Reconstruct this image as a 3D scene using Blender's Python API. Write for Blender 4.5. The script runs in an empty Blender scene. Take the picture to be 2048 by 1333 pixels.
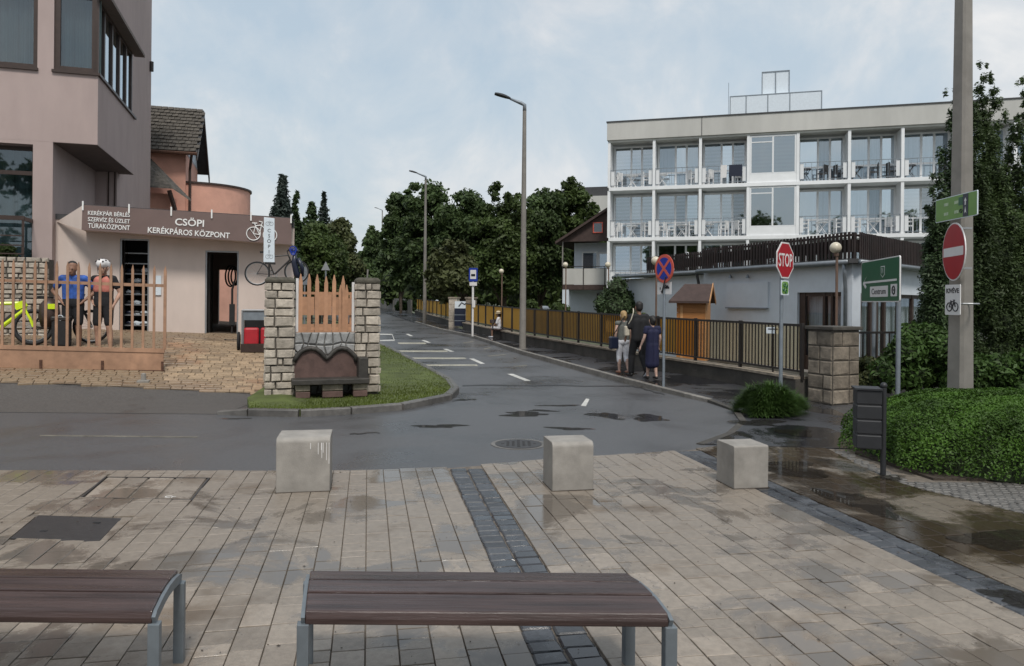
import bpy, bmesh, math, random
import numpy as np
from mathutils import Vector, Matrix, Quaternion
R = math.radians
random.seed(7); RNG = np.random.default_rng(7)
scene = bpy.context.scene
COL = scene.collection

# ------------------------------------------------------------------ camera, sky, sun, exposure
F = 1480.0; CX = 1024.0; CY = 603.0; EYE = 1.75; ROLL = R(0.5)
cam = bpy.data.cameras.new('camera'); camo = bpy.data.objects.new('camera', cam); COL.objects.link(camo)
cam.sensor_width = 36.0; cam.lens = 36.0 * F / 2048.0
cam.shift_y = (CY - 666.5) / 2048.0
cam.clip_start = 0.05; cam.clip_end = 3000
camo.matrix_world = Matrix.Translation((0, 0, EYE)) @ Matrix.Rotation(R(90), 4, 'X') @ Matrix.Rotation(ROLL, 4, 'Z')
scene.camera = camo

SUN_EL, SUN_AZ = R(55), R(168)
world = bpy.data.worlds.new('World'); scene.world = world; world.use_nodes = True
wn = world.node_tree; wn.nodes.clear()
def wnode(t, **k):
    n = wn.nodes.new(t)
    for a, b in k.items(): setattr(n, a, b)
    return n
w_out = wnode('ShaderNodeOutputWorld'); w_bg = wnode('ShaderNodeBackground'); w_bg.inputs['Strength'].default_value = 0.1
w_sky = wnode('ShaderNodeTexSky', sky_type='NISHITA', sun_disc=False, sun_elevation=SUN_EL, sun_rotation=SUN_AZ)
w_sky.air_density = 1.6; w_sky.dust_density = 2.5
w_tc = wnode('ShaderNodeTexCoord'); w_sep = wnode('ShaderNodeSeparateXYZ')
wn.links.new(w_tc.outputs['Generated'], w_sep.inputs[0])
def wmath(op, a, b=None, clamp=False):
    n = wnode('ShaderNodeMath', operation=op); n.use_clamp = clamp
    for i, v in enumerate((a, b)):
        if v is None: continue
        if isinstance(v, (int, float)): n.inputs[i].default_value = v
        else: wn.links.new(v, n.inputs[i])
    return n.outputs[0]
zz = wmath('ADD', wmath('MAXIMUM', w_sep.outputs['Z'], 0.0), 0.32)
w_cmb = wnode('ShaderNodeCombineXYZ')
wn.links.new(wmath('DIVIDE', w_sep.outputs['X'], zz), w_cmb.inputs[0])
wn.links.new(wmath('DIVIDE', w_sep.outputs['Y'], zz), w_cmb.inputs[1])
def wnoise(vec, scale, detail, rough, dist=0.0, off=(0, 0, 0)):
    m = wnode('ShaderNodeMapping'); m.inputs['Location'].default_value = off
    wn.links.new(vec, m.inputs['Vector'])
    n = wnode('ShaderNodeTexNoise'); n.inputs['Scale'].default_value = scale; n.inputs['Detail'].default_value = detail
    n.inputs['Roughness'].default_value = rough; n.inputs['Distortion'].default_value = dist
    wn.links.new(m.outputs[0], n.inputs['Vector']); return n.outputs[0]
def wramp(v, stops):
    n = wnode('ShaderNodeValToRGB'); e = n.color_ramp.elements
    while len(e) < len(stops): e.new(0.5)
    for q, (p, c) in zip(e, stops): q.position = p; q.color = c if len(c) == 4 else (*c, 1)
    wn.links.new(v, n.inputs[0]); return n.outputs[0]
def wmix(f, a, b):
    n = wnode('ShaderNodeMix', data_type='RGBA')
    for s, v in ((0, f), (6, a), (7, b)):
        if isinstance(v, (tuple, float, int)): n.inputs[s].default_value = v
        else: wn.links.new(v, n.inputs[s])
    return n.outputs[2]
n1 = wnoise(w_cmb.outputs[0], 0.9, 7, 0.55, 0.4, (1.3, 0.4, 0))
n2 = wnoise(w_tc.outputs['Generated'], 5.5, 8, 0.6, 0.3, (0.35, 0.1, 0.72))
cov = wramp(n1, [(0.30, (0.75,) * 3), (0.62, (1.0,) * 3)])
shade = wramp(n2, [(0.36, (3.95, 4.7, 5.4)), (0.48, (4.55, 5.1, 5.6)), (0.58, (5.4, 5.65, 5.9)), (0.70, (6.5, 6.5, 6.5))])
base = wmix(cov, w_sky.outputs[0], shade)
wn.links.new(base, w_bg.inputs['Color']); wn.links.new(w_bg.outputs[0], w_out.inputs[0])

sun = bpy.data.lights.new('sun', 'SUN'); suno = bpy.data.objects.new('sun', sun); COL.objects.link(suno)
sun.energy = 1.9; sun.angle = R(12); sun.color = (1.0, 0.95, 0.88)
sd = Vector((math.sin(SUN_AZ) * math.cos(SUN_EL), math.cos(SUN_AZ) * math.cos(SUN_EL), math.sin(SUN_EL)))
suno.rotation_euler = sd.to_track_quat('Z', 'Y').to_euler()
vs = scene.view_settings
vs.view_transform = 'Standard'; vs.look = 'None'; vs.gamma = 1.0; vs.exposure = 0.42; vs.use_curve_mapping = False

# ------------------------------------------------------------------ measuring helpers (photo pixel -> place)
def ray(px, py):
    u = px - CX; v = CY - py; c, s = math.cos(ROLL), math.sin(ROLL)
    return Vector(((u * c - v * s) / F, 1.0, (u * s + v * c) / F))
def A(px, py, Y): return Vector((0, 0, EYE)) + ray(px, py) * Y
def H(y): return 0.012 * max(0.0, min(y, 95.0) - 16.0)
def G(px, py, dz=0.0, slope=True):
    r = ray(px, py); Y = (dz - EYE) / r.z
    if slope and Y > 16: Y = (EYE - dz + 0.192) / (0.012 - r.z)
    Y = min(Y, 95)
    p = A(px, py, Y); return Vector((p.x, p.y, (H(Y) if slope else 0) + dz))
def on_line(px, py, P, d):                       # where the pixel's vertical plane meets the vertical plane through P along d
    r = ray(px, py)
    t = (r.x * P.y - P.x) / (d.x - r.x * d.y)
    p = P + d * t
    return t, EYE + r.z * p.y
E1 = Vector((math.sin(R(-17)), math.cos(R(-17)), 0)); E2 = Vector((math.cos(R(17)), math.sin(R(17)), 0))

# ------------------------------------------------------------------ materials
MAT = {}
def M(name, col, rough=0.7, var=0.12, scale=6.0, bump=0.0, bscale=40.0, metal=0.0, rand=0.0, spec=0.5, col2=None, big=0.0,
      rough_var=0.0, stretch=None):
    m = bpy.data.materials.new(name); m.use_nodes = True; MAT[name] = m
    t = m.node_tree; b = t.nodes['Principled BSDF']
    b.inputs['Roughness'].default_value = rough; b.inputs['Metallic'].default_value = metal
    b.inputs['Specular IOR Level'].default_value = spec
    g = t.nodes.new('ShaderNodeNewGeometry'); pos = g.outputs['Position']
    if stretch:
        mp = t.nodes.new('ShaderNodeMapping'); mp.inputs['Scale'].default_value = stretch
        t.links.new(pos, mp.inputs['Vector']); pos = mp.outputs[0]
    def noise(s, d=4, r=0.6):
        n = t.nodes.new('ShaderNodeTexNoise'); n.inputs['Scale'].default_value = s; n.inputs['Detail'].default_value = d
        n.inputs['Roughness'].default_value = r; t.links.new(pos, n.inputs['Vector']); return n.outputs[0]
    c = Vector(col); lo = c * (1 - var); hi = Vector(col2) if col2 else c * (1 + var)
    rp = t.nodes.new('ShaderNodeValToRGB'); rp.color_ramp.elements[0].position = 0.3; rp.color_ramp.elements[1].position = 0.7
    rp.color_ramp.elements[0].color = (*lo, 1); rp.color_ramp.elements[1].color = (*hi, 1)
    n0 = noise(scale); t.links.new(n0, rp.inputs[0]); out = rp.outputs[0]
    def mul(val, lo_, hi_, o):
        mr = t.nodes.new('ShaderNodeMapRange'); mr.inputs['From Min'].default_value = 0.3 if val is not None else 0
        mr.inputs['From Max'].default_value = 0.7; mr.inputs['To Min'].default_value = lo_; mr.inputs['To Max'].default_value = hi_
        t.links.new(val, mr.inputs[0])
        mx = t.nodes.new('ShaderNodeVectorMath'); mx.operation = 'SCALE'
        t.links.new(o, mx.inputs[0]); t.links.new(mr.outputs[0], mx.inputs['Scale']); return mx.outputs[0]
    if big: out = mul(noise(scale * 0.13, 3), 1 - big, 1 + big, out)
    if rand:
        oi = t.nodes.new('ShaderNodeObjectInfo')
        mr = t.nodes.new('ShaderNodeMapRange'); mr.inputs['To Min'].default_value = 1 - rand; mr.inputs['To Max'].default_value = 1 + rand
        t.links.new(oi.outputs['Random'], mr.inputs[0])
        mx = t.nodes.new('ShaderNodeVectorMath'); mx.operation = 'SCALE'
        t.links.new(out, mx.inputs[0]); t.links.new(mr.outputs[0], mx.inputs['Scale']); out = mx.outputs[0]
    t.links.new(out, b.inputs['Base Color'])
    if rough_var:
        mr = t.nodes.new('ShaderNodeMapRange'); mr.inputs['From Min'].default_value = 0.35; mr.inputs['From Max'].default_value = 0.65
        mr.inputs['To Min'].default_value = max(0.02, rough - rough_var); mr.inputs['To Max'].default_value = min(1, rough + rough_var)
        t.links.new(noise(scale * 0.31, 5), mr.inputs[0]); t.links.new(mr.outputs[0], b.inputs['Roughness'])
    if bump:
        bp = t.nodes.new('ShaderNodeBump'); bp.inputs['Strength'].default_value = 1.0; bp.inputs['Distance'].default_value = bump
        t.links.new(noise(bscale, 5), bp.inputs['Height']); t.links.new(bp.outputs[0], b.inputs['Normal'])
    return m
def wetmat(name, col, wet_col, thr=(0.45, 0.6), wscale=0.6, dry_rough=0.55, wet_rough=0.08, gscale=90, gbump=0.0015, rand=0.0, var=0.2, spec=0.5, stain=None):
    """a surface left patchily wet by rain: darker and glossy where the water stands"""
    m = bpy.data.materials.new(name); m.use_nodes = True; MAT[name] = m
    t = m.node_tree; b = t.nodes['Principled BSDF']; L = t.links.new
    b.inputs['Specular IOR Level'].default_value = spec
    g = t.nodes.new('ShaderNodeNewGeometry')
    def noise(s, d, r=0.6, dist=0):
        n = t.nodes.new('ShaderNodeTexNoise'); n.inputs['Scale'].default_value = s; n.inputs['Detail'].default_value = d
        n.inputs['Roughness'].default_value = r; n.inputs['Distortion'].default_value = dist; L(g.outputs['Position'], n.inputs['Vector']); return n.outputs[0]
    def ramp(v, a, c):
        n = t.nodes.new('ShaderNodeMapRange'); n.interpolation_type = 'SMOOTHSTEP'; n.inputs['From Min'].default_value = a; n.inputs['From Max'].default_value = c
        L(v, n.inputs[0]); return n.outputs[0]
    def mix(f, a, c):
        n = t.nodes.new('ShaderNodeMix'); n.data_type = 'RGBA'
        for s, v in ((0, f), (6, a), (7, c)):
            if isinstance(v, tuple): n.inputs[s].default_value = (*v, 1) if len(v) == 3 else v
            else: L(v, n.inputs[s])
        return n.outputs[2]
    wet = ramp(noise(wscale, 6, 0.62, 0.5), *thr)
    c = Vector(col)
    dry = mix(ramp(noise(gscale * 0.25, 6, 0.7), 0.3, 0.7), tuple(c * (1 - var)), tuple(c * (1 + var)))
    if stain: dry = mix(ramp(noise(0.9, 5, 0.65), 0.52, 0.68), dry, stain)
    if rand:
        oi = t.nodes.new('ShaderNodeObjectInfo')
        mr = t.nodes.new('ShaderNodeMapRange'); mr.inputs['To Min'].default_value = 1 - rand; mr.inputs['To Max'].default_value = 1 + rand
        L(oi.outputs['Random'], mr.inputs[0])
        mx = t.nodes.new('ShaderNodeVectorMath'); mx.operation = 'SCALE'; L(dry, mx.inputs[0]); L(mr.outputs[0], mx.inputs['Scale']); dry = mx.outputs[0]
        mx = t.nodes.new('ShaderNodeVectorMath'); mx.operation = 'SCALE'; L(mr.outputs[0], mx.inputs['Scale']); mx.inputs[0].default_value = wet_col; wetc = mx.outputs[0]
    else: wetc = tuple(wet_col)
    L(mix(wet, dry, wetc), b.inputs['Base Color'])
    mr = t.nodes.new('ShaderNodeMapRange'); mr.inputs['To Min'].default_value = dry_rough; mr.inputs['To Max'].default_value = wet_rough
    L(wet, mr.inputs[0]); L(mr.outputs[0], b.inputs['Roughness'])
    bp = t.nodes.new('ShaderNodeBump'); bp.inputs['Distance'].default_value = gbump
    inv = t.nodes.new('ShaderNodeMapRange'); inv.inputs['To Min'].default_value = 1; inv.inputs['To Max'].default_value = 0.12
    L(wet, inv.inputs[0]); L(inv.outputs[0], bp.inputs['Strength'])
    L(noise(gscale, 4, 0.7), bp.inputs['Height']); L(bp.outputs[0], b.inputs['Normal'])
    return m
def glassmat(name, tint=(0.75, 0.8, 0.82), refl=0.12, rough=0.02, vary=0.0):
    m = bpy.data.materials.new(name); m.use_nodes = True; MAT[name] = m
    t = m.node_tree; t.nodes.clear(); L = t.links.new
    o = t.nodes.new('ShaderNodeOutputMaterial'); mx = t.nodes.new('ShaderNodeMixShader')
    tr = t.nodes.new('ShaderNodeBsdfTransparent'); tr.inputs[0].default_value = (*tint, 1)
    gl = t.nodes.new('ShaderNodeBsdfGlossy'); gl.inputs['Roughness'].default_value = rough; gl.inputs['Color'].default_value = (0.86, 0.94, 1.0, 1)
    fr = t.nodes.new('ShaderNodeFresnel'); fr.inputs[0].default_value = 1.5
    ad = t.nodes.new('ShaderNodeMath'); ad.operation = 'ADD'; ad.inputs[1].default_value = refl; ad.use_clamp = True
    if vary:
        oi = t.nodes.new('ShaderNodeObjectInfo'); ma = t.nodes.new('ShaderNodeMath'); ma.operation = 'MULTIPLY_ADD'; ma.inputs[1].default_value = vary; ma.inputs[2].default_value = refl
        L(oi.outputs['Random'], ma.inputs[0]); L(ma.outputs[0], ad.inputs[1])
    gm = t.nodes.new('ShaderNodeNewGeometry'); iv = t.nodes.new('ShaderNodeMath'); iv.operation = 'SUBTRACT'; iv.inputs[0].default_value = 1.0; L(gm.outputs['Backfacing'], iv.inputs[1])
    mu = t.nodes.new('ShaderNodeMath'); mu.operation = 'MULTIPLY'; L(ad.outputs[0], mu.inputs[0]); L(iv.outputs[0], mu.inputs[1])
    L(fr.outputs[0], ad.inputs[0]); L(mu.outputs[0], mx.inputs[0]); L(tr.outputs[0], mx.inputs[1]); L(gl.outputs[0], mx.inputs[2]); L(mx.outputs[0], o.inputs[0])
    return m
def leafmat(name, col, var=0.35, trans=0.25, scale=1.2):
    m = M(name, col, rough=0.55, var=var, scale=scale, spec=0.3)
    t = m.node_tree; b = t.nodes['Principled BSDF']; o = t.nodes['Material Output']
    tl = t.nodes.new('ShaderNodeBsdfTranslucent'); mx = t.nodes.new('ShaderNodeMixShader'); mx.inputs[0].default_value = trans
    t.links.new(b.inputs['Base Color'].links[0].from_socket, tl.inputs[0])
    t.links.new(b.outputs[0], mx.inputs[1]); t.links.new(tl.outputs[0], mx.inputs[2]); t.links.new(mx.outputs[0], o.inputs[0])
    return m

# ------------------------------------------------------------------ mesh helpers
class MB:
    def __init__(s): s.v = []; s.f = []
    def add(s, vs, fs):
        o = len(s.v); s.v += [tuple(p) for p in vs]; s.f += [tuple(o + i for i in f) for f in fs]; return s
    def box(s, c, d, rz=0.0, rx=0.0, ry=0.0):
        m = Matrix.Rotation(rz, 3, 'Z') @ Matrix.Rotation(ry, 3, 'Y') @ Matrix.Rotation(rx, 3, 'X'); c = Vector(c)
        p = [c + m @ Vector((x * d[0] / 2, y * d[1] / 2, z * d[2] / 2)) for z in (-1, 1) for x, y in ((-1, -1), (1, -1), (1, 1), (-1, 1))]
        return s.add(p, [(3, 2, 1, 0), (4, 5, 6, 7), (0, 1, 5, 4), (1, 2, 6, 5), (2, 3, 7, 6), (3, 0, 4, 7)])
    def b2(s, lo, hi): return s.box([(a + b) / 2 for a, b in zip(lo, hi)], [abs(b - a) for a, b in zip(lo, hi)])
    def extr(s, poly, vec):
        n = len(poly); vec = Vector(vec); p = [Vector(q) for q in poly]; p += [q + vec for q in p]
        return s.add(p, [tuple(range(n))[::-1], tuple(range(n, 2 * n))] + [(i, (i + 1) % n, n + (i + 1) % n, n + i) for i in range(n)])
    def tube(s, pts, r, n=8, cap=True):
        pts = [Vector(p) for p in pts]; k = len(pts)
        rr = r if isinstance(r, (list, tuple)) else [r] * k
        vs, fs = [], []; prev = None
        for i, p in enumerate(pts):
            d = (pts[min(i + 1, k - 1)] - pts[max(i - 1, 0)])
            d = d.normalized() if d.length > 1e-9 else Vector((0, 0, 1))
            if prev is None: a = d.orthogonal().normalized()
            else:
                a = prev - d * prev.dot(d); a = a.normalized() if a.length > 1e-6 else d.orthogonal().normalized()
            prev = a; b = d.cross(a)
            vs += [p + (a * math.cos(2 * math.pi * j / n) + b * math.sin(2 * math.pi * j / n)) * rr[i] for j in range(n)]
        for i in range(k - 1):
            for j in range(n):
                j2 = (j + 1) % n; fs.append((i * n + j, i * n + j2, (i + 1) * n + j2, (i + 1) * n + j))
        if cap: fs += [tuple(range(n))[::-1], tuple((k - 1) * n + j for j in range(n))]
        return s.add(vs, fs)
    def lathe(s, prof, n=16, c=(0, 0, 0), axis=None):
        c = Vector(c); q = Vector((0, 0, 1)).rotation_difference(Vector(axis)) if axis is not None else Quaternion()
        vs = [c + q @ Vector((r * math.cos(2 * math.pi * j / n), r * math.sin(2 * math.pi * j / n), z)) for r, z in prof for j in range(n)]
        k = len(prof)
        fs = [(i * n + j, i * n + (j + 1) % n, (i + 1) * n + (j + 1) % n, (i + 1) * n + j) for i in range(k - 1) for j in range(n)]
        fs += [tuple(range(n))[::-1], tuple((k - 1) * n + j for j in range(n))]
        return s.add(vs, fs)
    def ball(s, c, r, n=12, m=7, sc=(1, 1, 1)):
        prof = [(math.sin(math.pi * i / m) * r, -math.cos(math.pi * i / m) * r) for i in range(m + 1)]
        c = Vector(c); vs = [c + Vector((p * math.cos(2 * math.pi * j / n) * sc[0], p * math.sin(2 * math.pi * j / n) * sc[1], z * sc[2])) for p, z in prof for j in range(n)]
        fs = [(i * n + j, i * n + (j + 1) % n, (i + 1) * n + (j + 1) % n, (i + 1) * n + j) for i in range(m) for j in range(n)]
        return s.add(vs, fs)
    def torus(s, c, Rr, r, axis=(0, 1, 0), n=28, m=6, a0=0, a1=2 * math.pi):
        q = Vector((0, 0, 1)).rotation_difference(Vector(axis)); c = Vector(c)
        full = abs(a1 - a0) > 6.28; k = n + (0 if full else 1)
        pts = [c + q @ Vector((Rr * math.cos(a0 + (a1 - a0) * i / n), Rr * math.sin(a0 + (a1 - a0) * i / n), 0)) for i in range(k)]
        if not full: return s.tube(pts, r, m)
        vs, fs = [], []
        for i in range(n):
            a = 2 * math.pi * i / n; rad = q @ Vector((math.cos(a), math.sin(a), 0)); up = q @ Vector((0, 0, 1))
            vs += [pts[i] + rad * (r * math.cos(2 * math.pi * j / m)) + up * (r * math.sin(2 * math.pi * j / m)) for j in range(m)]
        for i in range(n):
            for j in range(m): fs.append((i * m + j, ((i + 1) % n) * m + j, ((i + 1) % n) * m + (j + 1) % m, i * m + (j + 1) % m))
        return s.add(vs, fs)
    def mesh(s, name):
        me = bpy.data.meshes.new(name); me.from_pydata(s.v, [], s.f)
        bm = bmesh.new(); bm.from_mesh(me); bmesh.ops.remove_doubles(bm, verts=bm.verts, dist=1e-6)
        bmesh.ops.recalc_face_normals(bm, faces=bm.faces); bm.to_mesh(me); bm.free(); return me
    def build(s, name, mat, parent=None, smooth=False, bevel=0, loc=None, rz=None):
        me = s.mesh(name); return link(me, name, mat, parent, smooth, bevel, loc, rz)
def link(me, name, mat, parent=None, smooth=False, bevel=0, loc=None, rz=None):
    if not me.materials: me.materials.append(MAT[mat] if isinstance(mat, str) else mat)
    o = bpy.data.objects.new(name, me); COL.objects.link(o)
    if parent: o.parent = parent
    if loc is not None: o.location = loc
    if rz is not None: o.rotation_euler = (0, 0, rz)
    if smooth:
        me.polygons.foreach_set('use_smooth', [True] * len(me.polygons))
        if smooth == 'auto': me.set_sharp_from_angle(angle=R(38))
    if bevel:
        b = o.modifiers.new('edge', 'BEVEL'); b.width = bevel; b.segments = 2; b.limit_method = 'ANGLE'
    return o
def tag(o, label=None, cat=None, group=None, kind=None):
    if label: o['label'] = label
    if cat: o['category'] = cat
    if group: o['group'] = group
    if kind: o['kind'] = kind
    return o
def thing(name, label, cat, loc=(0, 0, 0), rz=0.0, group=None):
    o = bpy.data.objects.new(name, None); COL.objects.link(o); o.location = loc; o.rotation_euler = (0, 0, rz); o.empty_display_size = 0.2
    return tag(o, label, cat, group)
def inst(src, parent=None, loc=None, rz=None, scale=None):
    c = src.copy(); COL.objects.link(c)
    if parent: c.parent = parent
    if loc is not None: c.location = loc
    if rz is not None: c.rotation_euler = (0, 0, rz)
    if scale is not None: c.scale = scale
    return c
def tree_copy(root, loc, rz, label=None, scale=None):
    r = root.copy(); COL.objects.link(r); r.location = loc; r.rotation_euler = (0, 0, rz)
    if scale: r.scale = scale
    if label: r['label'] = label
    for ch in [o for o in root.children]:
        c = ch.copy(); COL.objects.link(c); c.parent = r
        for g in [o for o in ch.children]:
            d = g.copy(); COL.objects.link(d); d.parent = c
    return r
def npmesh(name, V, Q, mat, parent=None):
    """quads from numpy arrays"""
    me = bpy.data.meshes.new(name); n = len(Q)
    me.vertices.add(len(V)); me.vertices.foreach_set('co', np.asarray(V, np.float32).ravel())
    k = Q.shape[1]
    me.loops.add(n * k); me.loops.foreach_set('vertex_index', np.asarray(Q, np.int32).ravel())
    me.polygons.add(n); me.polygons.foreach_set('loop_start', np.arange(n, dtype=np.int32) * k)
    me.update(calc_edges=True)
    return link(me, name, mat, parent)
def text_obj(s, size, mat, parent, loc, rot, depth=0.004, name='lettering', bold=0.0, sx=1.0, align='LEFT', spacing=1.0):
    cu = bpy.data.curves.new('lettering', 'FONT'); cu.body = s; cu.size = size; cu.extrude = depth; cu.offset = bold
    cu.align_x = align; cu.space_character = spacing; cu.resolution_u = 3
    tmp = bpy.data.objects.new('tmp', cu); COL.objects.link(tmp)
    me = bpy.data.meshes.new_from_object(tmp.evaluated_get(bpy.context.evaluated_depsgraph_get()))
    bpy.data.objects.remove(tmp); bpy.data.curves.remove(cu)
    for v in me.vertices: v.co.x *= sx
    me.materials.clear()
    o = link(me, name, mat, parent, loc=loc); o.rotation_euler = rot; return o
# leaves: small bent cards spread through a set of clumps
def leaf_cards(C, Rc, n, size, squash=0.8, shell=0.55, upward=0.35, aspect=0.6, rng=RNG, feather=0.0):
    C = np.asarray(C, float); Rc = np.asarray(Rc, float)
    w = Rc ** 2; idx = rng.choice(len(C), n, p=w / w.sum())
    d = rng.normal(size=(n, 3)); d /= np.linalg.norm(d, axis=1)[:, None]
    rad = (shell + (1 - shell) * rng.random(n) + feather * np.abs(rng.normal(size=n))) * Rc[idx]
    P = C[idx] + d * rad[:, None] * np.array([1, 1, squash])
    nn = d * 0.7 + rng.normal(size=(n, 3)) * 0.6; nn[:, 2] += upward; nn /= np.linalg.norm(nn, axis=1)[:, None]
    a = np.cross(nn, rng.normal(size=(n, 3))); a /= np.linalg.norm(a, axis=1)[:, None]; b = np.cross(nn, a)
    s = size * (0.6 + 0.8 * rng.random(n))[:, None]
    V = np.stack([P - a * s, P - b * s * aspect + nn * s * 0.15, P + a * s, P + b * s * aspect + nn * s * 0.15], 1).reshape(-1, 3)
    return V, np.arange(4 * n).reshape(-1, 4)
# ------------------------------------------------------------------ palette
wetmat('asphalt', (0.088, 0.088, 0.092), (0.055, 0.056, 0.060), (0.40, 0.72), 0.5, 0.42, 0.20, 170, 0.004, spec=0.5, var=0.32)
wetmat('asphalt_path', (0.036, 0.036, 0.040), (0.018, 0.018, 0.021), (0.45, 0.56), 0.8, 0.42, 0.09, 130, 0.003, spec=0.55, var=0.25)
wetmat('asphalt_dry', (0.085, 0.078, 0.072), (0.045, 0.043, 0.043), (0.55, 0.72), 0.9, 0.6, 0.25, 140, 0.003, var=0.25)
wetmat('paver', (0.262, 0.222, 0.182), (0.145, 0.122, 0.100), (0.49, 0.58), 1.3, 0.36, 0.09, 110, 0.0018, rand=0.23, var=0.15, stain=(0.150, 0.112, 0.078))
wetmat('paver_wet', (0.165, 0.135, 0.103), (0.050, 0.037, 0.025), (0.42, 0.52), 0.85, 0.34, 0.05, 110, 0.0015, rand=0.14, var=0.18, stain=(0.095, 0.066, 0.036))
wetmat('sett', (0.058, 0.062, 0.070), (0.032, 0.034, 0.040), (0.45, 0.6), 1.6, 0.42, 0.12, 90, 0.003, rand=0.22, var=0.25)
wetmat('cobble', (0.30, 0.215, 0.135), (0.20, 0.135, 0.085), (0.5, 0.7), 1.0, 0.55, 0.3, 90, 0.003, rand=0.28, var=0.2, stain=(0.26, 0.15, 0.085))
M('joint', (0.15, 0.126, 0.103), 0.85, 0.3, 12)
M('joint_cobble', (0.12, 0.09, 0.065), 0.9, 0.3, 12)
M('soil', (0.055, 0.042, 0.032), 0.95, 0.35, 5, bump=0.01, bscale=30)
M('earth', (0.075, 0.085, 0.045), 0.95, 0.4, 1.5)
M('grass_base', (0.072, 0.092, 0.022), 0.9, 0.35, 2.5, big=0.3)
leafmat('grass', (0.105, 0.135, 0.026), 0.35, 0.3, 1.4)
M('kerb', (0.20, 0.185, 0.165), 0.55, 0.22, 9, bump=0.002, rand=0.15, big=0.25)
M('kerb_dark', (0.115, 0.108, 0.10), 0.5, 0.25, 9, bump=0.002, rand=0.15, big=0.3)
M('road_paint', (0.55, 0.54, 0.50), 0.45, 0.25, 14, big=0.2)
M('road_paint_worn', (0.15, 0.14, 0.115), 0.45, 0.45, 20, big=0.4)
M('road_paint_bay', (0.36, 0.34, 0.27), 0.45, 0.35, 20, big=0.3)
M('iron', (0.045, 0.042, 0.042), 0.45, 0.25, 30, bump=0.003, bscale=60, metal=0.3)
M('concrete', (0.27, 0.25, 0.225), 0.65, 0.17, 7, bump=0.002, bscale=90, big=0.22)
M('concrete_pole', (0.215, 0.20, 0.18), 0.75, 0.12, 5, bump=0.001, big=0.15)
M('concrete_old', (0.062, 0.056, 0.048), 0.8, 0.35, 3, bump=0.006, bscale=25, big=0.3)
M('limestone', (0.40, 0.35, 0.29), 0.8, 0.25, 10, bump=0.012, bscale=22, rand=0.25)
M('limestone_grey', (0.215, 0.18, 0.14), 0.8, 0.45, 5, bump=0.012, bscale=20, rand=0.25)
M('mortar', (0.095, 0.084, 0.072), 0.95, 0.3, 20)
M('slate_stone', (0.26, 0.26, 0.255), 0.7, 0.3, 9, bump=0.008, bscale=22, rand=0.3)
M('cap_moss', (0.075, 0.068, 0.052), 0.9, 0.4, 9, bump=0.01, bscale=20)
M('terracotta_bench', (0.105, 0.062, 0.052), 0.7, 0.25, 6, bump=0.004, bscale=20, big=0.2)
M('bench_stone_dark', (0.040, 0.035, 0.030), 0.6, 0.4, 6, bump=0.006, bscale=18)
M('gate_orange', (0.36, 0.208, 0.130), 0.55, 0.18, 6, big=0.2)
M('picket_orange', (0.45, 0.240, 0.138), 0.6, 0.15, 7, rand=0.12)
M('rust', (0.085, 0.038, 0.022), 0.8, 0.4, 20)
M('plaster_mauve', (0.40, 0.315, 0.295), 0.85, 0.05, 3, bump=0.0015, bscale=90, big=0.09, stretch=(1, 1, .35))
M('plaster_shop', (0.62, 0.52, 0.465), 0.85, 0.05, 3, bump=0.0015, bscale=90, big=0.09, stretch=(1, 1, .4))
M('plaster_pink', (0.66, 0.36, 0.275), 0.85, 0.08, 3, bump=0.002, bscale=60, big=0.08)
M('plaster_white', (0.60, 0.645, 0.70), 0.8, 0.05, 3, bump=0.001, bscale=80, big=0.06)
M('hotel_white', (0.80, 0.81, 0.82), 0.7, 0.05, 2, big=0.06)
M('hotel_grey', (0.50, 0.49, 0.46), 0.8, 0.07, 1.5, big=0.1, stretch=(1, 1, 0.25))
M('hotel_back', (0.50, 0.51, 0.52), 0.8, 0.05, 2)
M('frame_white', (0.74, 0.75, 0.76), 0.4, 0.03, 5)
M('frame_brown', (0.045, 0.027, 0.021), 0.45, 0.2, 8)
M('soffit_brown', (0.16, 0.125, 0.11), 0.8, 0.1, 5)
M('sign_brown', (0.165, 0.112, 0.100), 0.5, 0.06, 3)
M('letter_white', (0.80, 0.79, 0.77), 0.5, 0.03, 5)
M('sign_white', (0.66, 0.72, 0.77), 0.4, 0.05, 9)
M('letter_black', (0.02, 0.02, 0.025), 0.5, 0.1, 5)
M('steel', (0.36, 0.37, 0.38), 0.45, 0.1, 9, metal=0.6)
M('galvanised', (0.23, 0.26, 0.29), 0.5, 0.12, 9, metal=0.35)
M('bench_steel', (0.150, 0.172, 0.190), 0.45, 0.12, 9, metal=0.2)
M('bin_grey', (0.022, 0.023, 0.026), 0.5, 0.15, 9)
M('black_metal', (0.022, 0.019, 0.018), 0.5, 0.2, 9)
M('bench_wood', (0.034, 0.020, 0.018), 0.33, 0.4, 5, bump=0.0025, bscale=26, rand=0.15, spec=0.5, rough_var=0.2, col2=(0.075, 0.048, 0.044), stretch=(0.25, 4.0, 4.0))
M('terrace_wood', (0.023, 0.014, 0.013), 0.7, 0.35, 5, rand=0.25)
M('hut_wood', (0.40, 0.165, 0.048), 0.6, 0.15, 5, rand=0.12, stretch=(1, 1, 8))
M('hut_wood_light', (0.50, 0.26, 0.11), 0.6, 0.15, 5)
M('roof_brown', (0.058, 0.036, 0.031), 0.8, 0.2, 6, bump=0.004, bscale=30)
M('roof_tile_old', (0.085, 0.074, 0.064), 0.9, 0.45, 7, bump=0.02, bscale=16, col2=(0.155, 0.138, 0.115), rand=0.3)
M('gutter', (0.20, 0.22, 0.24), 0.45, 0.15, 9, metal=0.5)
M('bitumen', (0.055, 0.055, 0.058), 0.8, 0.2, 9)
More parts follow.
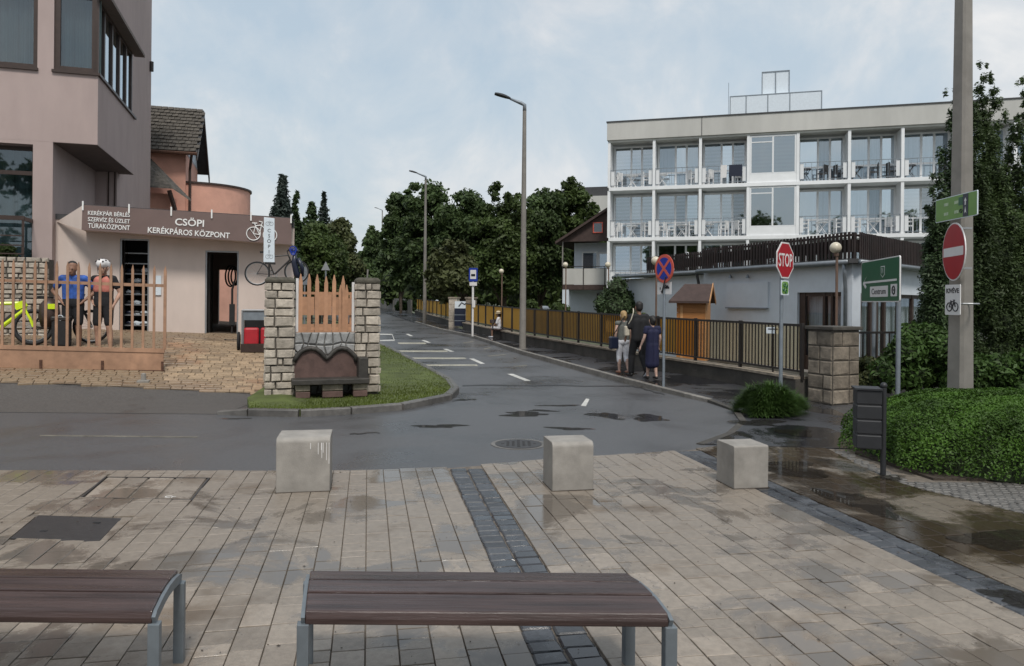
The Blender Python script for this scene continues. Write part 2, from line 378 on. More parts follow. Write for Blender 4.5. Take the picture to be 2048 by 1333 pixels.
M('curtain', (0.62, 0.66, 0.68), 0.9, 0.25, 1.0, stretch=(14, 14, 0.2))
M('curtain_green', (0.34, 0.44, 0.44), 0.9, 0.45, 1.0, stretch=(12, 12, 0.15))
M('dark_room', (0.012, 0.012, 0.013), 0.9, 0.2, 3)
M('room_wall', (0.10, 0.085, 0.075), 0.9, 0.2, 3)
M('red_bag', (0.42, 0.018, 0.028), 0.5, 0.15, 6)
M('paint_red', (0.38, 0.010, 0.020), 0.35, 0.05, 6)
M('paint_white', (0.72, 0.70, 0.69), 0.4, 0.05, 6)
M('paint_blue', (0.012, 0.04, 0.32), 0.35, 0.08, 6)
M('paint_orange_red', (0.58, 0.105, 0.07), 0.4, 0.1, 6)
M('paint_green', (0.010, 0.105, 0.045), 0.35, 0.08, 4)
M('paint_lime', (0.155, 0.30, 0.065), 0.4, 0.1, 6)
M('paint_yellow', (0.62, 0.78, 0.02), 0.3, 0.06, 6)
M('paint_navy', (0.012, 0.016, 0.035), 0.35, 0.1, 6)
M('rubber', (0.016, 0.016, 0.017), 0.75, 0.2, 20)
M('plastic_white', (0.78, 0.78, 0.78), 0.4, 0.04, 5)
M('plastic_dark', (0.05, 0.05, 0.052), 0.5, 0.1, 5)
M('globe', (0.62, 0.56, 0.44), 0.3, 0.08, 6)
M('lamp_post_brown', (0.155, 0.098, 0.072), 0.6, 0.15, 6)
M('bark', (0.060, 0.046, 0.034), 0.95, 0.35, 6, bump=0.02, bscale=12)
M('leaf_print', (0.42, 0.52, 0.34), 0.5, 0.3, 30)
leafmat('leaf_dark', (0.064, 0.098, 0.034), 0.45, 0.3, 0.5)
leafmat('leaf_mid', (0.066, 0.098, 0.028), 0.45, 0.3, 0.6)
leafmat('leaf_olive', (0.085, 0.098, 0.038), 0.35, 0.25, 0.7)
leafmat('leaf_conifer', (0.050, 0.082, 0.032), 0.35, 0.1, 1.0)
leafmat('leaf_bluespruce', (0.045, 0.062, 0.052), 0.3, 0.1, 1.0)
leafmat('leaf_hedge', (0.055, 0.115, 0.014), 0.5, 0.22, 2.2)
leafmat('leaf_laurel', (0.052, 0.098, 0.022), 0.4, 0.25, 2.5)
leafmat('leaf_bush', (0.075, 0.105, 0.022), 0.35, 0.25, 2.0)
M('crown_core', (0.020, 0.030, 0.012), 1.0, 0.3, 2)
glassmat('glass', (0.72, 0.76, 0.80), 0.16, vary=0.5)
glassmat('glass_dark', (0.50, 0.54, 0.56), 0.10)
glassmat('glass_clear', (0.80, 0.82, 0.84), 0.03)
glassmat('glass_mirror', (0.30, 0.36, 0.34), 0.36)
def blinds_mat():
    m = bpy.data.materials.new('zebra_blind'); m.use_nodes = True; MAT['zebra_blind'] = m
    t = m.node_tree; b = t.nodes['Principled BSDF']; L = t.links.new
    g = t.nodes.new('ShaderNodeNewGeometry'); s = t.nodes.new('ShaderNodeSeparateXYZ'); L(g.outputs['Position'], s.inputs[0])
    oi = t.nodes.new('ShaderNodeObjectInfo')
    a = t.nodes.new('ShaderNodeMath'); a.operation = 'MULTIPLY_ADD'; a.inputs[1].default_value = 30.0; L(s.outputs['Z'], a.inputs[0]); 
    k = t.nodes.new('ShaderNodeMath'); k.operation = 'MULTIPLY'; k.inputs[1].default_value = 6.0; L(oi.outputs['Random'], k.inputs[0]); L(k.outputs[0], a.inputs[2])
    sn = t.nodes.new('ShaderNodeMath'); sn.operation = 'SINE'; L(a.outputs[0], sn.inputs[0])
    mr = t.nodes.new('ShaderNodeMapRange'); mr.inputs['From Min'].default_value = -0.3; mr.inputs['From Max'].default_value = 0.3
    L(sn.outputs[0], mr.inputs[0])
    mx = t.nodes.new('ShaderNodeMix'); mx.data_type = 'RGBA'; mx.inputs[6].default_value = (0.045, 0.055, 0.065, 1); mx.inputs[7].default_value = (0.38, 0.42, 0.46, 1)
    L(mr.outputs[0], mx.inputs[0]); L(mx.outputs[2], b.inputs['Base Color']); b.inputs['Roughness'].default_value = 0.8
blinds_mat()
def amber_mat(name='amber_sheet', tint=(1.0, 0.74, 0.36, 1), opaque=0.5, c0=(0.50, 0.29, 0.07, 1), c1=(0.72, 0.47, 0.13, 1)):
    m = bpy.data.materials.new(name); m.use_nodes = True; MAT[name] = m
    t = m.node_tree; t.nodes.clear(); L = t.links.new
    o = t.nodes.new('ShaderNodeOutputMaterial'); a = t.nodes.new('ShaderNodeMixShader'); b = t.nodes.new('ShaderNodeMixShader')
    tr = t.nodes.new('ShaderNodeBsdfTransparent'); tr.inputs[0].default_value = tint
    df = t.nodes.new('ShaderNodeBsdfDiffuse'); tl = t.nodes.new('ShaderNodeBsdfTranslucent')
    n = t.nodes.new('ShaderNodeTexNoise'); n.inputs['Scale'].default_value = 1.2; g = t.nodes.new('ShaderNodeNewGeometry'); L(g.outputs['Position'], n.inputs['Vector'])
    r = t.nodes.new('ShaderNodeValToRGB'); r.color_ramp.elements[0].color = c0; r.color_ramp.elements[1].color = c1
    L(n.outputs[0], r.inputs[0]); L(r.outputs[0], df.inputs[0]); L(r.outputs[0], tl.inputs[0])
    a.inputs[0].default_value = 0.45; L(df.outputs[0], a.inputs[1]); L(tl.outputs[0], a.inputs[2])
    b.inputs[0].default_value = opaque; L(tr.outputs[0], b.inputs[1]); L(a.outputs[0], b.inputs[2]); L(b.outputs[0], o.inputs[0])
amber_mat()
amber_mat('amber_clear', (1.0, 0.93, 0.78, 1), 0.16, (0.62, 0.52, 0.36, 1), (0.75, 0.66, 0.50, 1))
amber_mat('amber_far', (1.0, 0.74, 0.36, 1), 0.82, (0.66, 0.43, 0.12, 1), (0.85, 0.62, 0.23, 1))

# ------------------------------------------------------------------ ground, road, pavements
def sheet(name, poly, mat, z=None, thick=0.3, kind='structure', parent=None):
    """solid slab whose top is the polygon (points keep their own heights)"""
    p = [Vector(q) for q in poly]
    if z is not None: p = [Vector((q.x, q.y, z)) for q in p]
    o = MB().extr(p, (0, 0, -thick)).build(name, mat, parent)
    if not parent: tag(o, kind=kind)
    return o
def strip(name, left, right, mat, thick=0.5, kind='structure'):
    m = MB(); n = len(left); v = [Vector(a) for pr in zip(left, right) for a in pr]; dn = Vector((0, 0, -thick))
    v += [q + dn for q in v]; k = 2 * n; f = []
    for i in range(n - 1):
        a, b, c, d = 2 * i, 2 * i + 1, 2 * i + 3, 2 * i + 2
        f += [(a, b, c, d), (a + k, d + k, c + k, b + k), (a, d, d + k, a + k), (b, b + k, c + k, c)]
    f += [(0, k, k + 1, 1), (2 * n - 2, 2 * n - 1, k + 2 * n - 1, k + 2 * n - 2)]
    o = m.add(v, f).build(name, mat); tag(o, kind=kind); return o
tag(MB().b2((-700, -30, -0.6), (700, 1500, -0.09)).build('ground', 'earth'), kind='structure')
tag(MB().b2((-60, 5.5, -0.3), (45, 16.0, 0.0)).build('road', 'asphalt'), kind='structure')
kerb_pix = [(1240, 762), (1043, 709), (948, 677), (877, 661.5), (831, 647), (761, 624)]
kr = [Vector((2.45, 15.95, 0))] + [G(*p) for p in kerb_pix[1:]] + [Vector((-21.0, 95, H(95))), Vector((-27, 115, H(95)))]
lk = [Vector((-1.5, 15.95, 0)), Vector((-3.75, 23.3, H(23.3))), Vector((-5.7, 31, H(31))), Vector((-7.6, 37, H(37))), Vector((-10.2, 45.3, H(45.3))),
      Vector((-17.2, 70, H(70))), Vector((-26, 95, H(95))), Vector((-32, 115, H(95)))]
strip('street', lk, kr, 'asphalt', 1.4)
def line_pts(a, b, n): return [a.lerp(b, i / n) for i in range(n + 1)]
# right-hand pavement: kerb line, back edge
kcorner = [G(1400, 890, slope=False), G(1460, 868), G(1487, 845), G(1470, 822), G(1420, 805), G(1330, 785)]
kz = [0.012, 0.012, 0.015, 0.03, 0.05, 0.08]
pave_k = [Vector((p.x, p.y, z)) for p, z in zip(kcorner, kz)] + [p + Vector((0.02, 0, 0.11)) for p in kr[:7]]
pave_b = [Vector((4.2, 8.9, 0.012)), Vector((4.7, 9.9, 0.012)), Vector((5.2, 11.2, 0.015)), Vector((5.35, 12.7, 0.03)), Vector((5.05, 13.6, 0.06)), Vector((4.75, 14.9, 0.1))]
wall_line = [Vector((5.3, 13.0, 0)), Vector((4.68, 15.14, 0)), Vector((3.54, 17.94, 0)), Vector((0.39, 26.7, 0)), Vector((-2.1, 35.0, 0)), Vector((-7.65, 59.3, 0)), Vector((-10.0, 70, 0)), Vector((-18.3, 95, 0))]
pave_b += [Vector((4.45, 15.95, 0.12))] + [Vector((p.x, p.y, H(p.y) + 0.11)) for p in (Vector((1.75, 23.2, 0)), Vector((-0.9, 31.1, 0)), Vector((-2.55, 37, 0)), Vector((-4.3, 45.3, 0)), Vector((-10.0, 70, 0)), Vector((-18.3, 95, 0)))]
strip('pavement', pave_k, pave_b, 'asphalt_path', 1.4)
# kerb stones of that pavement
kerb = tag(bpy.data.objects.new('kerb', None), kind='structure'); COL.objects.link(kerb)
def kerb_run(parent, pts, w=0.13, L=1.0, up=0.012, mat='kerb', down=0.25, maxn=60):
    pts = [Vector(p) for p in pts]; acc = []; 
    for a, b in zip(pts, pts[1:]):
        n = max(1, round((b - a).length / L)); acc += [(a.lerp(b, i / n), a.lerp(b, (i + 1) / n)) for i in range(n)]
    for a, b in acc[:maxn]:
        d = (b - a); u = d.normalized(); a2, b2 = a + u * 0.006, b - u * 0.006
        s = Vector((-u.y, u.x, 0)).normalized() * w / 2; z = Vector((0, 0, up + random.uniform(-.003, .003)))
        ch = s * 0.8
        m = MB(); 
        for p, q in ((a2, b2),):
            m.add([p - s - Vector((0, 0, down)), p + s - Vector((0, 0, down)), q + s - Vector((0, 0, down)), q - s - Vector((0, 0, down)),
                   p - s + z * 0.2, p + s + z * 0.2, q + s + z * 0.2, q - s + z * 0.2, p - ch + z, p + ch + z, q + ch + z, q - ch + z],
                  [(0, 3, 2, 1), (0, 1, 5, 4), (1, 2, 6, 5), (2, 3, 7, 6), (3, 0, 4, 7), (4, 5, 9, 8), (5, 6, 10, 9), (6, 7, 11, 10), (7, 4, 8, 11), (8, 9, 10, 11)])
        m.build('kerb_stone', mat, parent)
kerb_run(kerb, pave_k[:5], up=0.004, L=0.9, w=.10, mat='concrete_old', down=.2)
kerb_run(kerb, pave_k[4:11], up=0.014, L=0.9, mat='kerb', w=.11)

# lawn with kerb, left of the street
lawn_front = [G(757, 690), G(800, 712), G(850, 740), G(895, 765, slope=False), G(910, 785, slope=False), G(895, 800, slope=False), G(800, 820, slope=False), G(700, 828, slope=False), G(600, 833, slope=False), G(500, 831, slope=False)]
lawn_front = [Vector((p.x, p.y, H(p.y) + 0.085)) for p in lawn_front]
lawn_edge = [Vector((-8.3, 40, H(40) + 0.12)), Vector((-6.2, 33, H(33) + 0.12))] + lawn_front
kerb_lawn = tag(bpy.data.objects.new('lawn_kerb', None), kind='structure'); COL.objects.link(kerb_lawn)
kerb_run(kerb_lawn, lawn_edge + [G(440, 828, slope=False) + Vector((0, 0, 0.03))], up=0.02, mat='kerb_dark', L=0.8, w=0.16)
lawn_poly = lawn_edge + [Vector((-4.35, 12.2, 0.12)), Vector((-4.45, 13.6, 0.2)), Vector((-6.0, 17.5, 0.45)), Vector((-9.5, 40, 0.6))]
lawn = sheet('lawn', lawn_poly, 'grass_base', thick=0.7)
# grass blades on the visible lawn
def grass_patch():
    from mathutils.geometry import tessellate_polygon
    poly = [(p.x, p.y) for p in lawn_edge[1:]] + [(-4.3, 12.1), (-4.4, 13.6), (-5.5, 20)]
    P = np.array(poly); n = 42000
    pts = np.column_stack([RNG.uniform(-6, -1, n), 11.0 + 14.0 * RNG.random(n) ** 1.8])
    ins = np.zeros(len(pts), bool); j = len(P) - 1
    for i in range(len(P)):
        c = ((P[i, 1] > pts[:, 1]) != (P[j, 1] > pts[:, 1])) & (pts[:, 0] < (P[j, 0] - P[i, 0]) * (pts[:, 1] - P[i, 1]) / (P[j, 1] - P[i, 1] + 1e-12) + P[i, 0])
        ins ^= c; j = i
    pts = pts[ins]; k = len(pts)
    base = np.column_stack([pts, 0.078 + 0.012 * np.maximum(0, pts[:, 1] - 16)])
    a = RNG.uniform(0, 6.28, k); h = RNG.uniform(0.02, 0.055, k); w = 0.006 + 0.00045 * pts[:, 1]
    d = np.column_stack([np.cos(a) * w, np.sin(a) * w, np.zeros(k)])
    tip = base + np.column_stack([RNG.normal(0, .012, k), RNG.normal(0, .012, k), h])
    V = np.stack([base - d, base + d, tip], 1).reshape(-1, 3)
    o = npmesh('grass', V, np.arange(3 * k).reshape(-1, 3), 'grass')
    tag(o, 'short green grass on the corner lawn beside the stone pillars', 'grass', kind='stuff')
grass_patch()

# ------------------------------------------------------------------ plaza with pavers and setts
PA = R(-11); PD1 = Vector((math.sin(PA), math.cos(PA), 0)); PD2 = Vector((math.cos(PA), -math.sin(PA), 0))
edge = [Vector((-40, 7.2, 0)), Vector((-5.09, 7.38, 0)), Vector((-1.62, 7.50, 0)), Vector((-0.63, 7.71, 0)), Vector((0.43, 8.14, 0)), Vector((1.92, 8.66, 0)), Vector((2.5, 8.95, 0)), Vector((4.1, 8.9, 0)), Vector((30, 9.2, 0))]
def edge_y(x):
    for a, b in zip(edge, edge[1:]):
        if a.x <= x <= b.x: return a.y + (b.y - a.y) * (x - a.x) / (b.x - a.x)
plaza = sheet('plaza', [Vector((-40, -6, 0)), Vector((30, -6, 0))] + edge[::-1], 'joint', z=0.006, thick=0.2)
S1o = Vector((-0.463, 7.67, 0)); S1d = (Vector((0.30, 3.555, 0)) - S1o).normalized(); S1w = 0.345
S2o = Vector((2.07, 8.66, 0)); S2d = (Vector((2.99, 4.3, 0)) - S2o).normalized(); S2w = 0.31
def side(o, d, p):                                  # signed distance to a sett strip's centre line, right positive
    v = p - o; return -(v.x * d.y - v.y * d.x) * -1
def clip(poly, o, n):                               # keep the part with (p-o).n >= 0
    out = []
    for i, p in enumerate(poly):
        q = poly[(i + 1) % len(poly)]; a = (p - o).dot(n); b = (q - o).dot(n)
        if a >= 0: out.append(p)
        if (a >= 0) != (b >= 0): out.append(p.lerp(q, a / (a - b)))
    return out
def nrm(d): return Vector((-d.y, d.x, 0))            # for strips running towards the camera this points right
def slab_piece(m, poly, z0, z1, ch=0.006):
    c = sum(poly, Vector()) / len(poly); n = len(poly)
    tilt = Vector((random.uniform(-.008, .008), random.uniform(-.008, .008), 0))
    top = [Vector((p.x, p.y, z1 + (p - c).dot(tilt))) for p in poly]
    ins = [p + (Vector((c.x, c.y, p.z)) - p).normalized() * ch for p in top]
    v = [Vector((p.x, p.y, z0)) for p in poly] + [p - Vector((0, 0, ch * 0.7)) for p in top] + ins
    f = [tuple(2 * n + i for i in range(n))]
    for i in range(n):
        j = (i + 1) % n; f += [(i, j, n + j, n + i), (n + i, n + j, 2 * n + j, 2 * n + i)]
    m.add(v, f)
def near_view(p): return 2.6 < p.y < 9.2 and abs(p.x) < 0.72 * p.y + 0.4
bed_edge = [Vector((3.80, 8.9, 0)), Vector((3.76, 8.19, 0)), Vector((3.74, 7.39, 0)), Vector((3.87, 6.91, 0)), Vector((4.55, 5.6, 0)), Vector((6.5, 3.2, 0))]
def bed_x(y):
    for a, b in zip(bed_edge, bed_edge[1:]):
        if b.y <= y <= a.y: return a.x + (b.x - a.x) * (y - a.y) / (b.y - a.y)
    return 99 if y < 3.2 else 3.8
manh = [G(160, 1000, slope=False), G(210, 958, slope=False), G(420, 960, slope=False), G(385, 1005, slope=False)]
plate = [G(18, 1082, slope=False), G(75, 1035, slope=False), G(245, 1040, slope=False), G(200, 1088, slope=False)]
def inside(poly, p):
    s = 0
    for i, a in enumerate(poly):
        b = poly[(i + 1) % len(poly)]; c = (b - a).cross(p - a).z; s += 1 if c > 0 else -1
    return abs(s) == len(poly)
def cut_hole(pl, hole):                              # largest piece of the paver left outside a convex hole
    hc = sum(hole, Vector()) / len(hole); best = []; keep = pl
    if not pl: return pl
    if min((p - hc).length for p in pl) > 1.2: return pl
    outs = []; rem = pl
    for i, a in enumerate(hole):
        b = hole[(i + 1) % len(hole)]; n = nrm(b - a); n = n if (hc - a).dot(n) < 0 else -n
        o = clip(rem, a, n) if len(rem) >= 3 else []
        if len(o) >= 3: outs.append(o)
        rem = clip(rem, a, -n) if len(rem) >= 3 else []
    if len(rem) < 3: return pl
    ar = lambda q: abs(sum(q[i].x * q[(i + 1) % len(q)].y - q[(i + 1) % len(q)].x * q[i].y for i in range(len(q))))
    return max(outs, key=ar) if outs else []
pieces = []
n1 = nrm(S1d); n2 = nrm(S2d)
if n1.x < 0: n1 = -n1
if n2.x < 0: n2 = -n2
random.seed(11)
ci = 0
for col in range(-62, 62):
    zone_w = 0.164
    b = 0.0 + random.uniform(0, 0.25)
    while b < 10.5:
        ln = random.choice((0.12, 0.16, 0.20, 0.20, 0.24, 0.28))
        g = 0.0026
        poly = [PD2 * (col * zone_w + g) + PD1 * (b + g), PD2 * ((col + 1) * zone_w - g) + PD1 * (b + g), PD2 * ((col + 1) * zone_w - g) + PD1 * (b + ln - g), PD2 * (col * zone_w + g) + PD1 * (b + ln - g)]
        b += ln
        c = sum(poly, Vector()) / 4
        if not near_view(c): continue
        d1 = (c - S1o).dot(n1); d2 = (c - S2o).dot(n2)
        parts = [('paver', poly)]
        if d1 < 0: parts = [('paver', clip(poly, S1o - n1 * (S1w / 2 + .004), -n1))]
        elif d2 < 0: parts = [('paver', clip(clip(poly, S1o + n1 * (S1w / 2 + .004), n1), S2o - n2 * (S2w / 2 + .004), -n2))]
        else: parts = [('paver_wet', clip(poly, S2o + n2 * (S2w / 2 + .004), n2))]
        for mt, pl in parts:
            if len(pl) < 3: continue
            c2 = sum(pl, Vector()) / len(pl); ey = edge_y(c2.x)
            ea = Vector((c2.x - .05, edge_y(c2.x - .05), 0)); eb = Vector((c2.x + .05, edge_y(c2.x + .05), 0)); en = nrm(eb - ea).normalized()
            pl = clip(pl, ea, -en if en.y > 0 else en)
            if len(pl) < 3: continue
            if max(p.x - bed_x(p.y) for p in pl) > 0.0:
                if min(p.x - bed_x(p.y) for p in pl) > 0: continue
                c3 = sum(pl, Vector()) / len(pl)
                xa, xb = Vector((bed_x(c3.y - .05), c3.y - .05, 0)), Vector((bed_x(c3.y + .05), c3.y + .05, 0))
                en = nrm(xb - xa).normalized(); en = en if en.x < 0 else -en; pl = clip(pl, xa, en)
                if len(pl) < 3: continue
            for hole in (manh, plate):
                pl = cut_hole(pl, hole)
            if len(pl) < 3: continue
            c2 = sum(pl, Vector()) / len(pl)
            area = abs(sum(pl[i].x * pl[(i + 1) % len(pl)].y - pl[(i + 1) % len(pl)].x * pl[i].y for i in range(len(pl)))) / 2
            if area < 0.0015: continue
            pieces.append((area / c2.y ** 3, mt, pl))
pieces.sort(key=lambda t: -t[0])
rest = {'paver': MB(), 'paver_wet': MB()}
for k, (s, mt, pl) in enumerate(pieces):
    if k < 300:
        m = MB(); slab_piece(m, pl, 0.0, 0.021 + random.uniform(-.0022, .0022), .004); m.build('paver', mt, plaza)
    else: slab_piece(rest[mt], pl, 0.0, 0.021 + random.uniform(-.0022, .0022), .004)
for mt, m in rest.items():
    if m.v: tag(m.build('paver_field', mt, plaza), kind='stuff')
def sett_strip(o, d, w, length, sn):
    n = nrm(d); n = n if n.x > 0 else -n; nn = 0
    for row in (-1, 1):
        t = random.uniform(0, 0.05)
        while t < length:
            ln = random.uniform(0.115, 0.15)
            c = o + d * (t + ln / 2) + n * (row * w * 0.25 + random.uniform(-.004, .004)); hw = w * 0.235; hl = ln * 0.47
            pl = [c + n * (hw * math.cos(a) * 1.0 + 0) * 1.0 + d * hl * math.sin(a) for a in ()]
            pl = [c - n * hw - d * hl * .9, c - n * hw * .85 - d * hl, c + n * hw * .85 - d * hl, c + n * hw - d * hl * .88, c + n * hw + d * hl * .9, c + n * hw * .86 + d * hl, c - n * hw * .84 + d * hl, c - n * hw + d * hl * .88]
            pl = [p + Vector((random.uniform(-.004, .004), random.uniform(-.004, .004), 0)) for p in pl]
            if near_view(c):
                m = MB(); slab_piece(m, pl, 0.0, 0.020 + random.uniform(-.003, .004), 0.012); m.build('sett', 'sett', plaza)
            t += ln
sett_strip(S1o, S1d, S1w, 5.0, 1); sett_strip(S2o, S2d, S2w, 5.2, 2)
# small setts round the planting bed
m = MB()
for i in range(2600):
    x = random.uniform(3.7, 7.5); y = random.uniform(4.2, 8.9)
    gx = round(x / 0.075) * 0.075; gy = round(y / 0.075) * 0.075
seen = set()
for i in range(60):
    for j in range(70):
        gx = 3.7 + i * 0.078 + (j % 2) * 0.039; gy = 4.0 + j * 0.078
        if not (gx > bed_x(gy) + 0.02 and gx < bed_x(gy) + 1.15 and gy < 8.7): continue
        if gy > 7.25 and gx > bed_x(gy) + 0.16: continue
        c = Vector((gx, gy, 0)); h = 0.034
        pl = [c + Vector((sx * h, sy * h, 0)) + Vector((random.uniform(-.005, .005), random.uniform(-.005, .005), 0)) for sx, sy in ((-1, -1), (1, -1), (1, 1), (-1, 1))]
        slab_piece(m, pl, 0.0, 0.022 + random.uniform(-.004, .004), 0.01)
tag(m.build('sett_border', 'kerb_dark', plaza), kind='stuff')
# inlaid manhole cover filled with pavers, and iron plate
def recessed(poly, gap=0.02):
    c = sum(poly, Vector()) / 4; return [p.lerp(c, gap) for p in poly]
mh = thing('manhole_cover', 'paved-over manhole cover with thin iron rim set flush in the plaza', 'manhole cover', sum(manh, Vector()) / 4)
off = -mh.location
fr = MB()
for i in range(4):
    a, b = manh[i] + off, manh[(i + 1) % 4] + off; cc = Vector()
    fr.extr([a, b, b.lerp(cc, .035), a.lerp(cc, .035)], (0, 0, 0.021))
fr.build('rim', 'iron', mh)
q = recessed([p + off for p in manh], 0.045)
cuts = [0, .2, .42, .68, 1.0]
for i in range(4):
    for jj in range(2):
        g = .012; u0, u1 = cuts[i] + g, cuts[i + 1] - g; v0, v1 = (0.0, .55 - g) if jj == 0 else (.55 + g, 1.0)
        P = lambda u, v: (q[0].lerp(q[3], u)).lerp(q[1].lerp(q[2], u), v)
        m = MB(); slab_piece(m, [P(u0, v0), P(u1, v0), P(u1, v1), P(u0, v1)], 0.0, 0.0175); m.build('paver', 'paver', mh)
text_obj('Cr', 0.085, 'letter_white', mh, (0.30, -0.33, 0.018), (0, 0, 0), 0.0006)
ip = thing('access_plate', 'dark rectangular iron access plate set in the plaza pavers', 'manhole cover', sum(plate, Vector()) / 4)
m = MB(); slab_piece(m, recessed([p - ip.location for p in plate], 0.02), 0.0, 0.018, 0.008); m.build('plate', 'iron', ip)
for sx in (-0.12, 0.15):
    MB().box((sx, sx * 0.8, 0.019), (0.05, 0.02, 0.006)).build('lifting_slot', 'rubber', ip)
# round cover in the road
rc = thing('road_manhole', 'round cast iron manhole cover in the wet road', 'manhole cover', G(1037, 889, slope=False))
MB().lathe([(0.34, -0.02), (0.34, 0.006), (0.30, 0.006), (0.30, 0.003), (0.0, 0.003)][:4], 28).build('rim', 'kerb_dark', rc)
m = MB().lathe([(0.285, -0.02), (0.285, 0.008), (0.27, 0.011), (0.001, 0.011)], 28)
m.build('cover', 'iron', rc)
for i in range(-3, 4):
    for j in range(-3, 4):
        if i * i + j * j < 10: MB().box((i * .065, j * .065, 0.012), (0.035, 0.035, 0.006)).build('stud', 'iron', rc)
# road markings
mk = tag(bpy.data.objects.new('road_markings', None), kind='structure'); COL.objects.link(mk)
def mark(pix, mat='road_paint'):
    p = [G(*q) for q in pix]
    MB().extr([Vector((a.x, a.y, H(a.y) - 0.002)) for a in p], (0, 0, 0.007)).build('painted_line', mat, mk)
for (x0, y0), (x1, y1), w in (((1020, 748.5), (1055, 762), 5), ((943, 718), (965, 728), 4), ((890, 698.5), (904, 703.8), 3.5), ((846, 681), (858, 686), 3), ((814, 668.5), (823, 672.7), 2.5)):
    mark([(x0 - w * 1.2, y0), (x0 + w * 1.2, y0), (x1 + w * 1.2, y1), (x1 - w * 1.2, y1)])
for x0, x1, y, sl in ((795, 850, 687, 0.0), (782, 893, 703, 0.0), (796, 930, 717, 0.0), (816, 953, 731, 0.0)):
    mark([(x0, y - 1.4), (x1, y - 1.2), (x1 + 3, y + 1.4), (x0 + 2, y + 1.4)], 'road_paint_bay')
for x0, x1, y in ((974, 1010, 710), (1026, 1052, 731.5), (925, 945, 684), (966, 980, 696)):
    mark([(x0, y + 2), (x1, y - 1), (x1 + 3, y + .5), (x0 + 3, y + 3.6)], 'road_paint_worn')
for a, b in (((752, 669), (784, 669.5)), ((752, 682), (788, 681)), ((783, 669), (788, 681.5))):
    mark([(a[0], a[1] - 1), (b[0], b[1] - 1), (b[0] + 2, b[1] + .8), (a[0] + 2, a[1] + .8)])
M('tar', (0.022, 0.022, 0.024), .3, .3, 20)
for a, b in (((925, 771), (1262, 772)), ((905, 803), (950, 799)), ((1262, 772), (1330, 790)), ((700, 868), (760, 866))):
    n = 7; pts = [(a[0] + (b[0] - a[0]) * i / n, a[1] + (b[1] - a[1]) * i / n + random.uniform(-1.2, 1.2)) for i in range(n + 1)]
    mark([(x, y - .7) for x, y in pts] + [(x, y + .7 + random.uniform(0, .8)) for x, y in pts[::-1]], 'tar')
mark([(1172, 798), (1179, 799), (1172, 813), (1162, 812)])
mark([(80, 871), (395, 874), (395, 876), (80, 873)], 'road_paint_worn')

# standing water after the rain
mw_ = bpy.data.materials.new('water'); mw_.use_nodes = True; MAT['water'] = mw_
_b = mw_.node_tree.nodes['Principled BSDF']; _b.inputs['Base Color'].default_value = (0.030, 0.026, 0.022, 1); _b.inputs['Roughness'].default_value = 0.015; _b.inputs['Alpha'].default_value = 0.34
random.seed(77)
def puddle(pix, rx, ry, z=0.004, ang=0.0):
    c = G(*pix, slope=False); n = 36; ph = [random.uniform(0, 6.28) for _ in range(5)]; pts = []
    for i in range(n):
        a = 2 * math.pi * i / n; k = 1 + .28 * math.sin(2 * a + ph[0]) + .20 * math.sin(3 * a + ph[1]) + .13 * math.sin(5 * a + ph[2]) + .08 * math.sin(9 * a + ph[3])
        x, y = rx * k * math.cos(a), ry * k * math.sin(a); pts.append((c.x + x * math.cos(ang) - y * math.sin(ang), c.y + x * math.sin(ang) + y * math.cos(ang), z))
    tag(MB().extr(pts, (0, 0, .0012)).build('puddle', 'water'), kind='structure')
for pix, rx, ry in (((1050, 829), .38, .22), ((1085, 822), .2, .1), ((1215, 832), .25, .3), ((1300, 837), .28, .28), ((1120, 812), .3, .1), ((930, 800), .16, .12), ((880, 853), .3, .15), ((470, 838), .25, .05), ((1140, 858), .3, .1)): puddle(pix, rx, ry)
for pix, rx, ry in (((1515, 848), .32, .3), ((1590, 868), .3, .2)): puddle(pix, rx, ry, .019)
for pix, rx, ry in (((1570, 942), .48, .28), ((1720, 1010), .22, .4), ((1990, 1085), .3, .2), ((2030, 1205), .16, .12), ((1780, 960), .16, .1)): puddle(pix, rx, ry, .0245)

# wind-blown leaf bits and crumbs of soil on the paving
random.seed(404); lm = MB()
for i in range(520):
    y = random.uniform(3.0, 8.6); x = random.uniform(-.72, .72) * y
    if y > edge_y(x) - .05 or x > bed_x(y): continue
    a = random.uniform(0, 6.28); s = random.choice((.004, .005, .006, .008, .012)); c = Vector((x, y, .0262)); u = Vector((math.cos(a), math.sin(a), 0)) * s; w = Vector((-math.sin(a), math.cos(a), 0)) * s * random.uniform(.3, .7)
    lm.add([c - u, c - w + Vector((0, 0, .003)), c + u + Vector((0, 0, .002)), c + w], [(0, 1, 2, 3)])
tag(lm.build('leaf_litter', 'soil'), 'small dark leaf bits scattered over the plaza pavers', 'leaf litter', kind='stuff')
# ------------------------------------------------------------------ left side: ramped forecourt
RZ = R(17)
def interp(x, pts):
    if x <= pts[0][0]: return pts[0][1]
    for (a, u), (b, v) in zip(pts, pts[1:]):
        if x <= b: return u + (v - u) * (x - a) / (b - a)
    return pts[-1][1]
def rampz(x, y):
    q = -0.292 * x + 0.956 * y
    z = interp(q, [(12.2, 0.0), (13.6, 0.12), (14.98, 0.37), (15.9, 0.62), (18.7, 0.87), (40, 0.9)]) + 0.045 * (-6.45 - x)
    return max(0.0, z * min(1, max(0, (y - 11.22) / 1.3)))
def on_ramp(px, py):
    lo, hi = 9.0, 22.0
    for _ in range(40):
        mid = (lo + hi) / 2; p = A(px, py, mid)
        if p.z > rampz(p.x, p.y): lo = mid
        else: hi = mid
    p = A(px, py, lo); return Vector((p.x, p.y, rampz(p.x, p.y)))
def to_local(o, p): return Matrix.Rotation(-o.rotation_euler.z, 3, 'Z') @ (Vector(p) - Vector(o.location))
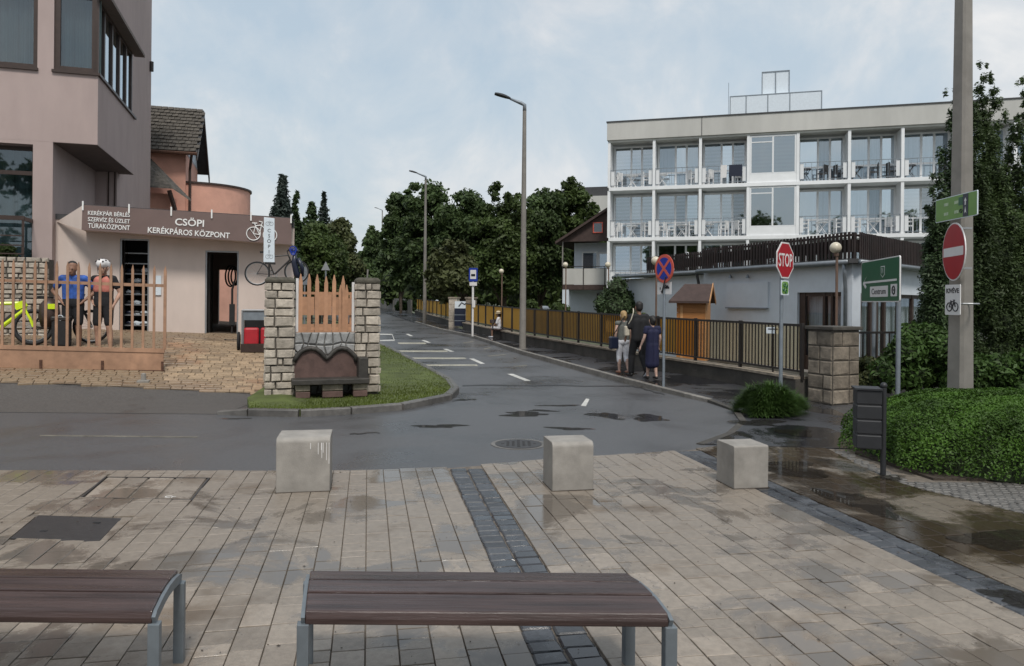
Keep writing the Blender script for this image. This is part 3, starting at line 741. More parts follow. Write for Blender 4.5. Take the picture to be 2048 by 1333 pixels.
# asphalt apron between road and cobbles, then a base for the cobbles
def ramp_grid(name, x0, x1, y0, y1, mat, dz, keep=None, nx=26, ny=34):
    V, Q = [], []
    for j in range(ny + 1):
        for i in range(nx + 1):
            x = x0 + (x1 - x0) * i / nx; y = y0 + (y1 - y0) * j / ny; V.append((x, y, rampz(x, y) + dz))
    for j in range(ny):
        for i in range(nx):
            a = j * (nx + 1) + i; Q.append((a, a + 1, a + nx + 2, a + nx + 1))
    m = MB(); m.v = V; m.f = Q; o = m.build(name, mat, smooth=True); tag(o, kind='structure'); return o
ramp_grid('apron', -16, -4.35, 11.2, 18.0, 'asphalt_dry', 0.004)
ce = [on_ramp(0, 768), on_ramp(300, 782), on_ramp(527, 790)]
court = ramp_grid('forecourt', -16, -4.42, 12.95, 24, 'joint_cobble', 0.012)
for v in court.data.vertices:                                   # pull the forecourt's front row onto the cobble edge
    if v.co.y < 12.96:
        f = (v.co.x - ce[0].x) / (ce[2].x - ce[0].x); y = ce[0].y + (ce[2].y - ce[0].y) * f
        v.co.y = y; v.co.z = rampz(v.co.x, y) + 0.012
random.seed(5); cob = []
for r in range(0, 52):
    q = 13.0 + r * 0.115; t = -11.5 + random.uniform(0, 0.2)
    while t < 2:
        w = random.uniform(0.15, 0.27); c = E1 * q + E2 * (t + w / 2)
        poly = [c + E2 * sx * (w / 2 - .006) + E1 * sy * (0.0575 - .006) for sx, sy in ((-1, -1), (1, -1), (1, 1), (-1, 1))]
        t += w
        f = (c.x - ce[0].x) / (ce[2].x - ce[0].x)
        if c.y < ce[0].y + (ce[2].y - ce[0].y) * f or c.x > -4.5 - 0.1 * max(0, c.y - 13.5) or c.y > 18.6 or c.x < -0.72 * c.y: continue
        cob.append((c.y, c, poly))
def cobble_piece(m, c, poly):
    z = random.uniform(-.004, .006)
    pl = [Vector((p.x, p.y, rampz(p.x, p.y) + 0.026 + z)) for p in poly]; cc = sum(pl, Vector()) / 4
    ins = [p.lerp(cc, 0.12) + Vector((0, 0, 0.007)) for p in pl]; lo = [p - Vector((0, 0, 0.05)) for p in pl]
    m.add(lo + pl + ins, [(8, 9, 10, 11)] + [f for i in range(4) for f in ((i, (i + 1) % 4, 4 + (i + 1) % 4, 4 + i), (4 + i, 4 + (i + 1) % 4, 8 + (i + 1) % 4, 8 + i))])
vis = lambda c: (330 < CX + F * c.x / c.y < 530)
cob.sort(key=lambda t: (not vis(t[1]), t[0])); restm = MB()
for k, (yy, c, poly) in enumerate(cob):
    if k < 290: m = MB(); cobble_piece(m, c, poly); m.build('cobble', 'cobble', court)
    else: cobble_piece(restm, c, poly)
tag(restm.build('cobble_field', 'cobble', court), kind='stuff')

# ------------------------------------------------------------------ tall mauve building
Cn = A(195, 290, 16.5); Cn.z = 0
tall = thing('apartment_building', 'tall mauve plastered building with cantilevered corner bay and brown window frames', 'building', Cn, RZ)
lx = lambda px, py=400: on_line(px, py, Cn, E2)[0]
lz = lambda px, py: on_line(px, py, Cn, E2)[1]
xp = lx(106, 285); x75 = lx(75, 100); x65 = lx(65, 400); zb = lz(195, 290); zs = lz(195, 148); zh = 8.5; TOP = 13.0; XL = -9.0
m = MB(); D1 = 3.81; xs = -0.35; DEP = 8.9
m.b2((XL, 0, zb), (0, 0.3, zs))                        # spandrel under the corner window
m.b2((-0.3, 0.302, zb), (0, 4.13, zs))
m.b2((x75, 0.001, zs), (xp, 0.3, zh)); m.b2((XL, 0, zh), (0, 0.3, TOP)); m.b2((-0.3, 0.302, zh), (0, 4.13, TOP))
m.b2((XL, 0.0, zs), (x75 - 1.9, 0.3, zh))
m.b2((XL, D1, 0), (xs, DEP, TOP)); m.b2((XL, DEP, 0), (-2.0, DEP + 6, TOP))
m.b2((x65, 0.002, 0), (xp, D1, zb)); m.b2((XL, 0.002, zb - 0.08), (x65, 0.3, zb)); m.b2((XL, 0.002, 0), (x65, 0.3, 0.9))
m.b2((xp, 0.305, zb - 0.001), (-0.3, D1, zb + 0.2))
m.b2((XL, 0.6, 0), (x65 - 0.01, D1, zb - 0.1)) if False else None
m.build('wall', 'plaster_mauve', tall)
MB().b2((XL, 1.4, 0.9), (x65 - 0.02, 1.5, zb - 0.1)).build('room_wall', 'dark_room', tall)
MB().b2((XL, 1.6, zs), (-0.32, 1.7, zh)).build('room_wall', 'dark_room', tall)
MB().b2((xp + 0.002, 0.01, zb - 0.012), (-0.002, D1 + 0.3, zb - 0.002)).build('soffit', 'soffit_brown', tall)
def frame_grid(parent, x0, x1, z0, z1, y, cols, rows, fw, mat, glass, name='window', depth=0.07, along='x', curtain=None, cy=0.25):
    """window: a frame with its panes (and a curtain behind) as sub-parts; cols/rows are fractions of the inner lines"""
    m = MB()
    def bx(a0, a1, b0, b1, d0=0, d1=depth):
        if along == 'x': m.b2((a0, y + d0, b0), (a1, y + d1, b1))
        else: m.b2((y + d0, a0, b0), (y + d1, a1, b1))
    cs = [0] + list(cols) + [1]; rs = [0] + list(rows) + [1]
    X = lambda f: x0 + (x1 - x0) * f; Z = lambda f: z0 + (z1 - z0) * f
    for i, c in enumerate(cs):
        a = X(c); a0, a1 = (a, a + fw) if i == 0 else (a - fw, a) if i == len(cs) - 1 else (a - fw / 2, a + fw / 2)
        bx(a0, a1, z0, z1)
    for i, r_ in enumerate(rs):
        b = Z(r_); b0, b1 = (b, b + fw) if i == 0 else (b - fw, b) if i == len(rs) - 1 else (b - fw / 2, b + fw / 2)
        bx(x0 + fw, x1 - fw, b0, b1, 0.004, depth - 0.004)
    w = m.build(name, mat, parent)
    for c0, c1 in zip(cs, cs[1:]):
        for r0, r1 in zip(rs, rs[1:]):
            m = MB()
            if along == 'x': m.b2((X(c0) + fw * .4, y + depth * .45, Z(r0) + fw * .4), (X(c1) - fw * .4, y + depth * .45 + 0.008, Z(r1) - fw * .4))
            else: m.b2((y + depth * .45, X(c0) + fw * .4, Z(r0) + fw * .4), (y + depth * .45 + 0.008, X(c1) - fw * .4, Z(r1) - fw * .4))
            m.build('pane', glass, w)
    if curtain:
        n = 60; pts = []
        for i in range(n + 1):
            f = i / n; pts.append((X(f), y + cy + 0.035 * math.sin(i * 1.35) + 0.015 * math.sin(i * 0.53)))
        v = [(a, b, z) for a, b in pts for z in (z0 + 0.03, z1 - 0.03)]
        if along != 'x': v = [(b, a, z) for a, b, z in v]
        o = MB().add(v, [(2 * i, 2 * i + 2, 2 * i + 3, 2 * i + 1) for i in range(n)]).build('curtain', curtain, w, smooth=True)
    return w
frame_grid(tall, x75 - 1.9, x75 - 0.002, zs + .01, zh, 0.05, [0.42], [], 0.09, 'frame_brown', 'glass_dark', curtain='curtain_green')
frame_grid(tall, xp + .002, -0.004, zs + .01, zh, 0.05, [], [], 0.11, 'frame_brown', 'glass_dark', curtain='curtain_green')
frame_grid(tall, 0.05, 4.1, zs + .01, zh, -0.14, [.2, .4, .6, .8], [], 0.1, 'frame_brown', 'glass_mirror', along='y', depth=0.09)
frame_grid(tall, XL, x65 - .004, 0.9, zb - .085, 0.3, [.55, .8], [.86], 0.09, 'frame_brown', 'glass_dark', curtain='curtain_green', cy=0.3)
m = MB(); m.b2((XL, -0.05, zs - .05), (x75 + .02, 0.02, zs + .008)); m.b2((xp - .03, -0.05, zs - .05), (0.05, 0.02, zs + .008)); m.b2((-0.02, 0.022, zs - .05), (0.05, 4.2, zs + .008)); m.build('sill', 'frame_brown', tall)
m = MB(); m.b2((-0.05, -0.12, zh - .02), (0.22, 4.35, zh + .06)); m.build('window_canopy', 'soffit_brown', tall)
sx0, sx1 = xp + 0.30, xp + 0.48
frame_grid(tall, sx0, sx1 + 0.005, 4.2, 5.25, D1 - .02, [], [], 0.03, 'frame_brown', 'glass_dark', depth=0.05)
MB().lathe([(0.06, 0), (0.06, .32)], 10, (xs + 0.06, DEP - .3, 9.3)).build('wall_lamp', 'black_metal', tall)
# balcony box with planter in front of the ground-floor window
bal = MB(); ztop = lz(30, 438)
for z in (ztop - .08, ztop - .42, ztop - .62, ztop - .8): bal.b2((XL, -0.62, z), (x65 + .02, -0.56, z + (0.09 if z == ztop - .08 else 0.025)))
for x in (x65 - .02, x65 - .5, x65 - 1.2): bal.b2((x, -0.61, 1.6), (x + .04, -0.57, ztop))
bal.b2((x65 - .02, -0.6, ztop - .08), (x65 + .015, 0.0, ztop)); bal.b2((XL, -0.62, 1.75), (x65, 0.0, 1.9))
bal.build('balcony_rail', 'frame_brown', tall)

# rubble garden wall in front of it
xw = lx(97, 560) ; wz = lz(50, 512)
gw = thing('rubble_wall', 'rough limestone garden wall behind the orange sliding gate', 'wall', Cn + E2 * 0 - E1 * 0.95, RZ)
xw = on_line(97, 560, Vector(gw.location), E2)[0]; wz = on_line(50, 514, Vector(gw.location), E2)[1]
MB().b2((-7, 0.04, 0.3), (xw - .02, 0.45, wz - 0.04)).build('core', 'mortar', gw)
def stone(m, c, u, v, n, w, h, proud, jit=0.012):
    """roughly dressed stone: c centre on the face, u/v face axes, n outward"""
    c, u, v, n = Vector(c), Vector(u), Vector(v), Vector(n); j = lambda s: random.uniform(-s, s)
    base = [c + u * (sx * w / 2) + v * (sy * h / 2) - n * 0.03 for sx, sy in ((-1, -1), (1, -1), (1, 1), (-1, 1))]
    mid = [c + u * (sx * (w / 2 - .004) + j(jit * .5)) + v * (sy * (h / 2 - .004) + j(jit * .5)) + n * proud * 0.55 for sx, sy in ((-1, -1), (1, -1), (1, 1), (-1, 1))]
    top = [c + u * (sx * w * (.41 + j(.05))) + v * (sy * h * (.40 + j(.06))) + n * (proud + j(jit * .6)) for sx, sy in ((-1, -1), (1, -1), (1, 1), (-1, 1))]
    f = [(8, 9, 10, 11)]
    for i in range(4):
        k = (i + 1) % 4; f += [(i, k, 4 + k, 4 + i), (4 + i, 4 + k, 8 + k, 8 + i)]
    m.add(base + mid + top, f)
random.seed(21); z = 0.55
while z < wz - .02:
    h = min(random.choice((.09, .12, .15, .18)), wz - z); x = -3.2 + random.uniform(0, .1)
    while x < xw - .02:
        w = min(random.uniform(.14, .36), xw - x)
        if w > .05: m = MB(); stone(m, (x + w / 2, 0.04, z + h / 2), (1, 0, 0), (0, 0, 1), (0, -1, 0), w - .02, h - .02, 0.035); m.build('stone', 'limestone', gw)
        x += w
    z += h

# ------------------------------------------------------------------ bicycle shop
Dp = A(443, 672, 17.5); Dp.z = 0
t0, _ = on_line(112, 560, Dp, E2); S0 = Dp + E2 * t0; SZ = 0.87; S0.z = SZ
shop = thing('bicycle_shop', 'low pale plastered bicycle shop with brown lettered fascia and dark doorway', 'shop', S0, RZ)
sxl = lambda px, py: on_line(px, py, S0, E2)[0]
szl = lambda px, py: on_line(px, py, S0, E2)[1] - SZ
SW = sxl(588, 560); SH = 2.62
wa0, wa1, wat, wab = sxl(239, 570), sxl(298, 570), szl(268, 478), szl(268, 664)
da0, da1, dat, dab = sxl(410, 590), sxl(477, 590), szl(443, 502), szl(443, 672)
m = MB(); T = 0.28
m.b2((-0.1, 0, -1), (wa0, T, SH)); m.b2((wa0, 0, wat), (wa1, T, SH)); m.b2((wa0, 0, -1), (wa1, T, wab)); m.b2((wa1, 0, -1), (da0, T, SH))
m.b2((da0, 0, dat), (da1, T, SH)); m.b2((da1, 0, -1), (SW, T, SH)); m.b2((da0, 0, -1), (da1, T, dab - 0.02))
m.b2((SW - T, T, -1), (SW, 5.2, SH)); m.b2((-0.1, T, -1), (0.15, 5.2, SH))
bo0, bo1 = da0 - 0.10, da1 - 0.25      # back door open to the garden
m.b2((0.15, 4.9, -1), (bo0, 5.2, SH)); m.b2((bo1, 4.9, -1), (SW - T, 5.2, SH)); m.b2((bo0, 4.9, 1.75), (bo1, 5.2, SH)); m.b2((bo0, 4.9, -1), (bo1, 5.2, 0.05))
m.build('wall', 'plaster_shop', shop)
MB().b2((-0.1, -0.02, SH), (SW, 5.2, SH + .12)).build('roof', 'bitumen', shop)
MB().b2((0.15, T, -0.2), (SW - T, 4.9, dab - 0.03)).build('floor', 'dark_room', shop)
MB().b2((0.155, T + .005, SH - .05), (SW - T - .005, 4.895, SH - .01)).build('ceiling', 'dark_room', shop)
for a0, a1, zt, zb2 in ((wa0, wa1, wat, wab), (da0, da1, dat, dab)):
    m = MB(); m.b2((a0, 0.03, zb2), (a0 + .035, .1, zt)); m.b2((a1 - .035, 0.03, zb2), (a1, .1, zt)); m.b2((a0 + .035, 0.03, zt - .035), (a1 - .035, .1, zt)); m.build('door_frame', 'steel', shop)
MB().b2((da0 + .04, T + 0.02, dab), (da0 + .08, T + 0.8, dat - .04)).build('door', 'black_metal', shop)
MB().b2((wa1 + .02, -0.03, 0.95), (wa1 + .16, -0.008, 1.4)).build('notice', 'sign_white', shop, loc=(0.1, 0, 0.0))
# fascia: a sloping board carried in front of the wall
FO = S0 - E1 * 0.6; FO.z = 0
def fpt(px, py):
    t, z = on_line(px, py, FO, E2); return FO + E2 * t + Vector((0, 0, z))
fl = [to_local(shop, fpt(*p)) for p in ((163, 460), (583, 490), (583, 437), (165, 410))]
MB().extr(fl, (0, 0.05, 0)).build('fascia', 'sign_brown', shop)
fb = [fl[0] + Vector((0, .052, .01)), fl[1] + Vector((0, .052, .01)), Vector((SW, -0.005, fl[1].z + .01)), Vector((fl[0].x - .05, -0.005, fl[0].z + .01))]
MB().extr(fb, (0, 0, 0.03)).build('canopy_soffit', 'plaster_shop', shop)
ft = [fl[3] + Vector((0, .052, -.01)), fl[2] + Vector((0, .052, -.01)), Vector((SW, 0.2, fl[2].z + .02)), Vector((fl[3].x, 0.2, fl[3].z + .02))]
MB().extr(ft, (0, 0, 0.03)).build('canopy_roof', 'bitumen', shop)
chk = to_local(shop, S0 + E2 * (-0.02) - E1 * 0.02); chk.z = szl(116, 444)
MB().extr([fl[0] + Vector((0, .05, 0)), fl[3] + Vector((0, .05, 0)), chk + Vector((0.03, 0, 0))], (0.02, 0.02, 0)).build('canopy_cheek', 'plaster_shop', shop)
for px in (166, 253, 335, 416, 497, 582):
    f = (px - 165) / 418; p = fl[3].lerp(fl[2], f)
    MB().box(p + Vector((0, -.012, -.02)), (0.03, 0.03, 0.2)).build('bracket', 'letter_white', shop)
def text_span(s, pa, pb, cap_px, parent, O, d, matn, out=0.012, bold=0.0, name='lettering'):
    """lettering on the vertical plane through O along d, from baseline pixel pa to baseline pixel pb"""
    n = Vector((d.y, -d.x, 0))
    def P(q):
        t, z = on_line(q[0], q[1], O, d); p = O + d * t; p.z = z; return p
    a, b = P(pa), P(pb); cap = (P((pa[0], pa[1] - cap_px)) - a).length; u = (b - a).normalized(); L = (b - a).length
    o = text_obj(s, 1.0, matn, parent, (0, 0, 0), (0, 0, 0), 0.004, name, bold)
    xs_ = [v.co.x for v in o.data.vertices]; w = max(xs_) - min(xs_); kx = L / w; ky = cap / 0.70
    for v in o.data.vertices: v.co.x = (v.co.x - min(xs_)) * kx; v.co.y *= ky
    up = n.cross(u).normalized(); up = up if up.z > 0 else -up
    mw = Matrix((u, up, n)).transposed().to_4x4(); mw.translation = a + n * out
    pm = Matrix.Translation(parent.location) @ Matrix.Rotation(parent.rotation_euler.z, 4, 'Z')
    o.matrix_local = pm.inverted() @ mw
    return o
FP = Vector((FO.x, FO.y, 0))
for s, pa, pb, c in (('KERÉKPÁR BÉRLÉS', (176, 430), (260, 434.5), 8), ('SZERVÍZ ÉS ÜZLET', (176, 442.5), (260, 447.5), 8), ('TÚRAKÖZPONT', (176, 456), (260, 461), 9.5),
                     ('CSÖPI', (350, 450.5), (408, 454), 13.5), ('KERÉKPÁROS KÖZPONT', (295.5, 465.5), (459.5, 477), 11)):
    text_span(s, pa, pb, c, shop, FP, E2, 'letter_white', 0.012, 0.010 if c < 10 else 0.018)
# white outline bicycle on the fascia
def fl_pt(px, py, out=0.014):
    p = to_local(shop, fpt(px, py)); p.y -= out; return p
m = MB(); Wc = [fl_pt(507, 468), fl_pt(540, 471)]
rr = (fl_pt(507, 455) - fl_pt(507, 468)).length
for c in Wc: m.torus(c, rr, 0.012, (0, 1, 0), 24, 5)
J = {k: fl_pt(*v) for k, v in dict(bb=(519, 470), st=(511, 452), hd=(523, 451), sd=(509, 447), hb=(525, 445)).items()}
for a, b in (('bb', 'st'), ('st', 'hd'), ('hd', 'bb'), ('st', 'sd'), ('hd', 'hb')): m.tube([J[a], J[b]], 0.011, 5)
m.tube([Wc[0], J['st']], .009, 5); m.tube([Wc[0], J['bb']], .009, 5); m.tube([Wc[1], J['hd']], .011, 5); m.tube([J['hb'], J['hb'] + Vector((-.08, 0, .02))], .011, 5); m.tube([J['sd'] + Vector((-.05, 0, 0)), J['sd'] + Vector((.06, 0, 0))], .013, 5)
m.tube([Wc[0] + Vector((-.09, 0, .13)), Wc[0] + Vector((.09, 0, -.13))], .007, 5)
m.build('bicycle_emblem', 'letter_white', shop)
# vertical hanging sign on its post, standing by the pillar
hs = thing('upright_sign', 'narrow white upright shop sign above the left stone pillar', 'sign', A(538, 570, 12.9), RZ)
q = [to_local(hs, A(*p, 12.9)) for p in ((527, 525), (549, 525), (549, 437), (528, 435))]
MB().extr([Vector((p.x, 0, p.z)) for p in q], (0, 0.05, 0)).build('board', 'sign_white', hs, bevel=0.004)
MB().b2((-.075, 0.01, q[0].z - .035), (0.105, .04, q[0].z - .002)).build('bracket', 'black_metal', hs)
MB().tube([(0.0, 0.03, q[0].z - .03), (0.0, 0.03, -1.0)], 0.017).build('post', 'black_metal', hs)
for i, ch in enumerate('CSÖPI'):
    zc = q[3].z - 0.26 - i * 0.092
    text_obj(ch, 0.085, 'letter_black', hs, (-0.015 + 0.01, -0.002, zc), (R(90), 0, 0), 0.001, align='CENTER')
for zc in (q[3].z - .11, q[0].z + .10):
    m = MB()
    for k in range(2): m.torus((-.03 + .06 * k, -0.002, zc), 0.032, 0.003, (0, 1, 0), 16, 4)
    m.tube([(-.03, -.002, zc), (0, -.002, zc + .05), (.03, -.002, zc)], 0.003, 4); m.build('wheel_mark', 'steel', hs)
# shelving with helmets and shoes in the left opening
sh = thing('display_shelf', 'dark shelving with shoes and helmets inside the shop window opening', 'shelf', S0 + E1 * 0.42 + E2 * wa0 + Vector((0, 0, wab)), RZ)
wS = wa1 - wa0; hS = wat - wab
m = MB().b2((0, 0.33, 0), (wS, 0.36, hS)); m.build('back_panel', 'dark_room', sh)
m = MB().b2((0, 0, 0), (.03, .33, hS)); m.b2((wS - .03, 0, 0), (wS, .33, hS)); m.build('side_panel', 'black_metal', sh)
random.seed(3)
for k in range(8):
    z = 0.12 + k * (hS - .2) / 8; MB().b2((.03, .0, z), (wS - .03, .33, z + .025)).build('shelf_board', 'steel', sh)
    if k < 6:
        for j in range(3):
            c = Vector((.13 + j * (wS - .2) / 2.6, .12, z + .03)); mt = random.choice(('plastic_dark', 'paint_navy', 'plastic_dark', 'bin_grey', 'sign_white'))
            g = thing('shoe' if k < 4 else 'helmet', ('shoe' if k < 4 else 'helmet') + f' at {("left", "middle", "right")[j]} of the {("lowest", "second", "third", "fourth", "fifth", "sixth")[k]} shelf up in the shop display', 'shoe' if k < 4 else 'helmet', Vector(sh.location) + Matrix.Rotation(RZ, 3, 'Z') @ c, RZ, 'wares on the shop shelves')
            if k < 4:
                MB().tube([(-.09, 0, .035), (-.04, 0, .05), (.02, 0, .04), (.1, 0, .025)], [.03, .045, .04, .02], 8).build('upper', mt, g, smooth=True); MB().b2((-.11, -.035, 0), (.12, .035, .018)).build('sole', 'sign_white' if j == 1 else 'rubber', g)
            else:
                MB().ball((0, 0, .06), .09, 10, 6, (1.2, 1, .75)).build('shell', mt, g, smooth=True); MB().b2((-.09, -.07, 0), (.09, .07, .03)).build('rim', 'rubber', g)
# light well beside the door
dw = on_ramp(350, 680)
lw = thing('light_well', 'dark sunken basement light well along the shop wall beside the door', 'light well', S0 + E2 * (wa1 + .12) + Vector((0, 0, 0.0)), RZ)
ww = da0 - wa1 - .3
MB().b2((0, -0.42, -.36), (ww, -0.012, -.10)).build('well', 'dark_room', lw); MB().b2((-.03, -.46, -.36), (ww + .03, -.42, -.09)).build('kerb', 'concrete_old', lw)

# ------------------------------------------------------------------ pink house behind
Hp = A(378, 305, 27.5); He = Hp.z; Hp.z = 0.5
ph = thing('pink_house', 'pink plastered house with old grey tiled gable roof and rounded parapet', 'house', Hp, RZ)
ez = He - .5; rz_ = A(397, 222, 29.7).z - .5
MB().b2((-7, 0.35, 0), (-.15, 4.2, ez + .1)).build('wall', 'plaster_pink', ph)
MB().extr([(-.15, .35, ez), (-.15, 4.2, ez), (-.15, 2.25, rz_ - .15)], (-.2, 0, 0)).build('gable', 'plaster_white', ph)
m = MB(); m.extr([(-7, 0, ez - .04), (.28, 0, ez - .04), (.28, 2.25, rz_ - .04), (-7, 2.25, rz_ - .04)], (0, 0, .06)); m.extr([(-7, 4.6, ez - .1), (.28, 4.6, ez - .1), (.28, 2.252, rz_ - .06), (-7, 2.252, rz_ - .06)], (0, 0, .06))
rf = m.build('roof', 'bitumen', ph)
def tiles(parent, o, u, v, nu, nv, mat):
    m = MB(); o, u, v = Vector(o), Vector(u), Vector(v); n = u.cross(v).normalized(); n = n if n.z > 0 else -n
    for j in range(nv):
        for i in range(nu):
            a = o + u * ((i + (j % 2) * .5) / nu) + v * (j / nv); du = u / nu * .94; dv = v / nv * 1.12; k = random.uniform(.0, .03)
            m.add([a + n * .05, a + du + n * (.05 + k), a + du + dv + n * (.015 + k * .3), a + dv + n * .015, a, a + du, a + du + dv - n * .01, a + dv - n * .01],
                  [(0, 1, 2, 3), (4, 5, 1, 0), (5, 6, 2, 1), (7, 4, 0, 3)])
    tag(m.build('tile_field', mat, parent), kind='stuff')
random.seed(9)
tiles(rf, (-7, -.06, ez), (7.25, 0, 0), (0, 2.3, rz_ - ez + .03), 34, 13, 'roof_tile_old')
MB().tube([(-7, -.1, ez - .06), (.28, -.1, ez - .06)], .06, 6).build('gutter', 'rust', ph)
MB().tube([(.1, -.08, ez - .08), (.0, .3, ez - .6), (0, .3, ez - 2.6)], .05, 6).build('downpipe', 'frame_brown', ph)
MB().extr([(.3, -.06, ez - .12), (.3, 2.25, rz_ - .02), (.3, 4.66, ez - .2), (.3, 4.66, ez - .42), (.3, 2.25, rz_ - .26), (.3, -.06, ez - .3)], (-.05, 0, 0)).build('barge_board', 'frame_brown', ph)
# lower lean-to roof
lr = [to_local(ph, A(*p)) for p in ((255, 290, 27.5), (290, 309, 27.6), (382, 403, 26.0), (345, 378, 25.7), (255, 372, 25.4))]
MB().extr(lr, (0, .05, .07)).build('lean_to_roof', 'roof_tile_old', ph)
MB().b2((lr[4].x - 3, lr[4].y + .5, 0), (lr[3].x - .15, lr[4].y + 3, lr[3].z - .1)).build('lean_to_wall', 'plaster_pink', ph)
for p, q2 in ((lr[3], lr[3] + Vector((.05, .3, -.7))),): MB().tube([p + Vector((-.12, .1, -.05)), q2], .08, 6).build('bracket_post', 'frame_brown', ph)
cc = to_local(ph, A(396, 400, 29.8)); zt = 6.1 - .5
m = MB(); n = 40; pr = [(1.62, 0), (1.62, zt), (1.70, zt), (1.70, zt + .07), (1.5, zt + .07)]
MB().lathe([(1.99, 0), (1.99, zt), (1.6, zt)], 40, (cc.x, cc.y, 0)).build('round_parapet', 'plaster_pink', ph, smooth='auto')
MB().lathe([(2.05, zt - .01), (2.05, zt + .06), (1.6, zt + .06)], 40, (cc.x, cc.y, 0)).build('parapet_coping', 'frame_brown', ph, smooth='auto')

# ------------------------------------------------------------------ stone pillars, picket gate, arched bench
def pillar(name, label, pc, w, h, cap, mat, group=None, seed=1):
    random.seed(seed); p = thing(name, label, 'pillar', pc, RZ, group); hw = w / 2
    MB().b2((-hw + .03, -hw + .03, -.3), (hw - .03, hw - .03, h - .001)).build('core', 'mortar', p)
    z = 0.0; rows = max(5, round(h / .148)); hts = [random.uniform(.75, 1.3) for _ in range(rows)]; hts = [q * h / sum(hts) for q in hts]
    for r_ in range(rows):
        hh = hts[r_]
        for u, n, vis_ in (((1, 0, 0), (0, -1, 0), 1), ((0, 1, 0), (1, 0, 0), 1), ((0, 1, 0), (-1, 0, 0), 0), ((1, 0, 0), (0, 1, 0), 0)):
            u, n = Vector(u), Vector(n)
            cuts = [0] + sorted(random.uniform(.2 + .3 * k, .45 + .3 * k) for k in range(random.choice((1, 1, 2)))) + [1]
            for a, b in zip(cuts, cuts[1:]):
                m = MB(); ww = (b - a) * w - .014
                stone(m, n * (hw - .03) + u * (-hw + (a + b) / 2 * w) + Vector((0, 0, z + hh / 2)), u, (0, 0, 1), n, ww, hh - .014, random.uniform(.025, .05))
                m.build('stone', mat, p)
        z += hh
    cm = MB(); c = cap
    pts = [(-c, -c), (c, -c), (c, c), (-c, c)]
    cm.add([(x, y, h) for x, y in pts] + [(x * 1.02, y * 1.02, h + .055) for x, y in pts] + [(x * .8, y * .8, h + .10) for x, y in pts],
           [(0, 3, 2, 1), (8, 9, 10, 11)] + [f for i in range(4) for f in ((i, (i + 1) % 4, 4 + (i + 1) % 4, 4 + i), (4 + i, 4 + (i + 1) % 4, 8 + (i + 1) % 4, 8 + i))])
    cm.build('cap', 'cap_moss', p, bevel=.015); return p
PLc = A(558, 795, 12.45); PLc.z = 0.10; PLc = PLc + E1 * .25
zl_top = A(558, 566, 12.45).z
pl = pillar('stone_pillar', 'rubble limestone pillar at the forecourt entrance under the upright white sign', PLc, .47, zl_top - .1, .24, 'limestone', 'stone gate pillars', 4)
PRc = A(735, 784, 12.95); PRc.z = 0.13; PRc = PRc + E1 * .22
zr_top = A(735, 567, 12.95).z
pr_ = pillar('stone_pillar', 'rubble limestone pillar standing on the lawn beside the street', PRc, .42, zr_top - .13, .21, 'limestone', 'stone gate pillars', 8)
MB().tube([(-.0, 0, zr_top - .05), (.01, 0, zr_top + .12)], .015, 6).build('pipe_stub', 'kerb', pr_)
# low wall of grey crazy stone between them
dAB = (PRc - PLc); Lw = dAB.length; angw = math.atan2(dAB.y, dAB.x)
lwz = A(640, 665, 12.7).z
cw = thing('low_stone_wall', 'low wall of grey crazy stones between the two pillars', 'wall', PLc - Vector((0, 0, PLc.z)), angw)
MB().b2((.22, -.08, 0), (Lw - .2, .14, lwz - .02)).build('core', 'mortar', cw)
random.seed(14); nx, nz = 8, 6; x0, x1, z0, z1 = .235, Lw - .21, .12, lwz
gp = {}
for i in range(nx + 1):
    for k in range(nz + 1):
        gp[i, k] = Vector((x0 + (x1 - x0) * (i + (random.uniform(-.3, .3) if 0 < i < nx else 0)) / nx, -.085, z0 + (z1 - z0) * (k + (random.uniform(-.35, .35) if 0 < k < nz else 0)) / nz))
for i in range(nx):
    for k in range(nz):
        q = [gp[i, k], gp[i + 1, k], gp[i + 1, k + 1], gp[i, k + 1]]; c = sum(q, Vector()) / 4
        q = [p.lerp(c, .07) for p in q]; pr = random.uniform(.015, .035); t_ = [p.lerp(c, .25) + Vector((0, -pr, 0)) for p in q]
        MB().add(q + t_, [(4, 5, 6, 7)] + [(a, (a + 1) % 4, 4 + (a + 1) % 4, 4 + a) for a in range(4)]).build('stone', 'slate_stone', cw)
# picket gate above it
pg = thing('picket_gate', 'orange wooden picket panel between white posts above the low stone wall', 'gate', PLc - Vector((0, 0, PLc.z)), angw)
def pgx(px): return on_line(px, 620, Vector(pg.location), dAB.normalized())[0]
def pgz(px, py): return on_line(px, py, Vector(pg.location), dAB.normalized())[1]
for px, ty in ((594, 557), (706, 565)):
    x = pgx(px); MB().b2((x - .022, -.02, lwz), (x + .022, .025, pgz(px, ty))).build('post', 'paint_white', pg)
for zc in (pgz(650, 587), pgz(650, 658)): MB().b2((pgx(592), .03, zc - .022), (pgx(712), .06, zc + .022)).build('rail', 'picket_orange', pg)
for px, ty in ((601, 548), (618, 548), (634, 549), (652, 553), (668, 550), (681, 570), (686, 552), (693, 570)):
    x = pgx(px); zt2 = pgz(px, ty); zb3 = lwz + .01; w = .032
    MB().extr([(x - w, 0, zb3), (x + w, 0, zb3), (x + w, 0, zt2 - .13), (x + .006, 0, zt2), (x - .006, 0, zt2), (x - w, 0, zt2 - .13)], (0, .022, 0)).build('picket', 'picket_orange', pg)
ol = thing('orange_leaf_gate', 'orange boarded gate leaf standing open behind the picket panel', 'gate', PLc - Vector((0, 0, PLc.z)) + E1 * 1.3, angw + R(4))
bz = .35
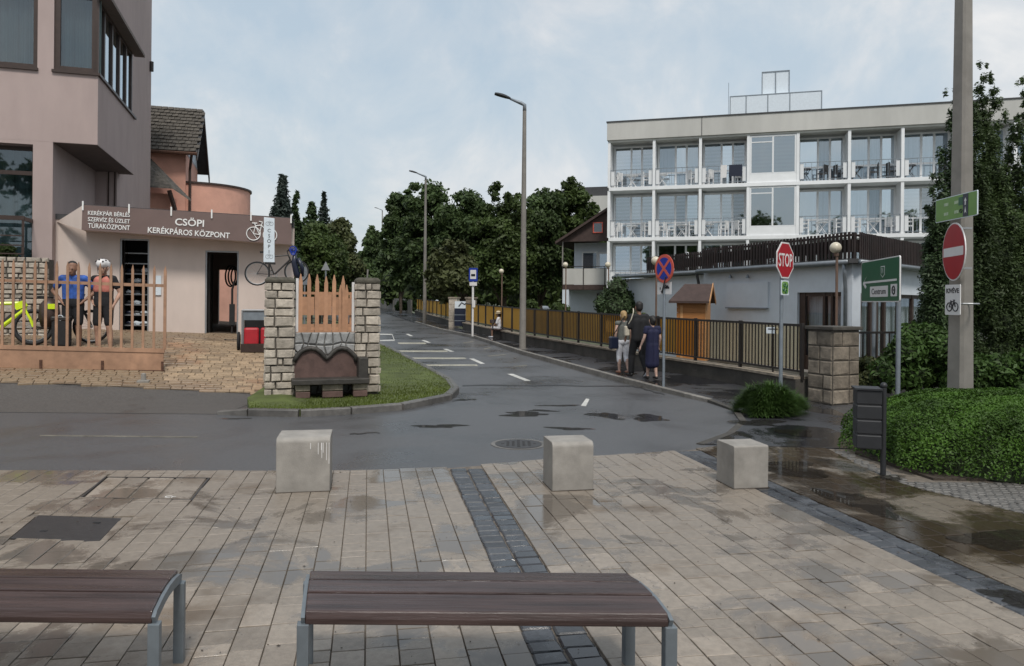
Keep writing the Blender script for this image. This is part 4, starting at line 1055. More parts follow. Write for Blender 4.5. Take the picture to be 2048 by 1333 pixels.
for k, (a, b, zz2) in enumerate(((.3, .62, 1.86), (.63, .95, 1.92), (.96, 1.25, 1.86), (1.26, 1.62, 1.84))):
    MB().b2((a, 0, 1.45), (b, .03, zz2 - .06)).build('board', 'picket_orange', ol); MB().b2((a, 0, 1.12), (b, .03, 1.28)).build('board', 'picket_orange', ol)
for a in (.3, .8, 1.3, 1.58): MB().b2((a, .032, .3), (a + .06, .06, 1.9)).build('stile', 'picket_orange', ol)
# arched bench
bn = thing('arched_bench', 'weathered brown stone bench with double arched backrest below the low wall', 'bench', PLc - Vector((0, 0, PLc.z)) - E1 * .22, angw)
Bo = Vector(bn.location); bd = dAB.normalized()
def bl(px, py):
    t, z = on_line(px, py, Bo, bd); return Vector((t, 0, z))
arc = [bl(*p) for p in ((588, 722), (593, 712), (602, 702), (612, 697), (622, 695), (632, 697), (641, 703), (648, 711), (653, 716), (659, 711), (666, 703), (675, 697), (684, 695), (694, 697), (703, 704), (710, 711), (713, 722))]
body = arc + [bl(713, 770), bl(588, 770)]
MB().extr(body, (0, .09, 0)).build('backrest', 'terracotta_bench', bn)
m = MB(); m.tube([p + Vector((0, -.012, -.015)) for p in arc], .042, 8); m.build('moulding', 'bench_stone_dark', bn, smooth=True)
m = MB(); s0, s1 = bl(588, 756), bl(733, 748); zs1 = s0.z
m.b2((s0.x - .05, -.40, zs1 - .09), (s1.x, .0 - .002, zs1 + .0)); m.build('seat', 'bench_stone_dark', bn, bevel=.012)
MB().b2((arc[-1].x + .004, -.25, zs1 - .05), (s1.x, .05, bl(730, 713).z)).build('end_block', 'bench_stone_dark', bn, bevel=.02)
for a, b, yb in ((590, 618, 790), (642, 682, 788), (702, 730, 786)):
    for k in range(2):
        zA, zB = .1 + k * (zs1 - .19) / 2 , .1 + (k + 1) * (zs1 - .19) / 2
        MB().b2((bl(a, 775).x, -.33, zA + .005), (bl(b, 775).x, -.03, zB - .005)).build('leg_block', 'limestone_grey' if k else 'terracotta_bench', bn, bevel=.012)

# ------------------------------------------------------------------ orange sliding gate
Go = A(327, 742, 13.7); gz_r = Go.z; Go.z = 0
gate = thing('sliding_gate', 'orange steel sliding gate with pointed bars and solid kick panel', 'gate', Go, RZ)
def gl(px, py):
    t, z = on_line(px, py, Go, E2); return Vector((t, 0, z))
g0 = [gl(-60, 737), gl(327, 742), gl(327, 705), gl(-60, 696)]
MB().extr(g0, (0, .03, 0)).build('kick_panel', 'gate_orange', gate)
MB().extr([gl(-60, 689), gl(329, 698), gl(329, 706), gl(-60, 697)], (0, .06, 0)).build('rail', 'gate_orange', gate, loc=(0, -.015, 0))
MB().extr([gl(-60, 556), gl(329, 569), gl(329, 575), gl(-60, 562)], (0, .03, 0)).build('rail', 'gate_orange', gate, loc=(0, .032, 0))
MB().extr([gl(-60, 736), gl(329, 741), gl(329, 745), gl(-60, 740)], (0, .05, 0)).build('rail', 'rust', gate, loc=(0, -.01, 0))
for i in range(19):
    px = 329 - 21.7 * i; b = gl(px, 700 - (329 - px) * .025); tp = gl(px, 532 - (329 - px) * .046); w = .021 if i else .026
    z1 = tp.z - .11
    MB().extr([(b.x - w, 0, b.z), (b.x + w, 0, b.z), (b.x + w, 0, z1), (b.x + .004, 0, tp.z), (b.x - w, 0, z1 + .02)], (0, .026, 0)).build('bar', 'gate_orange', gate)
for px in (82, 205, 325):
    b = gl(px, 738 + (px - 82) * .012); MB().b2((b.x - .02, -.03, b.z - .02), (b.x + .02, .0, b.z + .16)).build('strut', 'rust', gate)
for px in (82,):
    b = gl(px, 741); MB().extr([(b.x - .13, -.06, b.z + .02), (b.x + .13, -.06, b.z + .02), (b.x + .06, -.06, b.z - .04), (b.x - .06, -.06, b.z - .04)], (0, .12, 0)).build('wheel_shoe', 'rust', gate)
gs = thing('gate_stop', 'small concrete gate stop with metal pin on the cobbles', 'gate stop', on_ramp(287, 767), RZ)
MB().b2((-.1, -.09, -.02), (.1, .09, .055)).build('foot', 'kerb', gs, bevel=.01); MB().lathe([(.045, .05), (.04, .17), (.015, .18)], 10).build('pin', 'concrete', gs)
# ------------------------------------------------------------------ hotel
HR = R(-16); HX = Vector((math.cos(HR), math.sin(HR), 0)); HY = Vector((-math.sin(HR), math.cos(HR), 0))
Ho = A(1216, 590, 43.0); Ho.z = 0
hotel = thing('hotel', 'long white four storey hotel with recessed balconies and grey parapet', 'hotel', Ho, HR)
BW = 2.57; NB = 12; FL = [2.58, 5.49, 8.40]; CEIL = 11.13; TOPH = 12.15; RD = 1.3; LEN = BW * NB
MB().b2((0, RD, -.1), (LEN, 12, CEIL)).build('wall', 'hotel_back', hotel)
MB().b2((-.12, -.12, CEIL), (LEN, 12, TOPH)).build('parapet', 'hotel_grey', hotel)
MB().b2((-.16, -.16, TOPH), (LEN + .1, 12.1, TOPH + .07)).build('coping', 'bitumen', hotel)
MB().b2((-.02, -.03, CEIL - .12), (LEN, .2, CEIL - .002)).build('drip_strip', 'hotel_grey', hotel)
for x in (BW * 2 + .05, BW * 7): MB().b2((x, -.14, CEIL - .01), (x + .03, -.121, TOPH)).build('joint_strip', 'bitumen', hotel)
for z in FL: MB().b2((.0, -.05, z - .2), (LEN, RD - .002, z)).build('balcony_slab', 'hotel_white', hotel)
fin = None
for i in range(NB + 1):
    for k, (z0, z1) in enumerate(((0, FL[0] - .2), (FL[0], FL[1] - .2), (FL[1], FL[2] - .2), (FL[2], CEIL - .12))):
        MB().b2((i * BW - .075, -.02, z0 + .001), (i * BW + .075, RD - .004, z1 - .001)).build('balcony_fin', 'hotel_white', hotel)
# one balcony bay: window frame with six panes, blind behind, railing
fh = FL[1] - .2 - FL[0]
def bay_parts(x, z, i, k):
    global b_frame, b_panes, b_blind, b_rail
    o = Vector((x, 0, z))
    if b_frame is None:
        w0, w1, y = .16, BW - .12, RD - .09; m = MB(); c = [w0, w0 + .98, w0 + 1.60, w1]; h = fh - .12
        for q in (c[0], c[1], c[2], c[3]): m.b2((q - .055, y, .02), (q + .055, y + .07, h))
        for zz in (.06, .92, h - .05):
            for a, b in zip(c, c[1:]): m.b2((a + .055, y + .003, zz - .05), (b - .055, y + .067, zz + .05))
        b_frame = m.build('window_frame', 'frame_white', hotel, loc=o); f = b_frame; b_panes = []
        for a, b in zip(c, c[1:]):
            for z0, z1 in ((.1, .88), (.96, h - .1)):
                p = MB().b2((a + .05, y + .03, z0), (b - .05, y + .04, z1)).build('pane', 'glass', b_frame); b_panes.append(p)
        b_blind = MB().b2((w0, y + .062, .03), (w1, y + .068, h - .02)).build('blind', 'zebra_blind', b_frame)
        m = MB(); m.b2((.08, 0, .98), (BW - .08, .035, 1.015)); m.b2((.08, 0, .08), (BW - .08, .03, .105))
        for q in range(9): xx = .1 + q * (BW - .2) / 8; m.b2((xx - .009, .006, .105), (xx + .009, .024, .98))
        b_rail = m.build('railing', 'galvanised', hotel, loc=o)
    else:
        f = inst(b_frame, hotel, o)
        for p in b_panes:
            c_ = inst(p, f)
            if (i * 7 + k * 3) % 5 == 0 or (k == 2 and i >= 4): 
                pass
        bl_ = inst(b_blind, f); inst(b_rail, hotel, o)
        pick = random.random()
        if pick > .62: bl_.material_slots[0].link = 'OBJECT'; bl_.material_slots[0].material = MAT['curtain' if pick > .8 else 'dark_room']
    for sx in (.08, BW - .30): 
        m = MB().b2((x + sx, .04, z + .12), (x + sx + .22, .055, z + .95)); 
        m.build('side_panel', 'frame_white', hotel)
b_frame = None
for k, z in enumerate(FL):
    for i in range(NB - 2):
        if i == 3 and k > 0:                          # enclosed glazed bay flush with the front
            m = MB(); x0, x1 = i * BW + .08, (i + 1) * BW - .08
            h1 = (FL[k + 1] - .2 if k < 2 else CEIL - .12) - z
            MB().b2((x0, -.0, z + .002), (x1, .08, z + .45)).build('apron_panel', 'hotel_white', hotel)
            frame_grid(hotel, x0, x1, z + .452, z + h1 - .02, -.0, [.5], [], .09, 'frame_white', 'glass_mirror', 'bay_window', .08)
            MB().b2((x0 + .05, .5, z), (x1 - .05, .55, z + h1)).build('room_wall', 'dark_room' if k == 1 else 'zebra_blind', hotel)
            MB().b2((x0 + .09, -.004, z + h1 - .42), (x0 + (x1 - x0) / 2 - .04, .05, z + h1 - .36)).build('transom', 'frame_white', hotel)
        else: bay_parts(i * BW, z, i, k)
    
# doors on the ground floor, mostly hidden
for i in (0, 1): frame_grid(hotel, i * BW + .2, i * BW + BW - .2, .1, 2.2, RD - .09, [.5], [], .08, 'frame_white', 'glass_dark', 'door')
# rooftop structures
p0, p1 = to_local(hotel, A(1460, 230, 49)), to_local(hotel, A(1645, 225, 47)); zt0 = A(1645, 178, 47).z
rb = MB().b2((p0.x, p0.y, TOPH - .5), (p1.x, p0.y + 3, zt0)).build('roof_box', 'sign_white', hotel)
for f in (.0, .18, .42, .66, 1.0): x = p0.x + (p1.x - p0.x) * f; MB().b2((x - .03, p0.y - .02, TOPH), (x + .03, p0.y - .001, zt0 + .01)).build('panel_joint', 'galvanised', hotel)
for z in (zt0, (zt0 + TOPH) / 2 + .25): MB().b2((p0.x - .03, p0.y - .022, z - .02), (p1.x + .03, p0.y - .002, z + .03)).build('panel_joint', 'galvanised', hotel)
q0, q1 = to_local(hotel, A(1524, 180, 49)), to_local(hotel, A(1577, 180, 49)); qz = A(1550, 147, 49).z
MB().b2((q0.x, p0.y + .5, zt0), (q1.x, p0.y + 1.5, qz)).build('lift_housing', 'sign_white', hotel)
m = MB()
for x in (q0.x, (q0.x + q1.x) / 2, q1.x): m.b2((x - .03, p0.y + .46, zt0 + .03), (x + .03, p0.y + .498, qz))
m.b2((q0.x - .031, p0.y + .455, qz), (q1.x + .031, p0.y + .499, qz + .05)); m.build('housing_frame', 'galvanised', hotel)
an = to_local(hotel, A(1378, 236, 45)); m = MB(); m.tube([(an.x, an.y, TOPH), (an.x, an.y, TOPH + .55)], .025, 6); m.torus((an.x + .12, an.y, TOPH + .35), .13, .03, (.5, -1, .3), 14, 5); m.build('satellite_dish', 'galvanised', hotel)
MB().tube([(p0.x - .1, p0.y, TOPH), (p0.x - .1, p0.y, TOPH + 4.2)], .015, 5).build('mast', 'galvanised', hotel)
# balcony furniture
def chair_mesh(mat):
    m = MB()
    m.b2((-.23, -.22, .41), (.23, .22, .45))
    for x in (-.21, .21):
        m.b2((x - .025, -.22, 0), (x + .025, -.17, .42)); m.b2((x - .025, .17, 0), (x + .025, .22, .86)); m.b2((x - .03, -.22, .64), (x + .03, .2, .67)); m.b2((x - .02, -.22, .45), (x + .02, -.18, .65))
    for i in range(4): xx = -.15 + i * .1; m.b2((xx - .032, .19, .47), (xx + .032, .215, .84))
    m.b2((-.235, .185, .84), (.235, .222, .89)); m.b2((-.2, -.2, .2), (.2, -.18, .22))
    me = m.mesh('garden_chair'); me.materials.append(MAT[mat]); return me
def table_mesh(mat):
    m = MB(); m.lathe([(.34, .69), (.34, .72), (.0, .72)][:2] + [(.01, .72)], 18)
    for s in (-1, 1):
        for y in (-.12, .12): m.tube([(s * .28, y, 0), (-s * .22, y, .69)], .018, 6)
    me = m.mesh('garden_table'); me.materials.append(MAT[mat]); return me
chairs = {'w': chair_mesh('plastic_white'), 'd': chair_mesh('plastic_dark')}; tables = {'w': table_mesh('plastic_white'), 'd': table_mesh('plastic_dark')}
FN = {0: 'first floor', 1: 'second floor', 2: 'top floor'}; BN = ['leftmost', 'second', 'third', 'fourth', 'fifth', 'sixth', 'seventh', 'eighth']
random.seed(31)
furn = {(2, 0): ('c', 't', 'c'), (2, 1): ('t', 'c'), (2, 2): ('c', 'c'), (2, 4): ('T', 'D', 'D'), (2, 5): ('T', 'D', 'D'), (2, 6): ('T', 'D'),
        (1, 0): ('c', 't', 'c'), (1, 1): ('c', 'c', 't', 'c'), (1, 2): ('t', 'c', 'c'), (1, 4): ('c', 't', 'c'), (1, 5): ('c', 't', 'c'), (1, 6): ('c', 't'), (0, 0): ('t', 'c'), (0, 1): ('c',)}
for (k, i), items in furn.items():
    n = len(items)
    for j, it in enumerate(items):
        x = i * BW + .42 + (BW - .85) * (j / max(1, n - 1) if n > 1 else .5); y = random.uniform(.42, .6)
        pos = Ho + HX * x + HY * y + Vector((0, 0, FL[k])); colr = 'white' if it in 'ct' else 'dark'
        me = (chairs if it in 'cD' else tables)['w' if it in 'ct' else 'd']; nm = 'garden_chair' if it in 'cD' else 'garden_table'
        rz = HR + (random.uniform(-.5, .5) if nm == 'garden_table' else (R(70) if j < n / 2 else R(-70)) + random.uniform(-.3, .3) + math.pi)
        side_ = '' if n == 1 else ('left end of ' if j == 0 else 'right end of ' if j == n - 1 else 'middle left of ' if j == 1 and n == 4 else 'middle of ')
        where = f'{BN[i]} {FN[k]} hotel balcony from left'
        link(me, nm, None, loc=pos, rz=rz); o = COL.objects[-1]
        tag(o, f'{colr} plastic {"chair" if nm == "garden_chair" else "folding table"} {side_ or "on "}{where}', 'chair' if nm == 'garden_chair' else 'table', 'hotel balcony furniture')
tw = tag(MB().extr([(-.35, 0, .4), (.35, 0, .38), (.35, 0, 1.03), (-.35, 0, 1.03)], (0, .03, 0)).build('towel', 'paint_navy', loc=Ho + HX * (BW * 2 + 1.9) + HY * -.05 + Vector((0, 0, FL[2])), rz=HR), 'dark towel hung over the third top floor balcony railing', 'towel')
tag(MB().extr([(-.2, 0, .3), (.12, 0, .34), (.14, 0, 1.03), (-.2, 0, 1.03)], (0, .03, 0)).build('towel', 'paint_white', loc=Ho + HX * (BW * 2 + 1.3) + HY * -.05 + Vector((0, 0, FL[2])), rz=HR), 'white towel hung over the third top floor balcony railing', 'towel')

# ------------------------------------------------------------------ house with brown gable beside the hotel
Bo_ = A(1124, 600, 45.5); Bo_.z = 0
bh = thing('gabled_house', 'white house with dark brown gable roof and long balcony left of the hotel', 'house', Bo_, HR)
def bhl(px, py): t, z = on_line(px, py, Bo_, HX); return Vector((t, 0, z))
ev = bhl(1120, 484); f1 = bhl(1120, 570).z; W_ = 7.0; ap = ev.z + (W_ / 2) * .62
MB().extr([(-.15, -.02, ev.z), (W_ + .15, -.02, ev.z), (W_ / 2, -.02, ap + .1)], (0, .1, 0)).build('gable', 'roof_brown', bh)
m = MB(); m.extr([(-.4, -.3, ev.z - .16), (W_ / 2, -.3, ap + .12), (W_ / 2, -.3, ap + .28), (-.4, -.3, ev.z + .0)], (0, 9, 0)); m.build('roof', 'roof_brown', bh)
m = MB(); m.extr([(W_ + .4, -.3, ev.z - .16), (W_ / 2 + .001, -.3, ap + .12), (W_ / 2 + .001, -.3, ap + .28), (W_ + .4, -.3, ev.z)], (0, 9, 0)); m.build('roof', 'roof_brown', bh)
MB().b2((.5, 1.2, f1), (W_, 8.5, ev.z)).build('wall', 'plaster_white', bh); MB().b2((.1, 1.6, 0), (W_, 8.5, f1 - .3)).build('wall', 'plaster_white', bh)
MB().b2((0, 0, f1 - .3), (W_, 8.4, f1)).build('balcony_slab', 'roof_brown', bh)
MB().b2((.02, .0, -.1), (.42, .3, f1 - .3)).build('column', 'plaster_white', bh)
for z0, z1, mt, y in ((f1 + .02, f1 + 1.0, 'hotel_grey', .06),): MB().b2((.0, y, z0), (W_, y + .03, z1)).build('balcony_panel', mt, bh)
m = MB(); m.b2((0, .0, f1 + 1.1), (W_, .04, f1 + 1.14)); [m.b2((x, .0, f1 - .3), (x + .04, .04, f1 + 1.1)) for x in (.0, 1.3, 2.6, 3.9)]; m.build('balcony_rail', 'black_metal', bh)
MB().b2((-.02, -.02, f1 + 1.14), (.05, .05, ev.z)).build('corner_post', 'concrete_pole', bh)
frame_grid(bh, 1.0, 2.0, f1 + .02, f1 + 2.1, 1.13, [], [], .08, 'frame_white', 'glass_dark', 'window'); frame_grid(bh, 2.02, 2.85, f1 + .02, f1 + 2.05, 1.13, [], [], .1, 'frame_white', 'glass', 'door')
frame_grid(bh, 1.9, 2.6, .2, f1 - .5, 1.52, [], [], .06, 'frame_brown', 'glass_dark', 'door')
gx = bhl(1196, 455); frame_grid(bh, gx.x - .3, gx.x + .3, gx.z - .35, gx.z + .3, -.07, [], [], .06, 'paint_orange_red', 'glass_dark', 'attic_window', .05)
# pale block behind the trees
pb = thing('far_block', 'pale flat roofed block glimpsed between trees and hotel', 'building', A(1198, 395, 70) - Vector((0, 0, A(1198, 395, 70).z)), HR)
zf = A(1198, 392, 70).z; MB().b2((-2.2, 0, 0), (6, 6, zf)).build('wall', 'hotel_grey', pb); MB().b2((-1.6, .3, zf), (3, 5, zf + .9)).build('roof_box', 'bitumen', pb)

# ------------------------------------------------------------------ low white restaurant with roof terrace
Rc = A(1704, 620, 17.2); Rc.z = 0; ra = R(-18.7); RA = Vector((math.sin(ra), math.cos(ra), 0)); RB = Vector((math.sin(R(45)), math.cos(R(45)), 0)); RH = 2.70
rest_ = thing('restaurant', 'low white restaurant with brown framed windows and flat roof behind the fence', 'restaurant', Rc, 0)
LA = 6.1; LB = 7.0
def wall_seg(parent, O, d, L, h0, h1, openings, mat, thick=.25, outn=None):
    """upright wall along d from O with rectangular openings (t0,t1,z0,z1); outward side is outn"""
    n = outn; cur = 0
    def blk(t0, t1, z0, z1):
        if t1 - t0 < .01 or z1 - z0 < .01: return
        a = O + d * t0; b = O + d * t1; i = -n * thick
        MB().extr([a + Vector((0, 0, z0)), b + Vector((0, 0, z0)), b + i + Vector((0, 0, z0)), a + i + Vector((0, 0, z0))], (0, 0, z1 - z0)).build('wall', mat, parent)
    for t0, t1, z0, z1 in sorted(openings):
        blk(cur, t0, h0, h1); blk(t0, t1, h0, z0); blk(t0, t1, z1, h1); cur = t1
    blk(cur, L, h0, h1)
nA = Vector((-RA.y, RA.x, 0)); nA = nA if nA.x < 0 else -nA
nB = Vector((RB.y, -RB.x, 0)); nB = nB if nB.y < 0 else -nB
tA = lambda px: on_line(px, 640, Rc, RA)[0]; zA = lambda px, py: on_line(px, py, Rc, RA)[1]
tB = lambda px: on_line(px, 640, Rc, RB)[0]; zB_ = lambda px, py: on_line(px, py, Rc, RB)[1]
O0 = Vector((0, 0, 0))
opA = [(tA(1692), tA(1594), 0.0, zA(1640, 585))]; opB = [(.12, LB - .3, 0.0, zB_(1760, 588))]
wall_seg(rest_, O0, RA, LA, -.1, RH, opA, 'plaster_white', outn=nA); wall_seg(rest_, O0 + RB * .002, RB, LB, -.1, RH - .001, opB, 'plaster_white', outn=nB)
def glaze(parent, O, d, n, t0, t1, z0, z1, posts, curtain=True):
    for i, (a, w) in enumerate(posts):
        p = O + d * a - n * .06; q = O + d * (a + w) - n * .06
        MB().extr([p + Vector((0, 0, z0)), q + Vector((0, 0, z0)), q - n * .1 + Vector((0, 0, z0)), p - n * .1 + Vector((0, 0, z0))], (0, 0, z1 - z0)).build('window_frame', 'frame_brown', parent)
    for zz, hh in ((z1 - .1, .1), (z0, .45)):
        p = O + d * t0 - n * .075; q = O + d * t1 - n * .075
        MB().extr([p + Vector((0, 0, zz)), q + Vector((0, 0, zz)), q - n * .06 + Vector((0, 0, zz)), p - n * .06 + Vector((0, 0, zz))], (0, 0, hh)).build('window_rail', 'frame_brown', parent)
    p = O + d * t0 - n * .1; q = O + d * t1 - n * .1
    MB().extr([p + Vector((0, 0, z0 + .45)), q + Vector((0, 0, z0 + .45)), q - n * .008 + Vector((0, 0, z0 + .45)), p - n * .008 + Vector((0, 0, z0 + .45))], (0, 0, z1 - z0 - .5)).build('pane', 'glass_clear', parent)
    k = int((t1 - t0) * 26); v = []
    for i in range(k + 1):
        w = .02 * math.sin(i * 1.4) + .012 * math.sin(i * .6); c = O + d * (t0 + (t1 - t0) * i / k) - n * (.28 + w); v += [c + Vector((0, 0, z0 + .1)), c + Vector((0, 0, z1 - .05))]
    MB().add(v, [(2 * i, 2 * i + 2, 2 * i + 3, 2 * i + 1) for i in range(k)]).build('curtain', 'curtain', parent, smooth=True)
a0, a1 = opA[0][0], opA[0][1]
glaze(rest_, O0, RA, nA, a0, a1, 0, opA[0][3], [(a0, .12), (a0 + (a1 - a0) * .45, .08), (a1 - .22, .2), (a0 + (a1 - a0) * .3, .06)])
glaze(rest_, O0, RB, nB, .12, LB - .3, 0, opB[0][3], [(.12, .16)] + [(x, .14) for x in (.62, 1.35, 1.75, 2.3, 3.4, 4.5, 5.6)])
# wing further back, set in
Wo = RA * (LA - .25) - nA * .0 + nA * -.28
wall_seg(rest_, Wo, RA, 6.5, -.1, RH - .06, [], 'plaster_white', outn=nA)
ro = [O0 - RA * .12 + nA * .22 - RB * -.0, O0 + RA * LA + nA * .22, Wo + RA * 0 + nA * .2, Wo + RA * 6.6 + nA * .2, Wo + RA * 6.6 + HX * 8, O0 + RB * LB + HX * 3, O0 + RB * LB + nB * .22, O0 + nB * .22 + nA * .05]
MB().extr([p + Vector((0, 0, RH + .002)) for p in ro], (0, 0, .10)).build('roof', 'bitumen', rest_)
for a, b in ((O0 + nA * .25 + nB * .1, O0 + RA * LA + nA * .25), (Wo + nA * .24, Wo + RA * 6.6 + nA * .24), (O0 + nB * .25 + nA * .1, O0 + RB * LB + nB * .25)):
    MB().tube([a + Vector((0, 0, RH + .02)), b + Vector((0, 0, RH + .02))], .065, 8).build('gutter', 'gutter', rest_, smooth=True)
MB().tube([nA * .28 + RB * .08 + Vector((0, 0, RH)), nA * .26 + RB * .08 + Vector((0, 0, RH - .25)), nA * .1 - RA * -.1 + Vector((0, 0, RH - .62)), nA * .1 - RA * -.1], .045, 8).build('downpipe', 'gutter', rest_, smooth=True)
MB().tube([RA * (LA + .1) + nA * .2 + Vector((0, 0, RH)), RA * (LA + .1) + nA * .08 + Vector((0, 0, RH - .5)), RA * (LA + .1) + nA * .08], .045, 8).build('downpipe', 'bitumen', rest_)
b0, b1, z0, z1 = tA(1538), tA(1455), zA(1495, 616), zA(1495, 566)
MB().extr([RA * b0 + nA * .002 + Vector((0, 0, z0)), RA * b1 + nA * .002 + Vector((0, 0, z0)), RA * b1 + nA * .05 + Vector((0, 0, z0)), RA * b0 + nA * .05 + Vector((0, 0, z0))], (0, 0, z1 - z0)).build('wall_board', 'plaster_white', rest_)
MB().extr([RA * b0 + nA * .052 + Vector((0, 0, z0 - .03)), RA * b1 + nA * .052 + Vector((0, 0, z0 - .03)), RA * b1 + nA * .09 + Vector((0, 0, z0 - .03)), RA * b0 + nA * .09 + Vector((0, 0, z0 - .03))], (0, 0, .04)).build('board_ledge', 'galvanised', rest_)
for px in (1467, 1502): p = RA * tA(px) + nA * .12 + Vector((0, 0, zA(px, 554))); MB().lathe([(.02, .06), (.05, .0), (.06, -.04)], 10, p).build('spotlight', 'galvanised', rest_)
MB().extr([nA * .004 + Vector((0, 0, -.1)), RA * LA + nA * .004 + Vector((0, 0, -.1)), RA * LA + nA * .5 + Vector((0, 0, -.1)), nA * .5 + Vector((0, 0, -.1))], (0, 0, .2)).build('plinth', 'kerb', rest_)
# roof terrace fence of brown slats
tf = thing('terrace_fence', 'dark brown slatted fence round the restaurant roof terrace', 'fence', Rc, 0)
runs = [(nA * .08 - nB * -.05, RA, LA + .1, nA), (Wo + nA * .1, RA, 4.2, nA), (nB * .08 + RB * .1, RB, LB - .2, nB)]
zt_, zb_ = RH + .74, RH + .1
slat = None
for ri, (O, d, L, n) in enumerate(runs):
    dz = 0 if ri != 1 else -.05; k = int(L / .125)
    for i in range(k):
        p = O + d * (.06 + i * .125) + n * .03; a = math.atan2(d.y, d.x)
        if slat is None: slat = MB().box((0, 0, 0), (.068, .02, zt_ - zb_ - .02)).build('slat', 'terrace_wood', tf, loc=p + Vector((0, 0, (zt_ + zb_) / 2 + dz)), rz=a)
        else: inst(slat, tf, p + Vector((0, 0, (zt_ + zb_) / 2 + dz + random.uniform(-.008, .008))), a)
    for z, hh in ((zb_ + .16, .3), (zt_ - .11, .05)):
        MB().extr([O + Vector((0, 0, z + dz)), O + d * L + Vector((0, 0, z + dz)), O + d * L - n * .03 + Vector((0, 0, z + dz)), O - n * .03 + Vector((0, 0, z + dz))], (0, 0, hh)).build('board', 'terrace_wood', tf)
    for i in range(int(L / 1.6) + 1):
        p = O + d * min(L - .05, .03 + i * 1.6) - n * .08
        MB().box(p + Vector((0, 0, (zt_ + zb_) / 2 - .05)), (.07, .07, zt_ - zb_ + .06), math.atan2(d.y, d.x)).build('post', 'frame_white' if i % 2 else 'terrace_wood', tf)
# wooden kiosk in front of the wing
Kp = A(1392, 720, 20.7); Kp.z = 0
hut = thing('wooden_kiosk', 'small orange wooden kiosk with brown pitched roof behind the fence', 'kiosk', Kp, R(-22)); hut.scale = (.74, 1, 1)
kz = 1.78; kr_ = A(1385, 572, 20.9).z
for k in range(11): z = .12 + k * (kz - .12) / 11; MB().b2((-.74, 0, z), (.32, .03, z + (kz - .12) / 11 - .006)).build('plank', 'hut_wood', hut)
for k in range(6): y = .0 + k * .17; MB().b2((.322, y, .12), (.352, y + .165, kz + (.34 if 1 < k < 4 else .15))).build('plank', 'hut_wood_light', hut)
MB().b2((-.7, .04, .12), (.31, 1.0, kz - .02)).build('body', 'hut_wood', hut)
MB().b2((-.76, -.03, .1), (.36, 1.05, .12)).build('base', 'frame_brown', hut)
m = MB(); m.extr([(-1.0, -.2, kz - .04), (.5, -.2, kz - .04), (.5, .5, kr_), (-.55, .5, kr_)], (0, 0, .06)); m.build('roof', 'roof_brown', hut)
m = MB(); m.extr([(-1.0, 1.2, kz - .04), (.5, 1.2, kz - .04), (.5, .502, kr_), (-.55, .502, kr_)], (0, 0, .06)); m.build('roof', 'roof_brown', hut)
MB().extr([(.505, -.22, kz - .08), (.505, .5, kr_ - .02), (.505, 1.22, kz - .08), (.505, 1.22, kz + .02), (.505, .5, kr_ + .09), (.505, -.22, kz + .02)], (.03, 0, 0)).build('barge_board', 'hut_wood_light', hut)
MB().b2((-.6, -.02, .12), (-.5, .0 - .003, kz - .1)).build('trim', 'hut_wood_light', hut)

# ------------------------------------------------------------------ street fence on its low wall
fw_pts = [Vector((5.2, 13.25, 0)), Vector((4.68, 15.14, 0)), Vector((3.54, 17.94, 0)), Vector((2.0, 22.2, 0)), Vector((0.39, 26.7, 0)), Vector((-2.3, 36.5, 0))]
fw2 = [Vector((-3.3, 40.2, 0)), Vector((-5.6, 50.0, 0)), Vector((-7.65, 59.3, 0))]
lw_ = thing('low_wall', 'dark weathered concrete plinth wall below the amber street fence', 'wall')
def wall_run(pts, h, parent):
    for a, b in zip(pts, pts[1:]):
        d = (b - a).normalized(); n = Vector((-d.y, d.x, 0)) * .13
        za, zb = H(a.y) + h + .1, H(b.y) + h + .1
        lo = [a - n, b - n, b + n, a + n]; zs_ = [za, zb, zb, za]
        v = [Vector((p.x, p.y, -.1)) for p in lo] + [Vector((p.x, p.y, z)) for p, z in zip(lo, zs_)]
        MB().add(v, [(0, 3, 2, 1), (4, 5, 6, 7), (0, 1, 5, 4), (1, 2, 6, 5), (2, 3, 7, 6), (3, 0, 4, 7)]).build('wall_length', 'concrete_old', parent)
        n2 = n * 1.25; v = [Vector((p.x, p.y, z + .002)) for p, z in zip([a - n2, b - n2, b + n2, a + n2], zs_)]
        MB().extr(v, (0, 0, .045)).build('wall_coping', 'limestone_grey', parent)
wall_run(fw_pts, .30, lw_); wall_run(fw2, .30, lw_)
